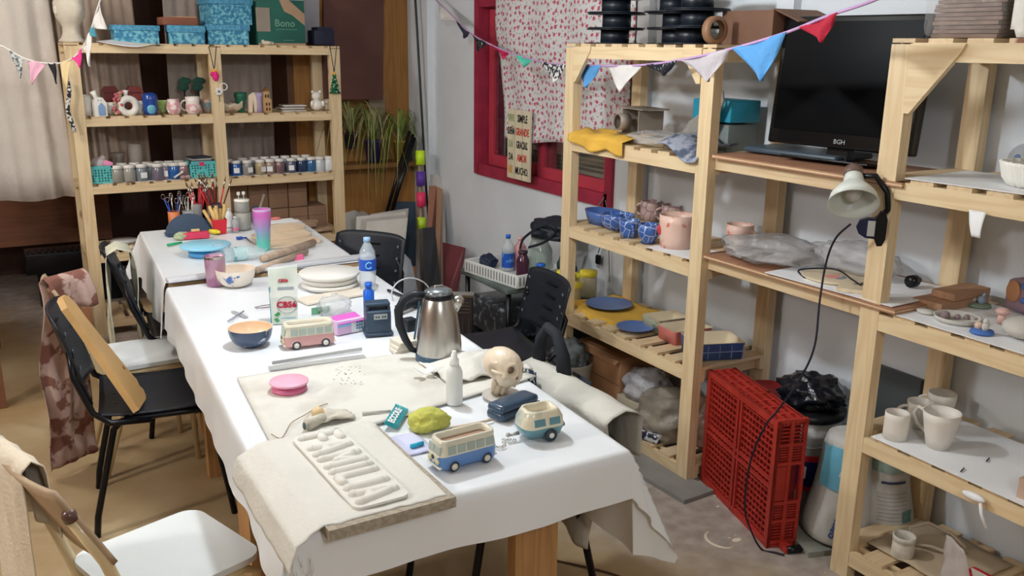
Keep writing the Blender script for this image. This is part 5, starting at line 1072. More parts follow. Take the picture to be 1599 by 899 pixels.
def bottle(lab,p,r,h,m,capm,cap=.02,neck=.35,label=None,nm='bottle',grp=None):
    t=thing(nm,lab,'bottle',p,0,grp)
    B().lathe([(.0005,0),(r*.95,0),(r,h*.03),(r,h*.62),(r*.92,h*.70),(r*neck,h*.86),(r*neck,h*.92)],28).done('bottle_body',m,t)
    B().lathe([(r*neck*1.15,h*.90),(r*neck*1.2,h),(.0005,h)],20).done('cap',capm,t)
    if label: B().lathe([(r*1.01,h*label[0]),(r*1.01,h*label[1])],28,cap=False).done('label',label[2],t)
    return t
zt2=zt+.012; BLC=mat('blue_cap',(30,100,210),.35); DBL=mat('bottle_blue_label',(34,84,180),.4,rgb2=(110,160,225),vs=30,v2=(.55,.65))
CLB=mat('clear_bottle',(215,226,230),.08,alpha=.45,coat=.5)
Xw=2.40
def tq(px,x,z=zt2): return atx(px,x,z)
bottle('clear water bottle with blue label and cap standing on the cart',tq(793,2.42),.034,.20,CLB,BLC,label=(.10,.50,DBL))
bottle('pink bottle behind the water bottle on the cart',tq(812,2.50),.036,.18,mat('pink_translucent',(216,160,160),.3),mat('pink_cap',(230,180,180),.4))
bottle('dark purple bottle in the middle of the cart',tq(816,2.40),.036,.15,mat('plum_glass',(72,36,56),.2,coat=.5),mat('plum_cap',(60,36,50),.4),neck=.6)
gj=thing('glass_jug','big clear glass jug under the black bag on the cart','jug',tq(842,2.54)); B().lathe([(.0005,0),(.065,0),(.07,.02),(.07,.13),(.05,.17),(.045,.20)],28).done('jug_body',mat('greenish_glass',(170,190,180),.1,alpha=.6,coat=.5),gj); B().lathe([(.047,.195),(.05,.2),(.05,.215),(.0005,.217)],24).done('lid',mat('grey_lid',(150,150,146),.4),gj)
bt=bottle('white bottle with blue cap and purple label on the cart',tq(844,2.385),.036,.125,mat('milk_plastic',(228,228,222),.35),BLC,neck=.55); B().box((0,-.0365,.045),(.035,.002,.014)).done('label',mat('purple_label',(90,50,120),.4),bt); bt.rotation_euler=(0,0,-.5)
crumple('black_bag','black bag with loops and strap piled above the glass jug',Vector((2.56,3.93,zt2+.215)),(.22,.30,.13),mat('bag_navy_black',(30,38,50),.5,bump=.3,bs=30),seed=41,amp=.25)
cord('bag_strap',[at(812,388,x=2.48),at(818,372,x=2.46),at(840,356,x=2.45),at(858,352,x=2.46),at(868,362,x=2.48),at(850,378,x=2.46),at(826,386,x=2.46)],.007,'black webbing strap looping beside the black bag',BLACK,cat='strap')
crumple('dark_pouch','dark navy pouch hanging at the left end of the cart',Vector((2.36,4.30,zt2-.002)),(.10,.12,.09),mat('navy_pouch',(30,42,66),.6),seed=43,cat='pouch')
crumple('green_net','dark green and black netting tangle at the near end of the cart',Vector((2.60,3.86,.50)),(.10,.10,.20),mat('net_green',(50,78,66),.6,rgb2=(28,34,36),vs=30,v2=(.45,.55)),seed=45,cat='net')
one('storage_tub',B().box((0,0,.24),(.26,.22,.48),bev=.01),mat('dark_tub',(46,50,54),.5),'dark tub carrying the yellow lidded jars','tub',(2.48,3.65,.0))
one('white_cup',B().lathe(cup_prof(.04,.05,.14),24),WHITE,'white plastic cup on the floor left of the cart','cup',at(762,510,z=0.0)+Vector((0,0,.001)))
cord('thin_wire',[at(726,500,z=.004),at(734,485,z=.01),at(745,492,z=.02),at(738,508,z=.01),at(726,515,z=.004)],.003,'thin black wire loop on the floor beyond the kettle')
pb=thing('pail','white pail holding crinkled clear wrap under the right chair','pail',(2.30,3.42-.05,0)); B().lathe([(.0005,0),(.09,0),(.11,.26),(.115,.262),(.106,.25),(.085,.01),(.0005,.01)],28).done('pail_body',mat('pail_white',(206,208,204),.4),pb)
crumple('plastic_bag','crinkled clear wrap heaped in the white pail',Vector((2.30,3.37,.20)),(.19,.19,.20),mat('dark_clear_film',(110,120,124),.2,var=.4,vs=20,bump=1,bs=25),seed=51)
# ================= TABLES
LEGW=pine('table_leg_wood',(190,146,96),(150,105,60),2,False)
XL=lambda y:.335+.062*y
XR=lambda y:1.19+.056*y
def table(name,label,y0,y1,zt,legs):
    t=thing('work_table',label,'table',((XL(y0)+XR(y0))/2,(y0+y1)/2,0))
    ox,oy=t.location.x,t.location.y
    B().prism([(XL(y0)+.01-ox,y0+.01-oy),(XR(y0)-.01-ox,y0+.01-oy),(XR(y1)-.01-ox,y1-.01-oy),(XL(y1)+.01-ox,y1-.01-oy)],zt-.03,zt-.003).done('tabletop',mat('table_ply',(190,160,120),.6),t)
    for (x,y,w_,d_) in legs: B().box((x-ox,y-oy,(zt-.031)/2),(w_,d_,zt-.031)).done('leg',LEGW,t)
    B().box((0,y0+.14-oy,zt-.09),(.5,.02,.10)).done('apron',LEGW,t)
    return t
table('t','long near work table with brown plank legs under a white cloth',1.60,3.70,.75,[(1.13,1.80,.13,.04),(.62,2.42,.05,.16),(.62,2.75,.05,.16),(1.2,3.5,.06,.06),(.66,3.5,.06,.06),(.60,1.9,.05,.14)])
table('t','far work table behind the near one, holding the brush pots',3.72,4.86,.762,[(.72,3.95,.06,.06),(1.3,3.95,.06,.06),(.76,4.7,.06,.06),(1.3,4.7,.06,.06)])
TCL=mat('white_oilcloth',(230,234,238),.34,var=.012,bump=.10,bs=7)
def tablecloth(label,y0,y1,zt,dl,dr,df,db,seed,m=TCL):
    L=y1-y0
    nu,nv=130,190
    def f(a,b):
        U0,U1=-dl,1+dr; u=-dl+(dl+.86+dr)*a; v=-df+(df+L+db)*b
        yc=min(max(v,0),L)+y0; xl,xr=XL(yc),XR(yc); wd=xr-xl
        uc=min(max(u,0),.86); ou=u-uc; ov=v-min(max(v,0),L)
        x=xl+wd*uc/.86; y=yc; z=zt
        d=math.hypot(ou,ov)
        if d<1e-6: return (x,y,z+.0012*noise(x*9+seed,y*9))
        dx,dy=ou/d,ov/d
        corner=min(abs(dx),abs(dy))*2
        fold=.012*noise(x*7+seed,y*7)+.004*math.sin(y*13+x*16+seed)
        ph=math.degrees(math.atan2(abs(dy),abs(dx))); rd=max(0,1-abs(ph-24)/(66 if ph>24 else 24)) if corner>.001 else 0
        out=(.006+.05*d+.34*d*rd**1.8+.5*d*abs(noise(x*2.3+dx*2+seed,y*2.3+dy*2))*(.25+.3*corner)+fold*d/.15*(1-.8*corner))*min(1,d/.02)
        return (x+dx*out,y+dy*out,z-d*.99)
    return one('tablecloth',B().sheet(f,nu,nv),m,label,'tablecloth')
tablecloth('white tablecloth draped over the near work table with a drooping front corner',1.60,3.70,.7525,.17,.30,.125,.0,3)
tablecloth('white tablecloth on the far work table with a long left drop',3.73,4.86,.7645,.24,.10,.0,.08,8)
# canvas work sheet and plaster slab
ZW=.7545
cv=[at(372,590,z=ZW),at(600,548,z=ZW),at(800,566,z=ZW),at(838,588,z=ZW),at(802,622,z=ZW),at(640,665,z=ZW),at(560,690,z=ZW),at(430,712,z=ZW)]
CAN=mat('stained_canvas',(212,210,202),.85,rgb2=(190,186,174),vs=6,v2=(.5,.75),bump=.35,bs=30)
def poly_sheet(name,pts,m,label,cat,z,th,amp=.002,n=26):
    # fill polygon with a grid mapped through its 4 main corners
    A,Bq,Cq,D=pts
    return one(name,B().sheet(lambda u,v:(lambda p:(p.x,p.y,z+amp*(noise(p.x*22,p.y*22)+.6*noise(p.x*60,p.y*60)) ))((A.lerp(Bq,u)).lerp(D.lerp(Cq,u),v)),n,n,th),m,label,cat)
poly_sheet('canvas_sheet',[at(370,592,z=ZW),at(700,543,z=ZW),at(838,590,z=ZW),at(432,712,z=ZW)],CAN,'large off-white stained canvas sheet spread on the middle of the near table','cloth',ZW+.004,.003,.0014)
one('sheet_board',B().box((0,0,.0),(.56,.42,.0018),rot=(0,0,.02)),mat('board_hint',(226,224,216),.8),'thin board edge lying under the canvas sheet','board',(.93,2.24,ZW+.0008),(0,0,-.1)) if False else None
sb=thing('mdf_slab','square brown fibre board slab under the lettered plaster cloth at the table front','slab',(.632,1.765,ZW),.02)
B().box((0,0,.012),(.282,.43,.024)).done('slab_body',mat('fibre_board',(170,160,144),.85,rgb2=(152,142,126),vs=90,v2=(.45,.6)),sb)
sb.location.y=1.76
LN=mat('linen_white',(214,212,204),.85,var=.03,bump=.3,bs=70)
zs=ZW+.0255
def lf(u,v):
    s=.118*(1-u/.30) if u<.30 else 0; y=1.562+.45*v
    x=.487+.30*max(0,u-.30)/.70
    z=zs+.0012*noise(x*25,y*25)+.003*max(0,noise(x*9,y*9))
    wr=noise(y*7,s*9)+.5*noise(y*17,s*14)
    if s>0:
        a=min(s,.062); b=s-a; z=zs-a*.33-.010*abs(noise(y*12,1.3))*a/.06; x=.487-a*.94
        if b>0: x-=b*.28+.010*wr*b/.05; z-=b*.92
        x+=.004*wr*min(1,s/.03)
        y-=.02*s/.118*(1-v)
    if x>.765: z=zs-(x-.765)*.9
    y+=.008*noise(u*14,3)*(1 if v<.1 else 0)
    return (x,y,z)
one('linen_cloth',B().sheet(lf,48,52,.002),LN,'creamy linen cloth covering the slab and sagging over the left table edge','cloth')
# frayed threads
fr_=B()
for i in range(14): 
    x=.40+rnd.uniform(0,.07); y=1.555+rnd.uniform(0,.05); z=.70+rnd.uniform(-.02,.03); fr_.tube([(x,y,z),(x+rnd.uniform(-.008,.008),y-.008,z-.02),(x+rnd.uniform(-.01,.01),y-.01,z-.04)],.0007,4)
tag(fr_.done('loose_threads',LN),'loose frayed threads at the lower left corner of the linen cloth','threads',kind='stuff')
pq=thing('name_plaque','white plaster plaque with puffy raised capital letters','plaque',(.622,1.786,zs+.002),.03)
PL=mat('plaster_cream',(220,218,210),.75,var=.02)
def rrect(w,h,r,n=5):
    q=[]
    for cx,cy,a0 in ((w/2-r,h/2-r,0),(-w/2+r,h/2-r,PI/2),(-w/2+r,-h/2+r,PI),(w/2-r,-h/2+r,1.5*PI)):
        for k in range(n+1): a=a0+PI/2*k/n; q.append((cx+r*math.cos(a),cy+r*math.sin(a)))
    return q
B().prism(rrect(.125,.40,.02),0,.006).done('plaque_base',PL,pq)
# puffy letters F A M I L I A, stroke tubes; letter bottom toward -x, reading toward -y
LET={'F':[[(0,0),(0,1)],[(0,1),(.7,1)],[(0,.52),(.55,.52)]],'A':[[(0,0),(.4,1),(.8,0)],[(.2,.35),(.6,.35)]],'M':[[(0,0),(0,1),(.45,.35),(.9,1),(.9,0)]],'I':[[(0,0),(0,1)]],'L':[[(0,1),(0,0),(.55,0)]]}
Wd={'F':.7,'A':.8,'M':.9,'I':.0,'L':.55}
ypos=.178; hgt=.085
tot=sum(Wd[c] for c in 'FAMILIA'); gap=.030; sc_l=(.356-gap*6)/tot
for c in 'FAMILIA':
    b=B()
    for st_ in LET[c]:
        P=[]
        for i in range(len(st_)-1):
            a0,a1=Vector(st_[i]),Vector(st_[i+1])
            for k in range(5): q=a0.lerp(a1,k/5); P.append(q)
        P.append(Vector(st_[-1])); 
        b.tube([(-.042+hgt*q.y,ypos-q.x*sc_l,.0035) for q in P],.0125,12)
        for q in st_: b.ball((-.042+hgt*q[1],ypos-q[0]*sc_l,.0035),.0127,12)
    b.done('raised_letter',PL,pq); ypos-=Wd[c]*sc_l+gap
# ================= VEHICLES (ceramic planters)
def van(label,loc,rot,L,W,H,colr,name,cat='planter'):
    t=thing('van_planter',label,cat,loc,rot)   # local +x = rear, front at -x
    CRM=mat('van_cream',(224,220,200),.35,coat=.4); col=mat(name,colr,.35,coat=.5,var=.08); WIN=mat('van_window',(170,184,176),.3,coat=.5); BR=mat('van_inside',(168,138,118),.7); DK=mat('tyre_dark',(60,66,84),.5)
    h1=H*.52
    def body(x0,x1,w,z0,z1,tf=0): 
        q=[]
        for s in (-1,1):
            pass
        return rrect(x1-x0,w,W*.22,5)
    b=B(); q0=rrect(L,W,W*.24); q1=rrect(L*.985,W*.97,W*.24); n=len(q0)
    b._add([(x,y,H*.10) for x,y in q1]+[(x,y,H*.2) for x,y in q0]+[(x,y,h1) for x,y in q0],[tuple(range(n))[::-1]]+[(i+k*n,(i+1)%n+k*n,n+(i+1)%n+k*n,n+i+k*n) for k in range(2) for i in range(n)],None,True); b.done('lower_body',col,t)
    q2=rrect(L*.93,W*.88,W*.24); b=B(); q3=rrect(L*.95,W*.90,W*.24)
    b._add([(x,y,h1) for x,y in q0]+[(x+L*.012,y,H*.90) for x,y in q2],[(i,(i+1)%n,n+(i+1)%n,n+i) for i in range(n)],None,True); b.done('window_band',CRM,t)
    # rim
    b=B(); q4=rrect(L*.84,W*.70,W*.2)
    b._add([(x+L*.012,y,H*.89) for x,y in q3]+[(x+L*.012,y,H) for x,y in q2]+[(x+L*.012,y,H) for x,y in q4]+[(x+L*.012,y,H*.80) for x,y in q4],[(i+k*n,(i+1)%n+k*n,n+(i+1)%n+k*n,n+i+k*n) for k in range(3) for i in range(n)],None,True); b.done('roof_rim',CRM,t)
    B().prism([(x+L*.012,y) for x,y in q4],H*.78,H*.80).done('inside_floor',BR,t)
    for s in (-1,1):
        for i in range(5):
            cx=-L*.30+i*L*.165
            B().box((cx,s*W*.478,H*.70),(L*.135,.003,H*.26),rot=(s*.14,0,0)).done('side_window',WIN,t)
        for cx in (-L*.27,L*.30):
            B().cyl((cx,s*W*.40,H*.16),(cx,s*W*.53,H*.16),H*.17,seg=20).done('tyre',DK,t); B().cyl((cx,s*W*.53,H*.16),(cx,s*W*.56,H*.16),H*.105,seg=20).done('hubcap',CRM,t)
            B().tube([(cx+H*.2*math.cos(a),s*W*.505,H*.16+H*.2*math.sin(a)) for a in [PI*k/8 for k in range(9)]],.0018,6).done('wheel_arch',col,t)
        B().cyl((-L*.49,s*W*.27,H*.34),(-L*.515,s*W*.27,H*.34),H*.085,seg=14).done('headlight',mat('van_lamp',(236,226,160),.3,coat=.5),t)
        B().box((-L*.478,s*W*.2,H*.70),(.003,W*.36,H*.26),rot=(0,.12,0)).done('windscreen',WIN,t)
    B().prism([(-W*.36,h1),(W*.36,h1),(0,H*.24)],-.0012,.0012,xf((-L*.502,0,0),(PI/2,0,PI/2))).done('front_panel',CRM,t)
    B().cyl((-L*.505,0,H*.44),(-L*.52,0,H*.44),H*.075,seg=16).done('front_badge',DK,t)
    B().box((-L*.49,0,H*.16),(L*.05,W*.9,H*.07),bev=.002).done('front_bumper',CRM,t); B().box((L*.49,0,H*.16),(L*.04,W*.85,H*.07),bev=.002).done('rear_bumper',CRM,t)
    return t
van('blue and cream ceramic van planter near the front edge of the table',Vector((.888,1.735,ZW+.0005)),.06,.155,.068,.075,(88,132,192),'van_blue')
van('pink ceramic van planter standing behind the metal rulers',Vector((.838,2.74,ZW+.0005)),-.10,.165,.07,.080,(212,160,156),'van_pink')
cvn=thing('caravan_planter','rounded cream and teal ceramic caravan planter with a spare wheel, right of the blue van','planter',Vector((1.125,1.775,ZW+.0005)),-.05)
TE=mat('caravan_teal',(92,140,152),.35,coat=.5); CC=mat('caravan_cream',(222,214,188),.35,coat=.5,rgb2=(150,170,170),vs=14,v2=(.55,.7))
L,W_,H=.115,.085,.078
def ring(l,w,r,z,dx=0): return [(x+dx,y,z) for x,y in rrect(l,w,r)]
b=B(); R1=ring(L*.86,W_*.84,.02,.012); R2=ring(L,W_,.026,.03); n=len(R1); b._add(R1+R2+ring(L,W_,.026,.036),[tuple(range(n))[::-1]]+[(i+k*n,(i+1)%n+k*n,n+(i+1)%n+k*n,n+i+k*n) for k in range(2) for i in range(n)],None,True); b.done('lower_body',TE,cvn)
b=B(); rs=[ring(L,W_,.026,.036),ring(L*.97,W_*.95,.026,.055),ring(L*.80,W_*.80,.02,.072),ring(L*.74,W_*.72,.018,.078),ring(L*.64,W_*.60,.015,.078),ring(L*.60,W_*.56,.013,.055)]; b._add(sum(rs,[]),[(i+k*n,(i+1)%n+k*n,n+(i+1)%n+k*n,n+i+k*n) for k in range(5) for i in range(n)],None,True); b.done('upper_body',CC,cvn)
B().prism(rrect(L*.60,W_*.56,.013),.054,.056).done('inside_floor',mat('caravan_inside',(186,160,138),.7),cvn)
for s in(-1,1):
    B().cyl((.01,s*W_*.46,.017),(.01,s*W_*.56,.017),.016,seg=20).done('tyre',mat('tyre_dark2',(50,64,74),.5),cvn); B().cyl((.01,s*W_*.56,.017),(.01,s*W_*.58,.017),.007,seg=14).done('hubcap',WHITE,cvn)
    B().box((-.02,s*W_*.475,.052),(.03,.004,.018),rot=(s*.3,0,0),bev=.001).box((.022,s*W_*.475,.052),(.03,.004,.018),rot=(s*.3,0,0),bev=.001).done('window',TE,cvn)
B().cyl((-L*.5,0,.018),(-L*.5-.028,0,.016),.005,r1=.003).ball((-L*.5-.03,0,.018),.006,8).done('tow_bar',mat('silver_glaze',(176,176,170),.3,metal=.5),cvn); B().ball((L*.5,.0,.03),(.006,.03,.010)).done('rear_bumper',TE,cvn)
# chain between them
ch=thing('metal_chain','small grey chain lying between the blue van and the caravan','chain',Vector((1.0,1.75,ZW+.002)))
for i in range(9):
    c=Vector((-.028+.010*i,.012*math.sin(i*1.3)+.004*i,.002)); a=i*.9
    B().tube([c+Vector((.007*math.cos(q)*math.cos(a)-.004*math.sin(q)*math.sin(a),.007*math.cos(q)*math.sin(a)+.004*math.sin(q)*math.cos(a),.0)) for q in [2*PI*k/10 for k in range(10)]],.0012,5,True).done('link',STEEL,ch)
# skull planter
SKL=mat('bone_glaze',(224,208,184),.4,coat=.3,var=.05,vs=12)
sk=thing('skull_sculpture','beige ceramic skull sculpture tilted toward the right, on a clear saucer','sculpture',Vector((1.19,2.06,ZW+.009)),(0,0,0))
sb_=bmesh.new(); bmesh.ops.create_icosphere(sb_,subdivisions=5,radius=1)
for v in sb_.verts:
    n_=v.co.normalized(); x,y,z=n_
    r=1.0
    # face toward +x; cranium back
    r+= .10*max(0,-x)                    # occiput
    r-= .22*max(0,-z)*(1 if x<.3 else .2)   # base
    if x>.2 and z<0: r+=.25*x*(-z)          # muzzle / jaw
    for s in (-1,1):
        d=(n_-Vector((.80,s*.42,.12)).normalized()).length; r-=.24*math.exp(-(d/.22)**2); r+=.07*math.exp(-((d-.33)/.08)**2)
        d=(n_-Vector((.15,s*.95,-.15)).normalized()).length; r-=.14*math.exp(-(d/.25)**2)
        d=(n_-Vector((.62,s*.72,-.22)).normalized()).length; r+=.10*math.exp(-(d/.14)**2)
    d=(n_-Vector((.97,0,-.22)).normalized()).length; r-=.20*math.exp(-(d/.11)**2)
    d=(n_-Vector((.88,0,-.52)).normalized()).length; r+=.06*math.exp(-(d/.2)**2)
    r+=.02*noise(x*7,y*7,z*7)
    v.co=Vector((n_.x*.056*r,n_.y*.044*r,n_.z*.050*r))
for f_ in sb_.faces: f_.smooth=True
Mt=Matrix.Translation((-.008,0,.074))@Matrix.Rotation(-1.25,4,'Z')@Matrix.Rotation(.14,4,'Y')@Matrix.Rotation(-.22,4,'X')@Matrix.Scale(1.08,4)
bb_=B(); bb_.bm.free(); bb_.bm=sb_; bmesh.ops.transform(sb_,matrix=Mt,verts=sb_.verts); bb_.done('cranium',SKL,sk)
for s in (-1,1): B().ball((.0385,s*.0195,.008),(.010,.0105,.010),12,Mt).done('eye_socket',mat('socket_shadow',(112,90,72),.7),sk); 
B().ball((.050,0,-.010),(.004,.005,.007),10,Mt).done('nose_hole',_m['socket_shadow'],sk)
for i in range(8):
    y=-.014+i*.004; B().box((.054-.9*abs(y)**1.5*8,y,-.024),(.004,.0034,.008),M=Mt@Matrix.Translation((.003,0,0)),bev=.001).done('tooth',SKL,sk); B().box((.052-.9*abs(y)**1.5*8,y,-.033),(.004,.0034,.007),M=Mt,bev=.001).done('tooth',SKL,sk)
B().tube([Mt@Vector(p) for p in ((-.008,-.040,-.005),(-.002,-.039,-.030),(.022,-.028,-.044),(.046,0,-.047),(.022,.028,-.044),(-.002,.039,-.030),(-.008,.040,-.005))],.009,12); B().tube([Mt@Vector(p) for p in ((.0,-.043,-.008),(.022,-.040,-.008),(.036,-.030,-.010))],.005,8).done('cheek_bone',SKL,sk); B().tube([Mt@Vector(p) for p in ((.0,.043,-.008),(.022,.040,-.008),(.036,.030,-.010))],.005,8).done('jawbone',SKL,sk)
bs=B()
for i in range(7): a=i*.9; bs.tube([(-.018+.016*math.cos(a),.016*math.sin(a),0),(-.018+.018*math.cos(a+.4),.018*math.sin(a+.4),.02),(-.012+.014*math.cos(a+.9),.014*math.sin(a+.9),.045)],.008,8)
tag(bs.done('neck_bones',SKL,sk),None,None,kind='stuff')
one('clear_saucer',B().lathe([(.0005,0),(.05,0),(.056,.007),(.052,.007),(.0005,.003)],32),mat('pale_saucer',(222,216,208),.2,alpha=.75),'pale clear saucer under the skull sculpture','saucer',Vector((1.17,2.045,ZW+.0015)))
# glasses case
gc=thing('glasses_case','dark blue hard glasses case lying in front of the skull','case',Vector((1.14,1.93,ZW+.0012)),.28)
DBC=mat('case_navy',(44,68,92),.35,var=.08,coat=.3); B().box((0,0,.012),(.145,.062,.024),bev=.010).done('case_base',DBC,gc); B().box((0,0,.030),(.143,.060,.026),bev=.012).done('case_lid',DBC,gc); B().box((0,-.031,.024),(.14,.003,.002)).done('seam',BLACKM,gc)
# spray bottle
sp=thing('spray_bottle','white plastic spray bottle with thin nozzle in the middle of the near table','bottle',at(712,632,z=ZW)+Vector((0,.01,.001)))
WP=mat('milky_plastic',(226,228,226),.35); B().lathe([(.0005,0),(.021,0),(.023,.004),(.023,.092),(.019,.104),(.012,.112),(.012,.118)],28).done('bottle_body',WP,sp); B().lathe([(.013,.112),(.013,.128),(.009,.132),(.009,.142),(.006,.143),(.006,.152),(.0005,.152)],20).done('nozzle',mat('nozzle_white',(236,236,234),.4),sp)
# butterfly cut-out
bf_=thing('butterfly_cutout','white paper butterfly cut-out lying in front of the kettle','cut-out',at(664,590,z=ZW+.006)+Vector((0,0,.004)))
for s in (-1,1):
    B().prism([(0,0),(s*.012,.018),(s*.036,.026),(s*.040,.010),(s*.026,.0),(s*.034,-.012),(s*.020,-.018),(s*.006,-.010)],-.0008,.0008,xf((0,0,.0+.010),(0,-s*.55,0))).done('wing',PAPER,bf_)
# pink banding wheel
def wheel(label,p,r,h,m,m2,rb):
    t=thing('banding_wheel',label,'turntable',p); B().lathe([(.0005,0),(rb,0),(rb*1.02,h*.35),(rb*.5,h*.5),(.0005,h*.5)],40).done('base',m2,t); B().lathe([(.018,h*.45),(.018,h*.8)],20).done('axle',m2,t); B().lathe([(.0005,h*.76),(r*.97,h*.76),(r,h*.82),(r,h*.95),(r*.97,h),(.0005,h)],48).done('wheel_disc',m,t); return t
wheel('pink plastic banding wheel on the canvas sheet',at(452,612,z=ZW)+Vector((0,.0,.006)),.054,.030,mat('pink_disc',(240,176,200),.35,var=.02),mat('pink_base',(220,120,160),.35),.048)
# kettle
kt=thing('electric_kettle','brushed steel electric kettle with black handle and lid','kettle',at(690,566,z=ZW)+Vector((0,.02,.001)),0)
KS=mat('brushed_steel',(196,194,190),.28,metal=1,var=.06,vs=3,scale=(30,30,.6)); kh=.225
B().lathe([(.0005,0),(.070,0),(.073,.006),(.073,.026),(.070,.030)],40).done('base',mat('kettle_base',(54,84,108),.35),kt)
B().lathe([(.070,.028),(.0705,.05),(.066,.10),(.058,.16),(.047,.20),(.044,.205)],48,cap=False).done('steel_body',KS,kt)
B().lathe([(.045,.202),(.046,.214),(.043,.218),(.0005,.218)],40).done('collar',BLACKM,kt); B().lathe([(.043,.216),(.043,.226),(.03,.234),(.012,.238),(.0005,.238)],40).done('lid',mat('lid_steel',(150,160,168),.2,metal=.8),kt)
B().box((0,0,.240),(.03,.008,.008),bev=.003).done('lid_latch',STEEL,kt)
dirh=-RT.copy(); dirh.z=0; dirh.normalize(); ah=math.atan2(dirh.y,dirh.x)
hp=[(.040,0,.212),(.075,0,.213),(.105,0,.198),(.124,0,.160),(.122,0,.115),(.105,0,.070),(.085,0,.035),(.070,0,.030)]
ho=B().tube(hp,.013,12,rs=[.010,.012,.014,.014,.013,.012,.010,.008]).done('handle',BLACK,kt); ho.rotation_euler=(0,0,ah)
so=B().lathe([(.02,0),(.014,.03),(.008,.045)],16,xf((-.040,0,.175),(0,-.8,0),(1.3,1,1))).done('spout',KS,kt); so.rotation_euler=(0,0,ah)
go=B().box((.067,0,.13),(.006,.02,.12),rot=(0,-.14,0)).done('water_gauge',mat('gauge_blue',(60,90,110),.3),kt); go.rotation_euler=(0,0,ah)
# black portable speaker
spk=thing('small_radio','small navy blue box speaker with top handle and two dials','speaker',at(590,520,z=ZW)+Vector((0,.0,.001)),-.22)
NB=mat('speaker_navy',(52,72,92),.45); B().box((0,0,.044),(.082,.075,.086),bev=.006).done('casing',NB,spk); 
for sx in (-1,1): B().box((sx*.036,0,.088),(.010,.05,.022),bev=.003).done('handle_post',NB,spk)
B().box((0,0,.106),(.082,.05,.012),bev=.004).done('handle_bar',NB,spk); B().box((.005,-.0385,.068),(.045,.003,.018)).done('control_panel',mat('panel_silver',(170,174,170),.4),spk)
for x in (-.010,-.002,.012,.020): B().cyl((x,-.040,.068),(x,-.043,.068),.003,seg=10).done('dial',NB,spk)
one('speaker_foot',B().box((0,0,.003),(.10,.092,.006),bev=.002),NB,'x','x') if False else B().box((0,0,.006),(.094,.086,.010),bev=.003).done('foot_plate',NB,spk)
# bowls on near table
def tbowl(label,p,r,h,mo,mi,name='bowl'):
    t=thing(name,label,'bowl',p); 
    o=[(.0005,0),(r*.5,0),(r*.52,h*.06)]+[(r*(.52+.48*math.sin(a)),h*(.06+.94*(1-math.cos(a)))) for a in [PI/2*k/8 for k in range(1,9)]]
    B().lathe(o,40,cap=False).done('outside',mo,t); i=[(r,h),(r*.96,h)]+[(max(.0005,r*(.44+.52*math.sin(a))),h*(.10+.88*(1-math.cos(a)))) for a in [PI/2*k/8 for k in range(8,-1,-1)]]+[(.0005,h*.1)]
    B().lathe(i,40,cap=False).done('inside',mi,t); return t
DN=mat('navy_brushed_glaze',(58,78,108),.35,coat=.3,rgb2=(190,196,204),vs=38,v2=(.60,.64))
tbowl('bowl with dark blue brushed outside and peach inside, left edge of the near table',at(394,540,z=ZW)+Vector((0,.012,.001)),.070,.060,DN,mat('peach_inside',(238,208,176),.3,coat=.3))
FB=mat('blue_flower_glaze',(230,220,206),.35,coat=.3,rgb2=(70,106,170),vs=26,v2=(.60,.66))
tbowl('cream bowl with small blue flowers behind the pink insulated cup',at(369,446,z=ZW)+Vector((0,.0,.001)),.078,.072,FB,mat('cream_inside2',(236,220,200),.3))
# mate bag CBSe
bgm=thing('yerba_bag','standing paper bag with red letters and green leaves on the near table','bag',at(448,505,z=ZW)+Vector((0,.02,.001)),-.30)
BGW=mat('bag_print',(222,226,218),.5,rgb2=(186,200,188),vs=9,v2=(.45,.7),bump=.2,bs=12); 
def bgf(w0,w1,d0,d1,h):
    b=B(); A=[(-w0/2,-d0/2,0),(w0/2,-d0/2,0),(w0/2,d0/2,0),(-w0/2,d0/2,0)]; M1=[(-w0/2*1.05,-d0/2*1.05,h*.5),(w0/2*1.05,-d0/2*1.05,h*.5),(w0/2*1.05,d0/2*1.05,h*.5),(-w0/2*1.05,d0/2*1.05,h*.5)]
    T=[(-w1/2,-d1/2,h),(w1/2,-d1/2,h*1.04),(w1/2,d1/2,h*1.04),(-w1/2,d1/2,h)]; b._add(A+M1+T,[(3,2,1,0),(8,9,10,11)]+[(i+k*4,(i+1)%4+k*4,4+(i+1)%4+k*4,4+i+k*4) for k in range(2) for i in range(4)]); return b
bgf(.088,.10,.055,.012,.195).done('bag_body',BGW,bgm)
INKR=mat('ink_crimson',(186,30,60),.5); INKG=mat('ink_teal',(30,150,170),.5); INKL=mat('ink_leaf',(60,150,80),.5)
text('CBSé',.030,INKR,bgm,(.008,-.0305,.070),(PI/2,0,0),bold=.0012); text('CBSé',.015,INKR,bgm,(.0,-.019,.155),(PI/2-.16,0,0),bold=.0006)
B().tube([(.01+.034*math.cos(a),-.0295,.070+.030*math.sin(a)) for a in [2*PI*k/24 for k in range(24)]],.0009,5,True).done('emblem_ring',mat('ink_grey_green',(120,150,140),.5),bgm)
B().box((.008,-.0225,.128),(.055,.002,.010),rot=(-.16,0,0)).done('grey_bar',mat('bar_grey',(150,160,170),.5),bgm)
B().prism([(0,0),(.012,.010),(.004,.018),(-.010,.008)],-.0008,.0008,xf((-.025,-.0295,.028),(PI/2,0,0))).prism([(0,0),(.010,-.010),(.0,-.016),(-.010,-.004)],-.0008,.0008,xf((-.027,-.0295,.024),(PI/2,0,0))).done('green_leaves',INKL,bgm)
B().box((-.0465,0,.07),(.003,.05,.13)).done('teal_side',INKG,bgm); text('CBSé',.016,PAPER,bgm,(-.049,0,.125),(PI/2,0,-PI/2),bold=.0006)
B().box((.012,-.0305,.022),(.05,.001,.002)).done('underline',INKG,bgm)
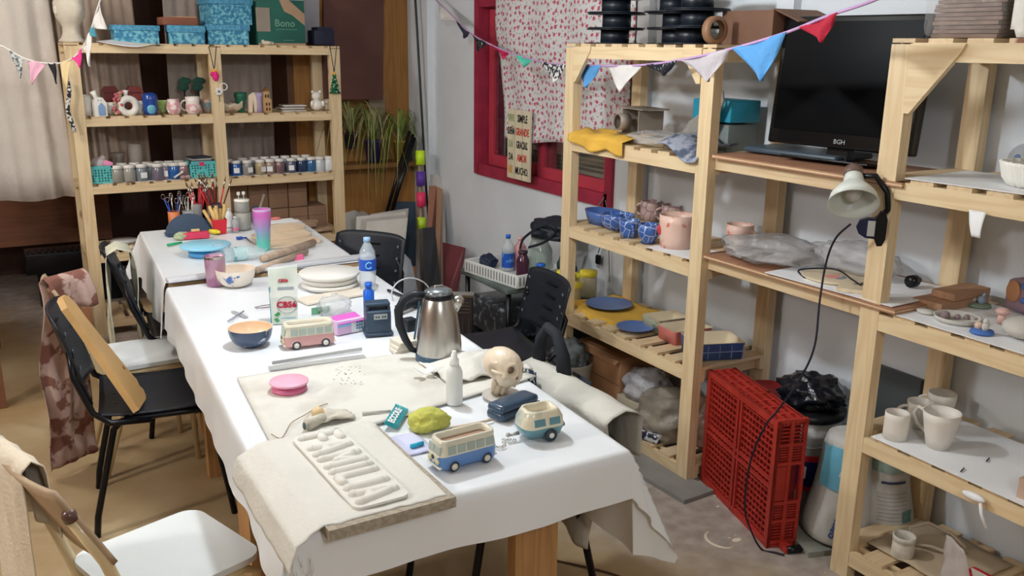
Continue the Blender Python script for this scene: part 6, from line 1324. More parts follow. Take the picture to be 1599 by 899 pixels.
# tall far items -----------------------------------------------------
ZF=.7662
def fz(px,py): return at(px,py,z=ZF)+Vector((0,0,.0012))
def nz_(px,py): return at(px,py,z=ZW)+Vector((0,0,.0012))
wb2=thing('water_bottle','clear plastic water bottle with blue round label and pale blue cap','bottle',nz_(575,453)); 
B().lathe([(.0005,0),(.031,0),(.033,.01),(.030,.03),(.033,.05),(.030,.06),(.0335,.072),(.0335,.135),(.030,.16),(.016,.188),(.0125,.193),(.0125,.2)],32).done('bottle_body',mat('pet_clear',(214,226,236),.08,alpha=.42,coat=.6),wb2)
B().lathe([(.0345,.085),(.0345,.13)],32,cap=False).done('label',mat('label_royal',(36,84,190),.4),wb2); B().lathe([(.014,.198),(.014,.215),(.0005,.216)],20).done('cap',mat('cap_pale_blue',(150,190,226),.4),wb2)
B().tube([(.0125*math.cos(a)-.008,-.0355,.108+.0125*math.sin(a)) for a in [.5+5.2*k/16 for k in range(17)]],.0028,6).done('round_mark',mat('mark_cyan',(120,196,236),.4),wb2)
one('blue_cap_bottle',B().lathe([(.0005,0),(.02,0),(.02,.09),(.010,.1),(.010,.104),(.013,.105),(.013,.122),(.0005,.122)],20),BLC,'small bottle with bright blue cap behind the navy speaker','bottle',nz_(578,500)+Vector((.02,.06,0)))
# plates stack
for i in range(3): 
    q=nz_(515,448)+Vector((0,0,i*.0215)); r_=[.112,.110,.120][i]
    one('white_plate',B().lathe([(.0005,0),(r_*.86,0),(r_,.010),(r_,.019),(r_*.985,.0212),(.0005,.0212)],44),mat('plate_bisque',(228,226,220),.6,var=.03),['bottom','middle','top'][i]+' round off-white plaster bat of the stack beside the water bottle','plate',q,None,'round plaster bats')
one('flat_bat',B().box((0,0,.004),(.28,.10,.007),rot=(0,0,.0)),mat('bat_cream',(226,216,200),.7),'thin cream board in front of the round plaster stack','board',nz_(520,462)+Vector((0,-.02,0)),(0,0,.15))
pt=thing('pink_tool','pink plastic cutter with two thin legs lying behind the white plates','tool',nz_(466,408)); PKT=mat('bubble_pink',(240,110,156),.4); B().box((0,0,.016),(.045,.032,.030),bev=.005).done('cutter_block',PKT,pt); B().tube([(.0,-.015,.004),(-.05,-.09,.004)],.0025,6).done('leg',PKT,pt); B().tube([(.01,-.015,.004),(.06,-.0,.006)],.0035,6).done('leg',PKT,pt)
# rolling pins and boards
RP=mat('pin_wood',(186,164,144),.6,var=.15,scale=(1,8,1))
def pin(label,a,b_,r=.019):
    A=fz(*a)+Vector((0,0,r)); Bq=fz(*b_)+Vector((0,0,r)); t=thing('rolling_pin',label,'rolling pin',A); d=Bq-A
    B().cyl((0,0,0),d,r).done('roller',RP,t); B().cyl(d,d*1.03,r*.9,r1=r*.6).done('end',RP,t); return t
pin('brownish rolling pin lying behind the cream bowl, nearer one',(400,428),(478,398),.014) ; pin('thick grey brown rolling pin just behind the nearer one',(410,410),(490,384),.017)
for i,(a,w_,h_,r_) in enumerate((((452,380),.30,.16,.12),((440,372),.28,.17,.05),((440,364),.24,.15,.2))):
    one('thin_board',B().prism(rrect(w_,h_,.05),0,.010),mat('plywood_pale',(222,200,172),.65,var=.06),['lowest','middle','top'][i]+' pale rounded plywood board at the far right of the tables','board',fz(*a)+Vector((0,0,i*.011)),(0,0,r_))
one('paper_note',B().box((0,0,.0008),(.16,.11,.0015)),PAPER,'white paper with a coral stain on the pale boards','paper',fz(440,356)+Vector((0,.01,.034)),(0,0,.1)); one('coral_eraser',B().ball((0,0,.006),(.028,.014,.008)),mat('coral_pink',(236,130,120),.5),'small coral pink piece on the white paper note','eraser',fz(432,354)+Vector((0,.01,.036)))
# gradient tumbler
tm=thing('tumbler','tall pink to teal gradient insulated tumbler','tumbler',fz(412,390))
GT=bpy.data.materials.new('gradient_tumbler'); GT.use_nodes=True
def _gt():
    N=GT.node_tree.nodes; L=GT.node_tree.links; b=N['Principled BSDF']; b.inputs['Roughness'].default_value=.2; b.inputs['Coat Weight'].default_value=.5
    tc=N.new('ShaderNodeTexCoord'); s=N.new('ShaderNodeSeparateXYZ'); L.new(tc.outputs['Object'],s.inputs[0]); m=N.new('ShaderNodeMapRange'); m.inputs[2].default_value=.19; L.new(s.outputs[2],m.inputs[0]); r=N.new('ShaderNodeValToRGB'); L.new(m.outputs[0],r.inputs[0]); e=r.color_ramp.elements
    e[0].position=.2; e[0].color=[lin(v) for v in (90,196,180)]+[1]; e[1].position=.85; e[1].color=[lin(v) for v in (206,110,190)]+[1]; x=e.new(.5); x.color=[lin(v) for v in (150,160,200)]+[1]; L.new(r.outputs[0],b.inputs['Base Color'])
_gt()
B().lathe([(.0005,0),(.028,0),(.03,.004),(.042,.18),(.0415,.19),(.038,.19),(.036,.178),(.0005,.177)],36).done('tumbler_body',GT,tm); B().lathe([(.0415,.186),(.043,.189),(.0415,.194),(.038,.192)],36,cap=False).done('rim',mat('lilac_rim',(200,180,210),.2),tm)
# pink insulated cup
ic=thing('insulated_cup','dusty mauve patterned insulated cup with dark rim','cup',nz_(338,445)); MA=mat('mauve_pattern',(176,138,160),.35,rgb2=(150,96,130),vs=16,v2=(.5,.6),coat=.3); B().lathe([(.0005,0),(.036,0),(.038,.004),(.041,.115),(.041,.122),(.038,.122),(.037,.112),(.0005,.111)],36).done('cup_body',MA,ic); B().lathe([(.0415,.112),(.0415,.120)],36,cap=False).done('steel_rim',STEEL,ic); B().ball((.01,-.01,.113),(.025,.02,.006)).done('contents',mat('yerba_brown',(96,70,66),.8),ic)
# light blue banding wheel
wheel('large light blue banding wheel with deep blue base on the far table',fz(322,398),.112,.050,mat('disc_sky',(150,214,240),.35,var=.02),mat('base_azure',(90,170,226),.35),.075)
# clear dome & crushed bottle
cd2=thing('crushed_bottle','clear plastic bottle lying on its side with turquoise print, right of the blue wheel','bottle',fz(382,406)+Vector((0,0,.031)),.05)
CLX=mat('thin_clear',(206,228,234),.08,alpha=.35,coat=.8); B().lathe([(.0005,-.09),(.028,-.09),(.03,-.07),(.028,-.03),(.031,0),(.029,.05),(.014,.085),(.012,.10),(.0005,.101)],28,xf((0,0,0),(0,PI/2,0))).done('bottle_body',CLX,cd2)
B().lathe([(.0312,-.05),(.0312,.01)],20,xf((0,0,0),(0,PI/2,0)),cap=False).done('printed_band',mat('turquoise_print',(196,226,228),.3,rgb2=(30,140,160),vs=24,v2=(.56,.6),alpha=.8),cd2)
one('clear_dome',B().lathe([(.05,0),(.048,.03),(.035,.05),(.015,.06),(.0005,.062)],32,cap=False),CLX,'clear plastic dome lid behind the mauve cup','lid',fz(345,400)+Vector((.0,.0,0)))
# navy arc organiser, red eraser block etc
no=thing('pen_organiser','dark navy semicircular organiser on the far table','organiser',fz(296,366)); 
B().prism([(.115*math.cos(a),.105*math.sin(a)) for a in [PI*k/20 for k in range(21)]],-.006,.006,xf((0,.0,.0),(PI/2-.25,0,0))).done('arc_panel',mat('organiser_navy',(44,66,92),.4),no); B().box((0,.02,.004),(.22,.10,.008),bev=.003).done('base_tray',_m['organiser_navy'],no)
rbk=thing('red_block','red sponge block with yellow eraser lying before the navy organiser','block',fz(305,371)+Vector((0,-.02,0)),-.1); B().box((0,0,.016),(.125,.05,.030),bev=.004).done('sponge',mat('raspberry_sponge',(214,62,96),.7,bump=.4,bs=120),rbk); B().box((.0,.01,.038),(.04,.02,.012),bev=.003).done('eraser',mat('eraser_cream',(230,196,140),.6),rbk)
one('yellow_marker',B().cyl((0,0,.014),(.03,-.03,.0145+.0),.012).cyl((.03,-.03,.014),(.04,-.04,.014),.008),YEL,'yellow marker pen beside the red sponge block','pen',fz(325,366)+Vector((.01,.0,0)))
crumple('green_cloth','pale green crumpled sponge cloth left of the red sponge block',fz(284,374),(.075,.05,.045),mat('sage_sponge',(176,188,150),.9,bump=.6,bs=60),cat='sponge',seed=61)
one('green_tool',B().cyl((0,0,.007),(.07,.03,.007),.007,r1=.005),GREEN,'small green plastic knife at the left edge of the blue wheel','tool',fz(262,385))
# brush and tool pots
def pot(label,p,r,h,m,contents,sq=False,n=10,ln_=.12,name='tool_pot',spread=.35,m2=None):
    t=thing(name,label,'pot',p)
    if sq:
        b=B(); k=r*.82; b._add([(-k,-k,0),(k,-k,0),(k,k,0),(-k,k,0),(-r,-r,h),(r,-r,h),(r,r,h),(-r,r,h)],[(3,2,1,0),(0,1,5,4),(1,2,6,5),(2,3,7,6),(3,0,4,7)]); b.done('pot_body',m,t)
    else: B().lathe([(.0005,0),(r*.92,0),(r,h*.1),(r,h),(r*.93,h),(r*.9,.006),(.0005,.006)],24).done('pot_body',m,t)
    for i in range(n):
        a=rnd.uniform(0,2*PI); s=rnd.uniform(0,r*.6); e=rnd.uniform(.2,spread); 
        p0=Vector((s*math.cos(a),s*math.sin(a),.01)); d=Vector((math.cos(a)*e,math.sin(a)*e*.6,1)).normalized(); l=h+ln_*rnd.uniform(.6,1.05); mm,kind=contents[i%len(contents)]
        if kind=='brush':
            o=B().cyl(p0,p0+d*l*.72,.0032,r1=.0045,seg=8).done('brush_handle',mm,t); B().cyl(p0+d*l*.72,p0+d*l*.88,.0042,seg=8).done('ferrule',STEEL,o); B().cyl(p0+d*l*.88,p0+d*l,.0045,r1=.001,seg=8).done('bristles',mat('bristle',(120,90,60),.8),o)
        elif kind=='loop':
            o=B().cyl(p0,p0+d*l*.85,.0028,seg=7).done('tool_handle',mm,t); c=p0+d*l*.92; B().tube([c+Vector((.009*math.cos(q),0,.013*math.sin(q))) for q in [2*PI*k/12 for k in range(12)]],.0012,5,True).done('wire_loop',STEEL,o)
        else:
            o=B().cyl(p0,p0+d*l,.006,r1=.0085,seg=8).done('wooden_tool',mm,t)
    return t
BRR=mat('brush_red',(200,36,50),.35,coat=.4); WT=mat('tool_wood',(222,186,120),.6); OR=mat('orange_plastic',(220,130,80),.5); SCI=mat('scissor_blue',(50,80,180),.4)
pot('orange cup of wire loop tools and blue scissors at the far left corner',fz(273,352)+Vector((0,0,0)),.030,.075,OR,[(STEEL,'loop'),(SCI,'loop'),(BLACK,'loop')],n=9,ln_=.10)
pot('clear cup of steel needle tools next to the orange cup',fz(295,349),.030,.07,mat('cup_clear',(216,220,222),.1,alpha=.5),[(STEEL,'loop'),(WHITE,'loop')],n=8,ln_=.09)
pot('grey pot with a tight bunch of long red brushes, left bunch',fz(312,346)+Vector((0,.05,0)),.026,.09,mat('pot_grey',(150,150,150),.6),[(BRR,'brush')],n=11,ln_=.16,spread=.28)
pot('dark caddy with long red brushes behind the red square pot, right bunch',fz(342,346)+Vector((0,.06,0)),.034,.09,mat('caddy_dark',(70,74,80),.5),[(BRR,'brush'),(BRR,'brush'),(mat('brush_dark',(90,40,44),.4),'brush')],n=16,ln_=.17,spread=.45)
pot('red square tapered pot full of wooden modelling tools',fz(343,364),.034,.075,RED,[(WT,'stick')],sq=True,n=13,ln_=.06,spread=.5)
cg=thing('grey_canister','grey speckled ceramic canister with white rim and upper jar on the far table','canister',fz(380,358)); B().lathe([(.0005,0),(.04,0),(.042,.01),(.042,.085),(.036,.09),(.0005,.09)],30).done('lower_jar',mat('speckle_grey',(164,164,158),.5,bump=.2,bs=50),cg); B().lathe([(.036,.09),(.038,.10),(.038,.15),(.0005,.15)],30).done('upper_jar',mat('speckle_grey2',(150,150,146),.4),cg); B().lathe([(.039,.146),(.039,.158),(.0005,.158)],30).done('rim_lid',WHITE,cg)
for i,dx in enumerate((-.014,.012)): o_=B().cyl((dx,0,.158),(dx,0,.18),.0015,seg=6).done('stem',WHITE,cg); B().box((dx,0,.188),(.016,.008,.018),bev=.003).done('white_peg',WHITE,cg)
bottle('clear squeeze bottle with pink label right of the red square pot',fz(368,362),.018,.08,CLB,mat('cap_white',(226,226,226),.4),neck=.4,label=(.1,.3,mat('label_pinkish',(214,120,150),.5)))
bottle('white small bottle behind the clear squeeze bottle',fz(361,356)+Vector((0,.03,0)),.02,.10,WP,_m['cap_white'],neck=.4)
bottle('lilac tall bottle with silver knife blade behind the tumbler',fz(398,352)+Vector((.01,.0,0)),.022,.10,mat('lilac_bottle',(150,146,200),.4),mat('cap_navy',(50,60,100),.4),neck=.7)
one('knife_blade',B().box((0,0,.08),(.012,.004,.17),rot=(0,.35,0)),STEEL,'silver blade standing upright behind the tumbler','knife',fz(400,352)+Vector((.03,.03,0)))
one('blue_clip',B().box((0,0,.007),(.03,.018,.013),bev=.003).cyl((.01,0,.007),(.03,-.01,.007),.004,seg=8),mat('clip_blue',(36,80,170),.4),'small blue clip near the tumbler','clip',fz(374,374)); 
cord('cutter_wire',[fz(384,372)+Vector((0,0,.003)),fz(390,378)+Vector((0,0,.004)),fz(398,382)+Vector((0,0,.004)),fz(404,378)+Vector((0,0,.004))],.004,'silver metal cutter lying in front of the canister',STEEL,cat='tool')
# table join edge bar
one('edge_bar',B().box((0,0,.009),(.90,.05,.016),bev=.004),mat('edge_grey',(206,208,214),.45),'long pale grey bar along the near edge of the far table','bar',(.60+.42,3.755,.7662),(0,0,.06))
# aluminium rulers
for i,(a,b_,w_) in enumerate((((420,577),(570,558),.022),((425,570),(565,548),.006))):
    A=nz_(*a); Bq=nz_(*b_); d=Bq-A; one('metal_ruler',B().box((d.length/2,0,.002+i*.004),(d.length,w_+.012*(1-i),.004+.006*i)),mat('dull_aluminium',(196,196,194),.35,metal=.3),['wide pale metal ruler in front of the pink van','thin pale bar lying just behind the wide ruler'][i],'ruler',A,(0,0,math.atan2(d.y,d.x)))
# lilac tissue box
lb_=thing('lilac_box','open lilac and white gift box with blue sprig, left of the speaker','box',nz_(540,518)+Vector((.005,.01,0)),.18); B().box((0,0,.024),(.105,.07,.046)).done('box_body',mat('lilac_card',(226,190,226),.5),lb_); B().box((.026,-.0355,.024),(.052,.002,.046)).done('white_side',PAPER,lb_); B().prism([(-.05,-.03),(.05,-.03),(.045,.03),(-.045,.03)],.047,.050,xf((0,.0,.0),(.25,0,0))).done('magenta_flap',mat('magenta_card2',(210,100,190),.5),lb_); B().box((-.026,-.0355,.035),(.052,.0018,.016)).done('blue_band',mat('band_skyblue',(150,200,236),.5),lb_)
B().tube([(.03,-.038,.006),(.031,-.038,.04)],.0012,5).done('sprig_stem',mat('sprig_blue',(90,160,196),.5),lb_)
for i in range(3):
    for s in (-1,1): B().ball((.031+s*.008,-.0375,.014+i*.010),(.006,.001,.003),8).done('sprig_leaf',_m['sprig_blue'],lb_)
crumple('plastic_bag','clear crumpled plastic bag with paper clips behind the lilac box',nz_(528,492)+Vector((0,.04,0)),(.12,.10,.075),mat('crisp_clear',(226,228,228),.15,alpha=.45,bump=1,bs=30),seed=71)
gg=thing('green_glasses','translucent green sunglasses lens resting behind the pink van','glasses',nz_(501,490),.05); B().box((-.018,0,.013),(.034,.003,.026),bev=.0014).box((.018,0,.013),(.034,.003,.026),bev=.0014).done('lens',mat('lens_green',(90,170,120),.15,alpha=.8,coat=.5),gg); B().box((0,0,.014),(.006,.003,.02)).done('bridge',mat('bridge_grey',(80,100,100),.4),gg)
# hoop, cutters behind kettle
cord('wire_hoop',[at(614,470,y=3.1),at(612,455,y=3.1),at(622,440,y=3.1),at(642,434,y=3.1),at(662,441,y=3.1),at(672,455,y=3.1),at(672,468,y=3.1)],.003,'large thin clear hoop standing behind the kettle',mat('hoop_clear',(196,200,204),.2),cat='hoop')
gt=thing('glue_gun','black hot glue gun lying behind the kettle','glue gun',nz_(636,486)+Vector((0,0,0)),.5); B().box((0,0,.022),(.12,.026,.026),bev=.006).done('gun_body',BLACK,gt); B().box((-.045,0,.010),(.024,.02,.03),rot=(0,.3,0),bev=.004).done('handle',BLACK,gt); B().cyl((.06,0,.024),(.085,0,.024),.007,r1=.003).done('tip',BLACKM,gt)
cord('black_lead',[nz_(606,455)+Vector((0,0,.004)),nz_(622,462)+Vector((0,0,.006)),nz_(640,470)+Vector((0,0,.006)),nz_(650,482)+Vector((0,0,.006)),nz_(670,470)+Vector((.02,.02,.03))],.006,'thick black lead winding behind the kettle handle',BLACK)
one('charger_block',B().box((0,0,.022),(.035,.035,.044),bev=.004),BLACK,'black charger block behind the kettle handle','charger',nz_(652,545)+Vector((0,.06,.044)),(0,0,.1))
for i in range(3): one('ceramic_tile',B().box((0,0,.0065),(.095-.008*i,.07,.013),bev=.002),mat('tile_cream',(222,216,202),.6),['bottom','middle','top'][i]+' pale rectangular block stacked left of the kettle base','block',nz_(640,552)+Vector((0,.03,i*.0138)),(0,0,-.1+.1*i),'pale blocks')
one('kettle_cloth',B().sheet(lambda u,v:(-.13+.28*u,-.10+.22*v,.006+.022*abs(noise(u*4,v*4))+.035*max(0,math.sin(u*PI))*max(0,math.sin(v*PI))),26,22,.003),LN,'rumpled white cloth heap to the right of the kettle','cloth',Vector((1.20,2.27,ZW+.006)))
# pencil & spatula left
one('modelling_tool',B().cyl((0,0,.005),(.08,.10,.005),.003,seg=8),mat('grey_tool',(150,154,170),.4),'thin grey modelling tool left of the yerba bag','tool',nz_(356,504)); one('spatula',B().box((0,0,.0025),(.014,.10,.003),rot=(0,0,.25)),mat('spatula_silver',(196,200,206),.3,metal=.4),'silver spatula lying beside the grey modelling tool','spatula',nz_(374,492))
one('round_lid',B().lathe([(.0005,0),(.032,0),(.034,.006),(.0005,.008)],28),mat('lid_cloudy',(206,208,214),.3),'cloudy grey lid near the left table edge behind the tool','lid',nz_(362,456)+Vector((-.02,-.03,0))) if False else None
wr_=B().tube([(0,0,.004),(.03,.012,.004),(.07,.012,.004)],.0016,5).tube([(0,-.012,.004),(.04,-.02,.004),(.07,-.012,.004)],.0016,5); one('wire_tool',wr_,mat('wire_brown',(96,72,70),.5),'pair of thin dark wires left of the yerba bag','wire',nz_(398,482))
# teal wrapper, green cloth, ball & cloth
ew=thing('snack_wrapper','teal wrapper with white letters lying beside the yellow green cloth','wrapper',nz_(619,658)+Vector((0,0,.006)),.92); ew.scale=(1.25,1.25,1.25); B().box((0,0,.005),(.088,.030,.010),rot=(.35,0,0),bev=.003).done('wrapper_body',mat('wrapper_teal',(24,148,160),.35,coat=.4),ew); text('ECCOLE',.019,PAPER,ew,(-.008,.000,.0115),(.35,0,0),bold=.0008); B().box((.046,.0,.008),(.006,.03,.002),rot=(.35,0,0)).done('crimped_end',mat('wrapper_pale',(96,196,204),.35),ew)
crumple('yellow_green_cloth','crumpled yellow green felt cloth in the middle front of the table',nz_(669,668),(.105,.085,.060),mat('lime_felt',(190,190,92),.95,var=.08,bump=.5,bs=80),cat='cloth',seed=83,amp=.28,fr=1.5)
one('blue_marker',B().cyl((0,0,.007),(.035,.006,.007),.0065,r1=.005),mat('marker_turquoise',(40,170,206),.35),'short turquoise marker cap left of the blue van','pen',nz_(642,702))
one('blue_paper',B().sheet(lambda u,v:(-.05+.10*u,-.06+.12*v,.001+.003*abs(noise(u*5,v*5))),10,10,.001),mat('lilac_white_wrap',(206,208,236),.5),'crumpled lilac white wrapping under the turquoise marker','paper',nz_(640,700)+Vector((-.0,.02,.0)))
kb_=thing('knobbed_rag','bundled canvas rag with a pale wooden ball beside the lettered plaque','rag',nz_(488,668)+Vector((0,0,.006))); RG=mat('rag_grey',(208,202,188),.9,var=.1,bump=.5,bs=60)
B().cyl((-.02,-.025,.016),(.03,.0,.016),.016,r1=.012).done('rolled_rag',RG,kb_); B().sheet(lambda u,v:(-.0+.11*u,-.02+.07*v,.004+.016*abs(noise(u*3+4,v*3))+.008*math.sin(u*PI)),16,14,.003).done('loose_rag',RG,kb_); B().ball((.022,.02,.022),.017,18).done('wooden_ball',mat('ball_wood',(222,196,150),.5),kb_); B().ball((-.03,-.03,.016),(.004,.009,.010),12).done('dark_opening',mat('opening_teal',(80,104,104),.5),kb_)
cord('loose_thread',[nz_(424,684)+Vector((0,0,.01)),nz_(440,690)+Vector((0,0,.01)),nz_(455,668)+Vector((0,0,.012)),nz_(476,655)+Vector((0,0,.012)),nz_(500,640)+Vector((0,0,.010)),nz_(512,636)+Vector((0,0,.010))],.0012,'thin brown thread across the canvas beside the pale ball',mat('thread_brown',(150,130,112),.7))
one('grey_tool_stick',B().cyl((0,0,.006),(.075,.0,.005),.0045,r1=.003),mat('stick_grey',(196,196,190),.5),'pale grey modelling stick left of the teal wrapper','tool',nz_(566,652)+Vector((0,0,.006)),(0,0,-.25)); one('wooden_stick',B().cyl((0,0,.006),(.12,.0,.005),.0035,r1=.003),mat('stick_tan',(214,190,164),.5),'thin wooden stick between the green cloth and the glasses case','tool',nz_(705,672),(0,0,-.02))
crb=B()
for i in range(40): p=nz_(rnd.uniform(520,570),rnd.uniform(575,605)); crb.ball(p+Vector((0,0,.0065)),(rnd.uniform(.001,.003),.001,.0008),5)
tag(crb.done('clay_crumbs',mat('crumb_grey',(120,116,108),.8)),'small dark clay crumbs scattered on the canvas sheet','crumbs',kind='stuff')
# ================= CHAIRS
CBK=mat('chair_black',(24,30,40),.42,var=.1,bump=.15,bs=160); FRM=mat('frame_black',(18,20,26),.3,metal=.4)
def black_chair(label,loc,rot,lean=.28,bh=.80,bw=.40):
    t=thing('stacking_chair',label,'chair',loc,rot,'black stacking chairs')
    def sf(u,v): 
        x=-.19+.40*u; y=(v-.5)*.42; return (x,y,.445+.02*(2*v-1)**2-.012*math.sin(u*PI)-.03*max(0,u-.85)/.15)
    B().sheet(sf,14,12,.008).done('seat',CBK,t)
    zb=.50
    def bf(u,v):
        z=zb+(bh-zb)*v; y=(u-.5)*bw*(1-.10*max(0,v-.8)/.2*0); x=-.20-lean*(z-zb)-.035*(1-(2*u-1)**2)
        if v>.8: z-=.02*((abs(2*u-1))**6)*(v-.8)/.2
        return (x,y,z)
    B().sheet(bf,16,12,.008).done('backrest',CBK,t)
    hm=mat('slot_light',(110,120,126),.4)
    for j in range(4):
        z=zb+(.2+.2*j)*(bh-zb); x=-.20-lean*(z-zb)
        for s in (-1,1):
            B().box((x+.004,s*bw*.42,z),(.004,.010,.012),bev=.0015).done('vent_hole',hm,t)
        B().box((x-.027,0,z),(.005,.09,.008),bev=.001).done('slot',BLACKM,t)
    for yy in (-.05,.05): B().cyl((-.14,yy,.437),(-.14,yy,.442),.009,seg=12).done('drain_hole',BLACKM,t)
    for s in (-1,1):
        y=s*.20
        B().tube([(.235,y,0.0),(.225,y,.08),(.175,y,.40),(.16,y,.425),(.13,y,.432),(-.08,y,.432),(-.12,y,.425),(-.145,y,.40),(-.225,y,.08),(-.235,y,0.0)],.0115,10).done('leg',FRM,t)
        B().tube([(-.02,s*.215,.425),(-.15,s*.215,.43),(-.205,s*.205,.47),(-.225-lean*.1,s*.19,.60),(-.20-lean*(bh-.1-zb),s*.17,bh-.12)],.0115,10).done('back_support',FRM,t)
    B().tube([(.13,-.2,.425),(.13,.2,.425)],.009,8).done('cross_bar',FRM,t); B().tube([(-.10,-.2,.425),(-.10,.2,.425)],.009,8).done('cross_bar',FRM,t)
    return t
ch2=black_chair('black plastic stacking chair with an ochre wooden board leaning on it',(.44,3.37,0),-.12,.27,.81,.38)
# ochre board
ob=thing('ochre_board','ochre painted wooden paddle board leaning in the black chair on the left','board',(.375,3.24,.462),0)
OCH=mat('ochre_board_paint',(200,160,104),.55,var=.08,vs=5)
V0=Vector((.36,3.15,.47)); 
# local frame: long axis up the chair back, thickness normal
up_=(Vector((.150,3.27,.85))-Vector((.335,3.15,.47))).normalized(); side=Vector((.15,1,0)); side=(side-up_*side.dot(up_)).normalized(); nn_=side.cross(up_)
Mb=Matrix(((side.x,up_.x,nn_.x,0),(side.y,up_.y,nn_.y,0),(side.z,up_.z,nn_.z,0),(0,0,0,1)))
ob.location=(.345,3.15,.466); 
B().prism([(0,0),(.23,.0),(.265,.03),(.245,.05),(.27,.075),(.25,.10),(.18,.29),(.155,.37),(.15,.42),(.12,.455),(.07,.465),(.02,.455),(-.005,.42),(0,.37)],-.011,.011,Mb).done('board_body',OCH,ob)
B().cyl(Mb@Vector((.19,.14,.012)),Mb@Vector((.19,.14,.013)),.008,seg=12).done('knot_hole',mat('knot_brown',(120,84,44),.6),ob)
def tube_chair(label,loc,rot,W_=.34,D_=.345,bh=.80,backcol=(176,152,124)):
    t=thing('tubular_chair',label,'chair',loc,rot,'cream tubular chairs with white seats'); CT=mat('cream_tube',(216,196,156),.35,coat=.3); SE=mat('white_laminate',(226,232,234),.3,var=.02)
    B().prism(rrect(D_,W_,.05),0,.016,xf((0,0,.445))).done('seat',SE,t)
    BKW=mat('cream_back_panel',backcol,.55)
    def bf(u,v): return (-D_/2-.02-.10*v-.02*(1-(2*u-1)**2),(u-.5)*W_*(1-.12*max(0,v-.6)/.4*abs(2*u-1)),.60+(bh-.60)*v+.0*u)
    B().sheet(bf,12,8,.012).done('backrest',BKW,t)
    for s in (-1,1):
        y=s*(W_/2-.015)
        B().tube([(-D_/2-.10,y*1.0,bh-.07),(-D_/2-.04,y,.60),(-D_/2+.0,y,.46),(-D_/2+.06,y,.25),(-D_/2-.02,y,0)],.014,12).done('rear_leg',CT,t); B().lathe([(.016,0),(.016,.016),(.010,.024),(.0005,.026)],14,xf((-D_/2-.10,y,bh-.072),(0,-.3,0))).done('end_cap',mat('cap_brown',(92,62,56),.35,coat=.5),t)
        B().tube([(-D_/2+.02,y,.43),(D_/2-.05,y,.43),(D_/2-.02,y,.41),(D_/2,y,0)],.012,10).done('front_leg',CT,t)
    B().tube([(D_/2-.03,-W_/2+.015,.22),(D_/2-.03,W_/2-.015,.22)],.009,8).done('cross_bar',CT,t)
    return t
ch1=tube_chair('cream tubular chair with white seat at the lower left, cream apron on its back',(.275,2.165,0),.32)
ch3=tube_chair('cream tubular chair with white seat behind the black chair, floral apron on its back',(.45,3.83,0),.05)
def hung(name,label,cx,cy,w,z1,front,back,m,rot=0,seed=0,th=.003,lean=.1,cat='cloth',fold=.012,gapx=.028):
    # cloth folded over a horizontal edge along local y at height z1
    def f(u,v):
        y=(u-.5)*w*(1+.10*math.sin(v*3+seed)); s=(front+back)*v-front
        d=abs(s); side=1 if s<0 else -1
        k=min(1,d/.03)
        x=side*gapx*math.sin(k*PI/2)+ (side*.35*fold*d/.2) + fold*noise(u*5+seed,s*4)*min(1,d/.06)*1.5 - lean*(-d)*1.0*0 + lean*d
        z=z1-d+.012*noise(u*4+seed,2)*min(1,d/.05)+ (0 if d>.03 else 0)
        return (x,y,z)
    o=B().sheet(f,26,40,th).done(name,m,None,(cx,cy,0),(0,0,rot)); return tag(o,label,cat)
hung('cream_apron','cream canvas apron hanging over the back of the lower left chair',-.03,2.16,.22,.825,.20,.60,mat('apron_cream',(222,210,190),.9,bump=.4,bs=80,var=.05),.32,2,lean=.05)
FLB=mat('brown_floral_cloth',(184,156,146),.85,rgb2=(128,84,72),vs=15,v2=(.5,.55),bump=.3,bs=60)
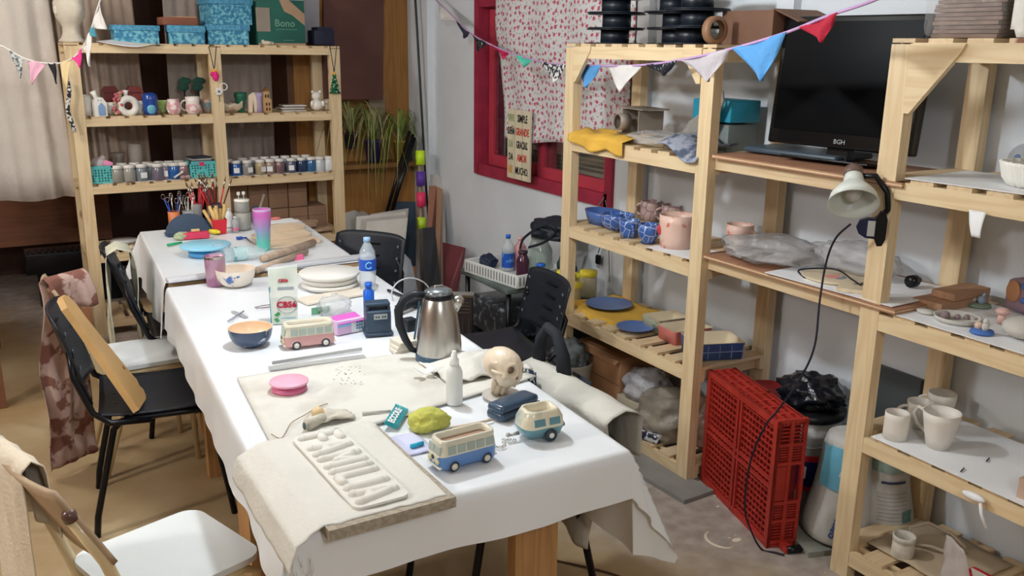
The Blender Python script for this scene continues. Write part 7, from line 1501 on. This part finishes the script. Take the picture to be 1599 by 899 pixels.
hung('floral_apron','brown and pink leaf patterned apron hanging down behind the black chair',.205,3.75,.20,.845,.14,.80,FLB,-.95,5,lean=.0,fold=.03)
ch4=black_chair('black plastic stacking chair with a whitish cloth over its back, far left of the table',(.74,4.17,0),-.08,.36,.84,.40)
hung('pale_cloth','whitish green stained cloth hanging over the far left black chair',.445,4.12,.19,.862,.42,.52,mat('pale_sage_cloth',(206,206,186),.85,var=.12,vs=7,bump=.4,bs=50),-.08,9,lean=.0,gapx=.05,cat='cloth')
ch5=black_chair('black plastic stacking chair at the far right side of the tables by the foam boards',(1.42,4.05,0),3.80,.25,.79,.40)
ch6=black_chair('black plastic stacking chair with slotted back standing apart in front of the cart',(1.80,3.22,0),PI-.12,.22,.755,.40)
ch7=black_chair('black plastic stacking chair tucked under the right front corner of the table',(1.22,2.12,0),PI-.02,.05,.70,.40)
JK=mat('beige_jacket_cloth',(198,195,186),.8,var=.06,vs=6,bump=.4,bs=40)
hung('beige_jacket','pale beige jacket hanging over the chair at the right front corner',1.448,2.09,.46,.735,.16,.42,JK,0,13,lean=.0,fold=.02,gapx=.065,cat='jacket')
ap=thing('black_apron','black apron with looped strap and white print over the beige jacket','apron',(1.47,2.25,.70)); 
B().tube([(0,-.07,.0),(.0,-.06,.08),(.0,-.02,.14),(.0,.03,.15),(0,.07,.10),(0,.08,.0)],.022,8,rs=[.026,.022,.018,.018,.020,.024]).done('neck_loop',mat('apron_black',(24,30,38),.8,bump=.3,bs=60),ap)
PRN=mat('apron_print',(30,42,62),.8,rgb2=(206,210,206),vs=42,v2=(.56,.60))
def strap(y0,y1,x,z0,z1,w,m,n): B().sheet(lambda u,v:(x-.01*math.sin(v*4),y0+(y1-y0)*v+(u-.5)*w,z0+(z1-z0)*v),4,12,.004).done(n,m,ap)
strap(.10,.07,-.105,.03,-.20,.07,PRN,'printed_strap'); strap(-.03,-.10,-.100,.045,-.20,.06,PRN,'printed_strap'); strap(-.10,-.14,.045,.02,-.22,.10,_m['apron_black'],'apron_bib'); strap(.0,-.04,-.05,.02,-.14,.05,_m['apron_black'],'black_tie')
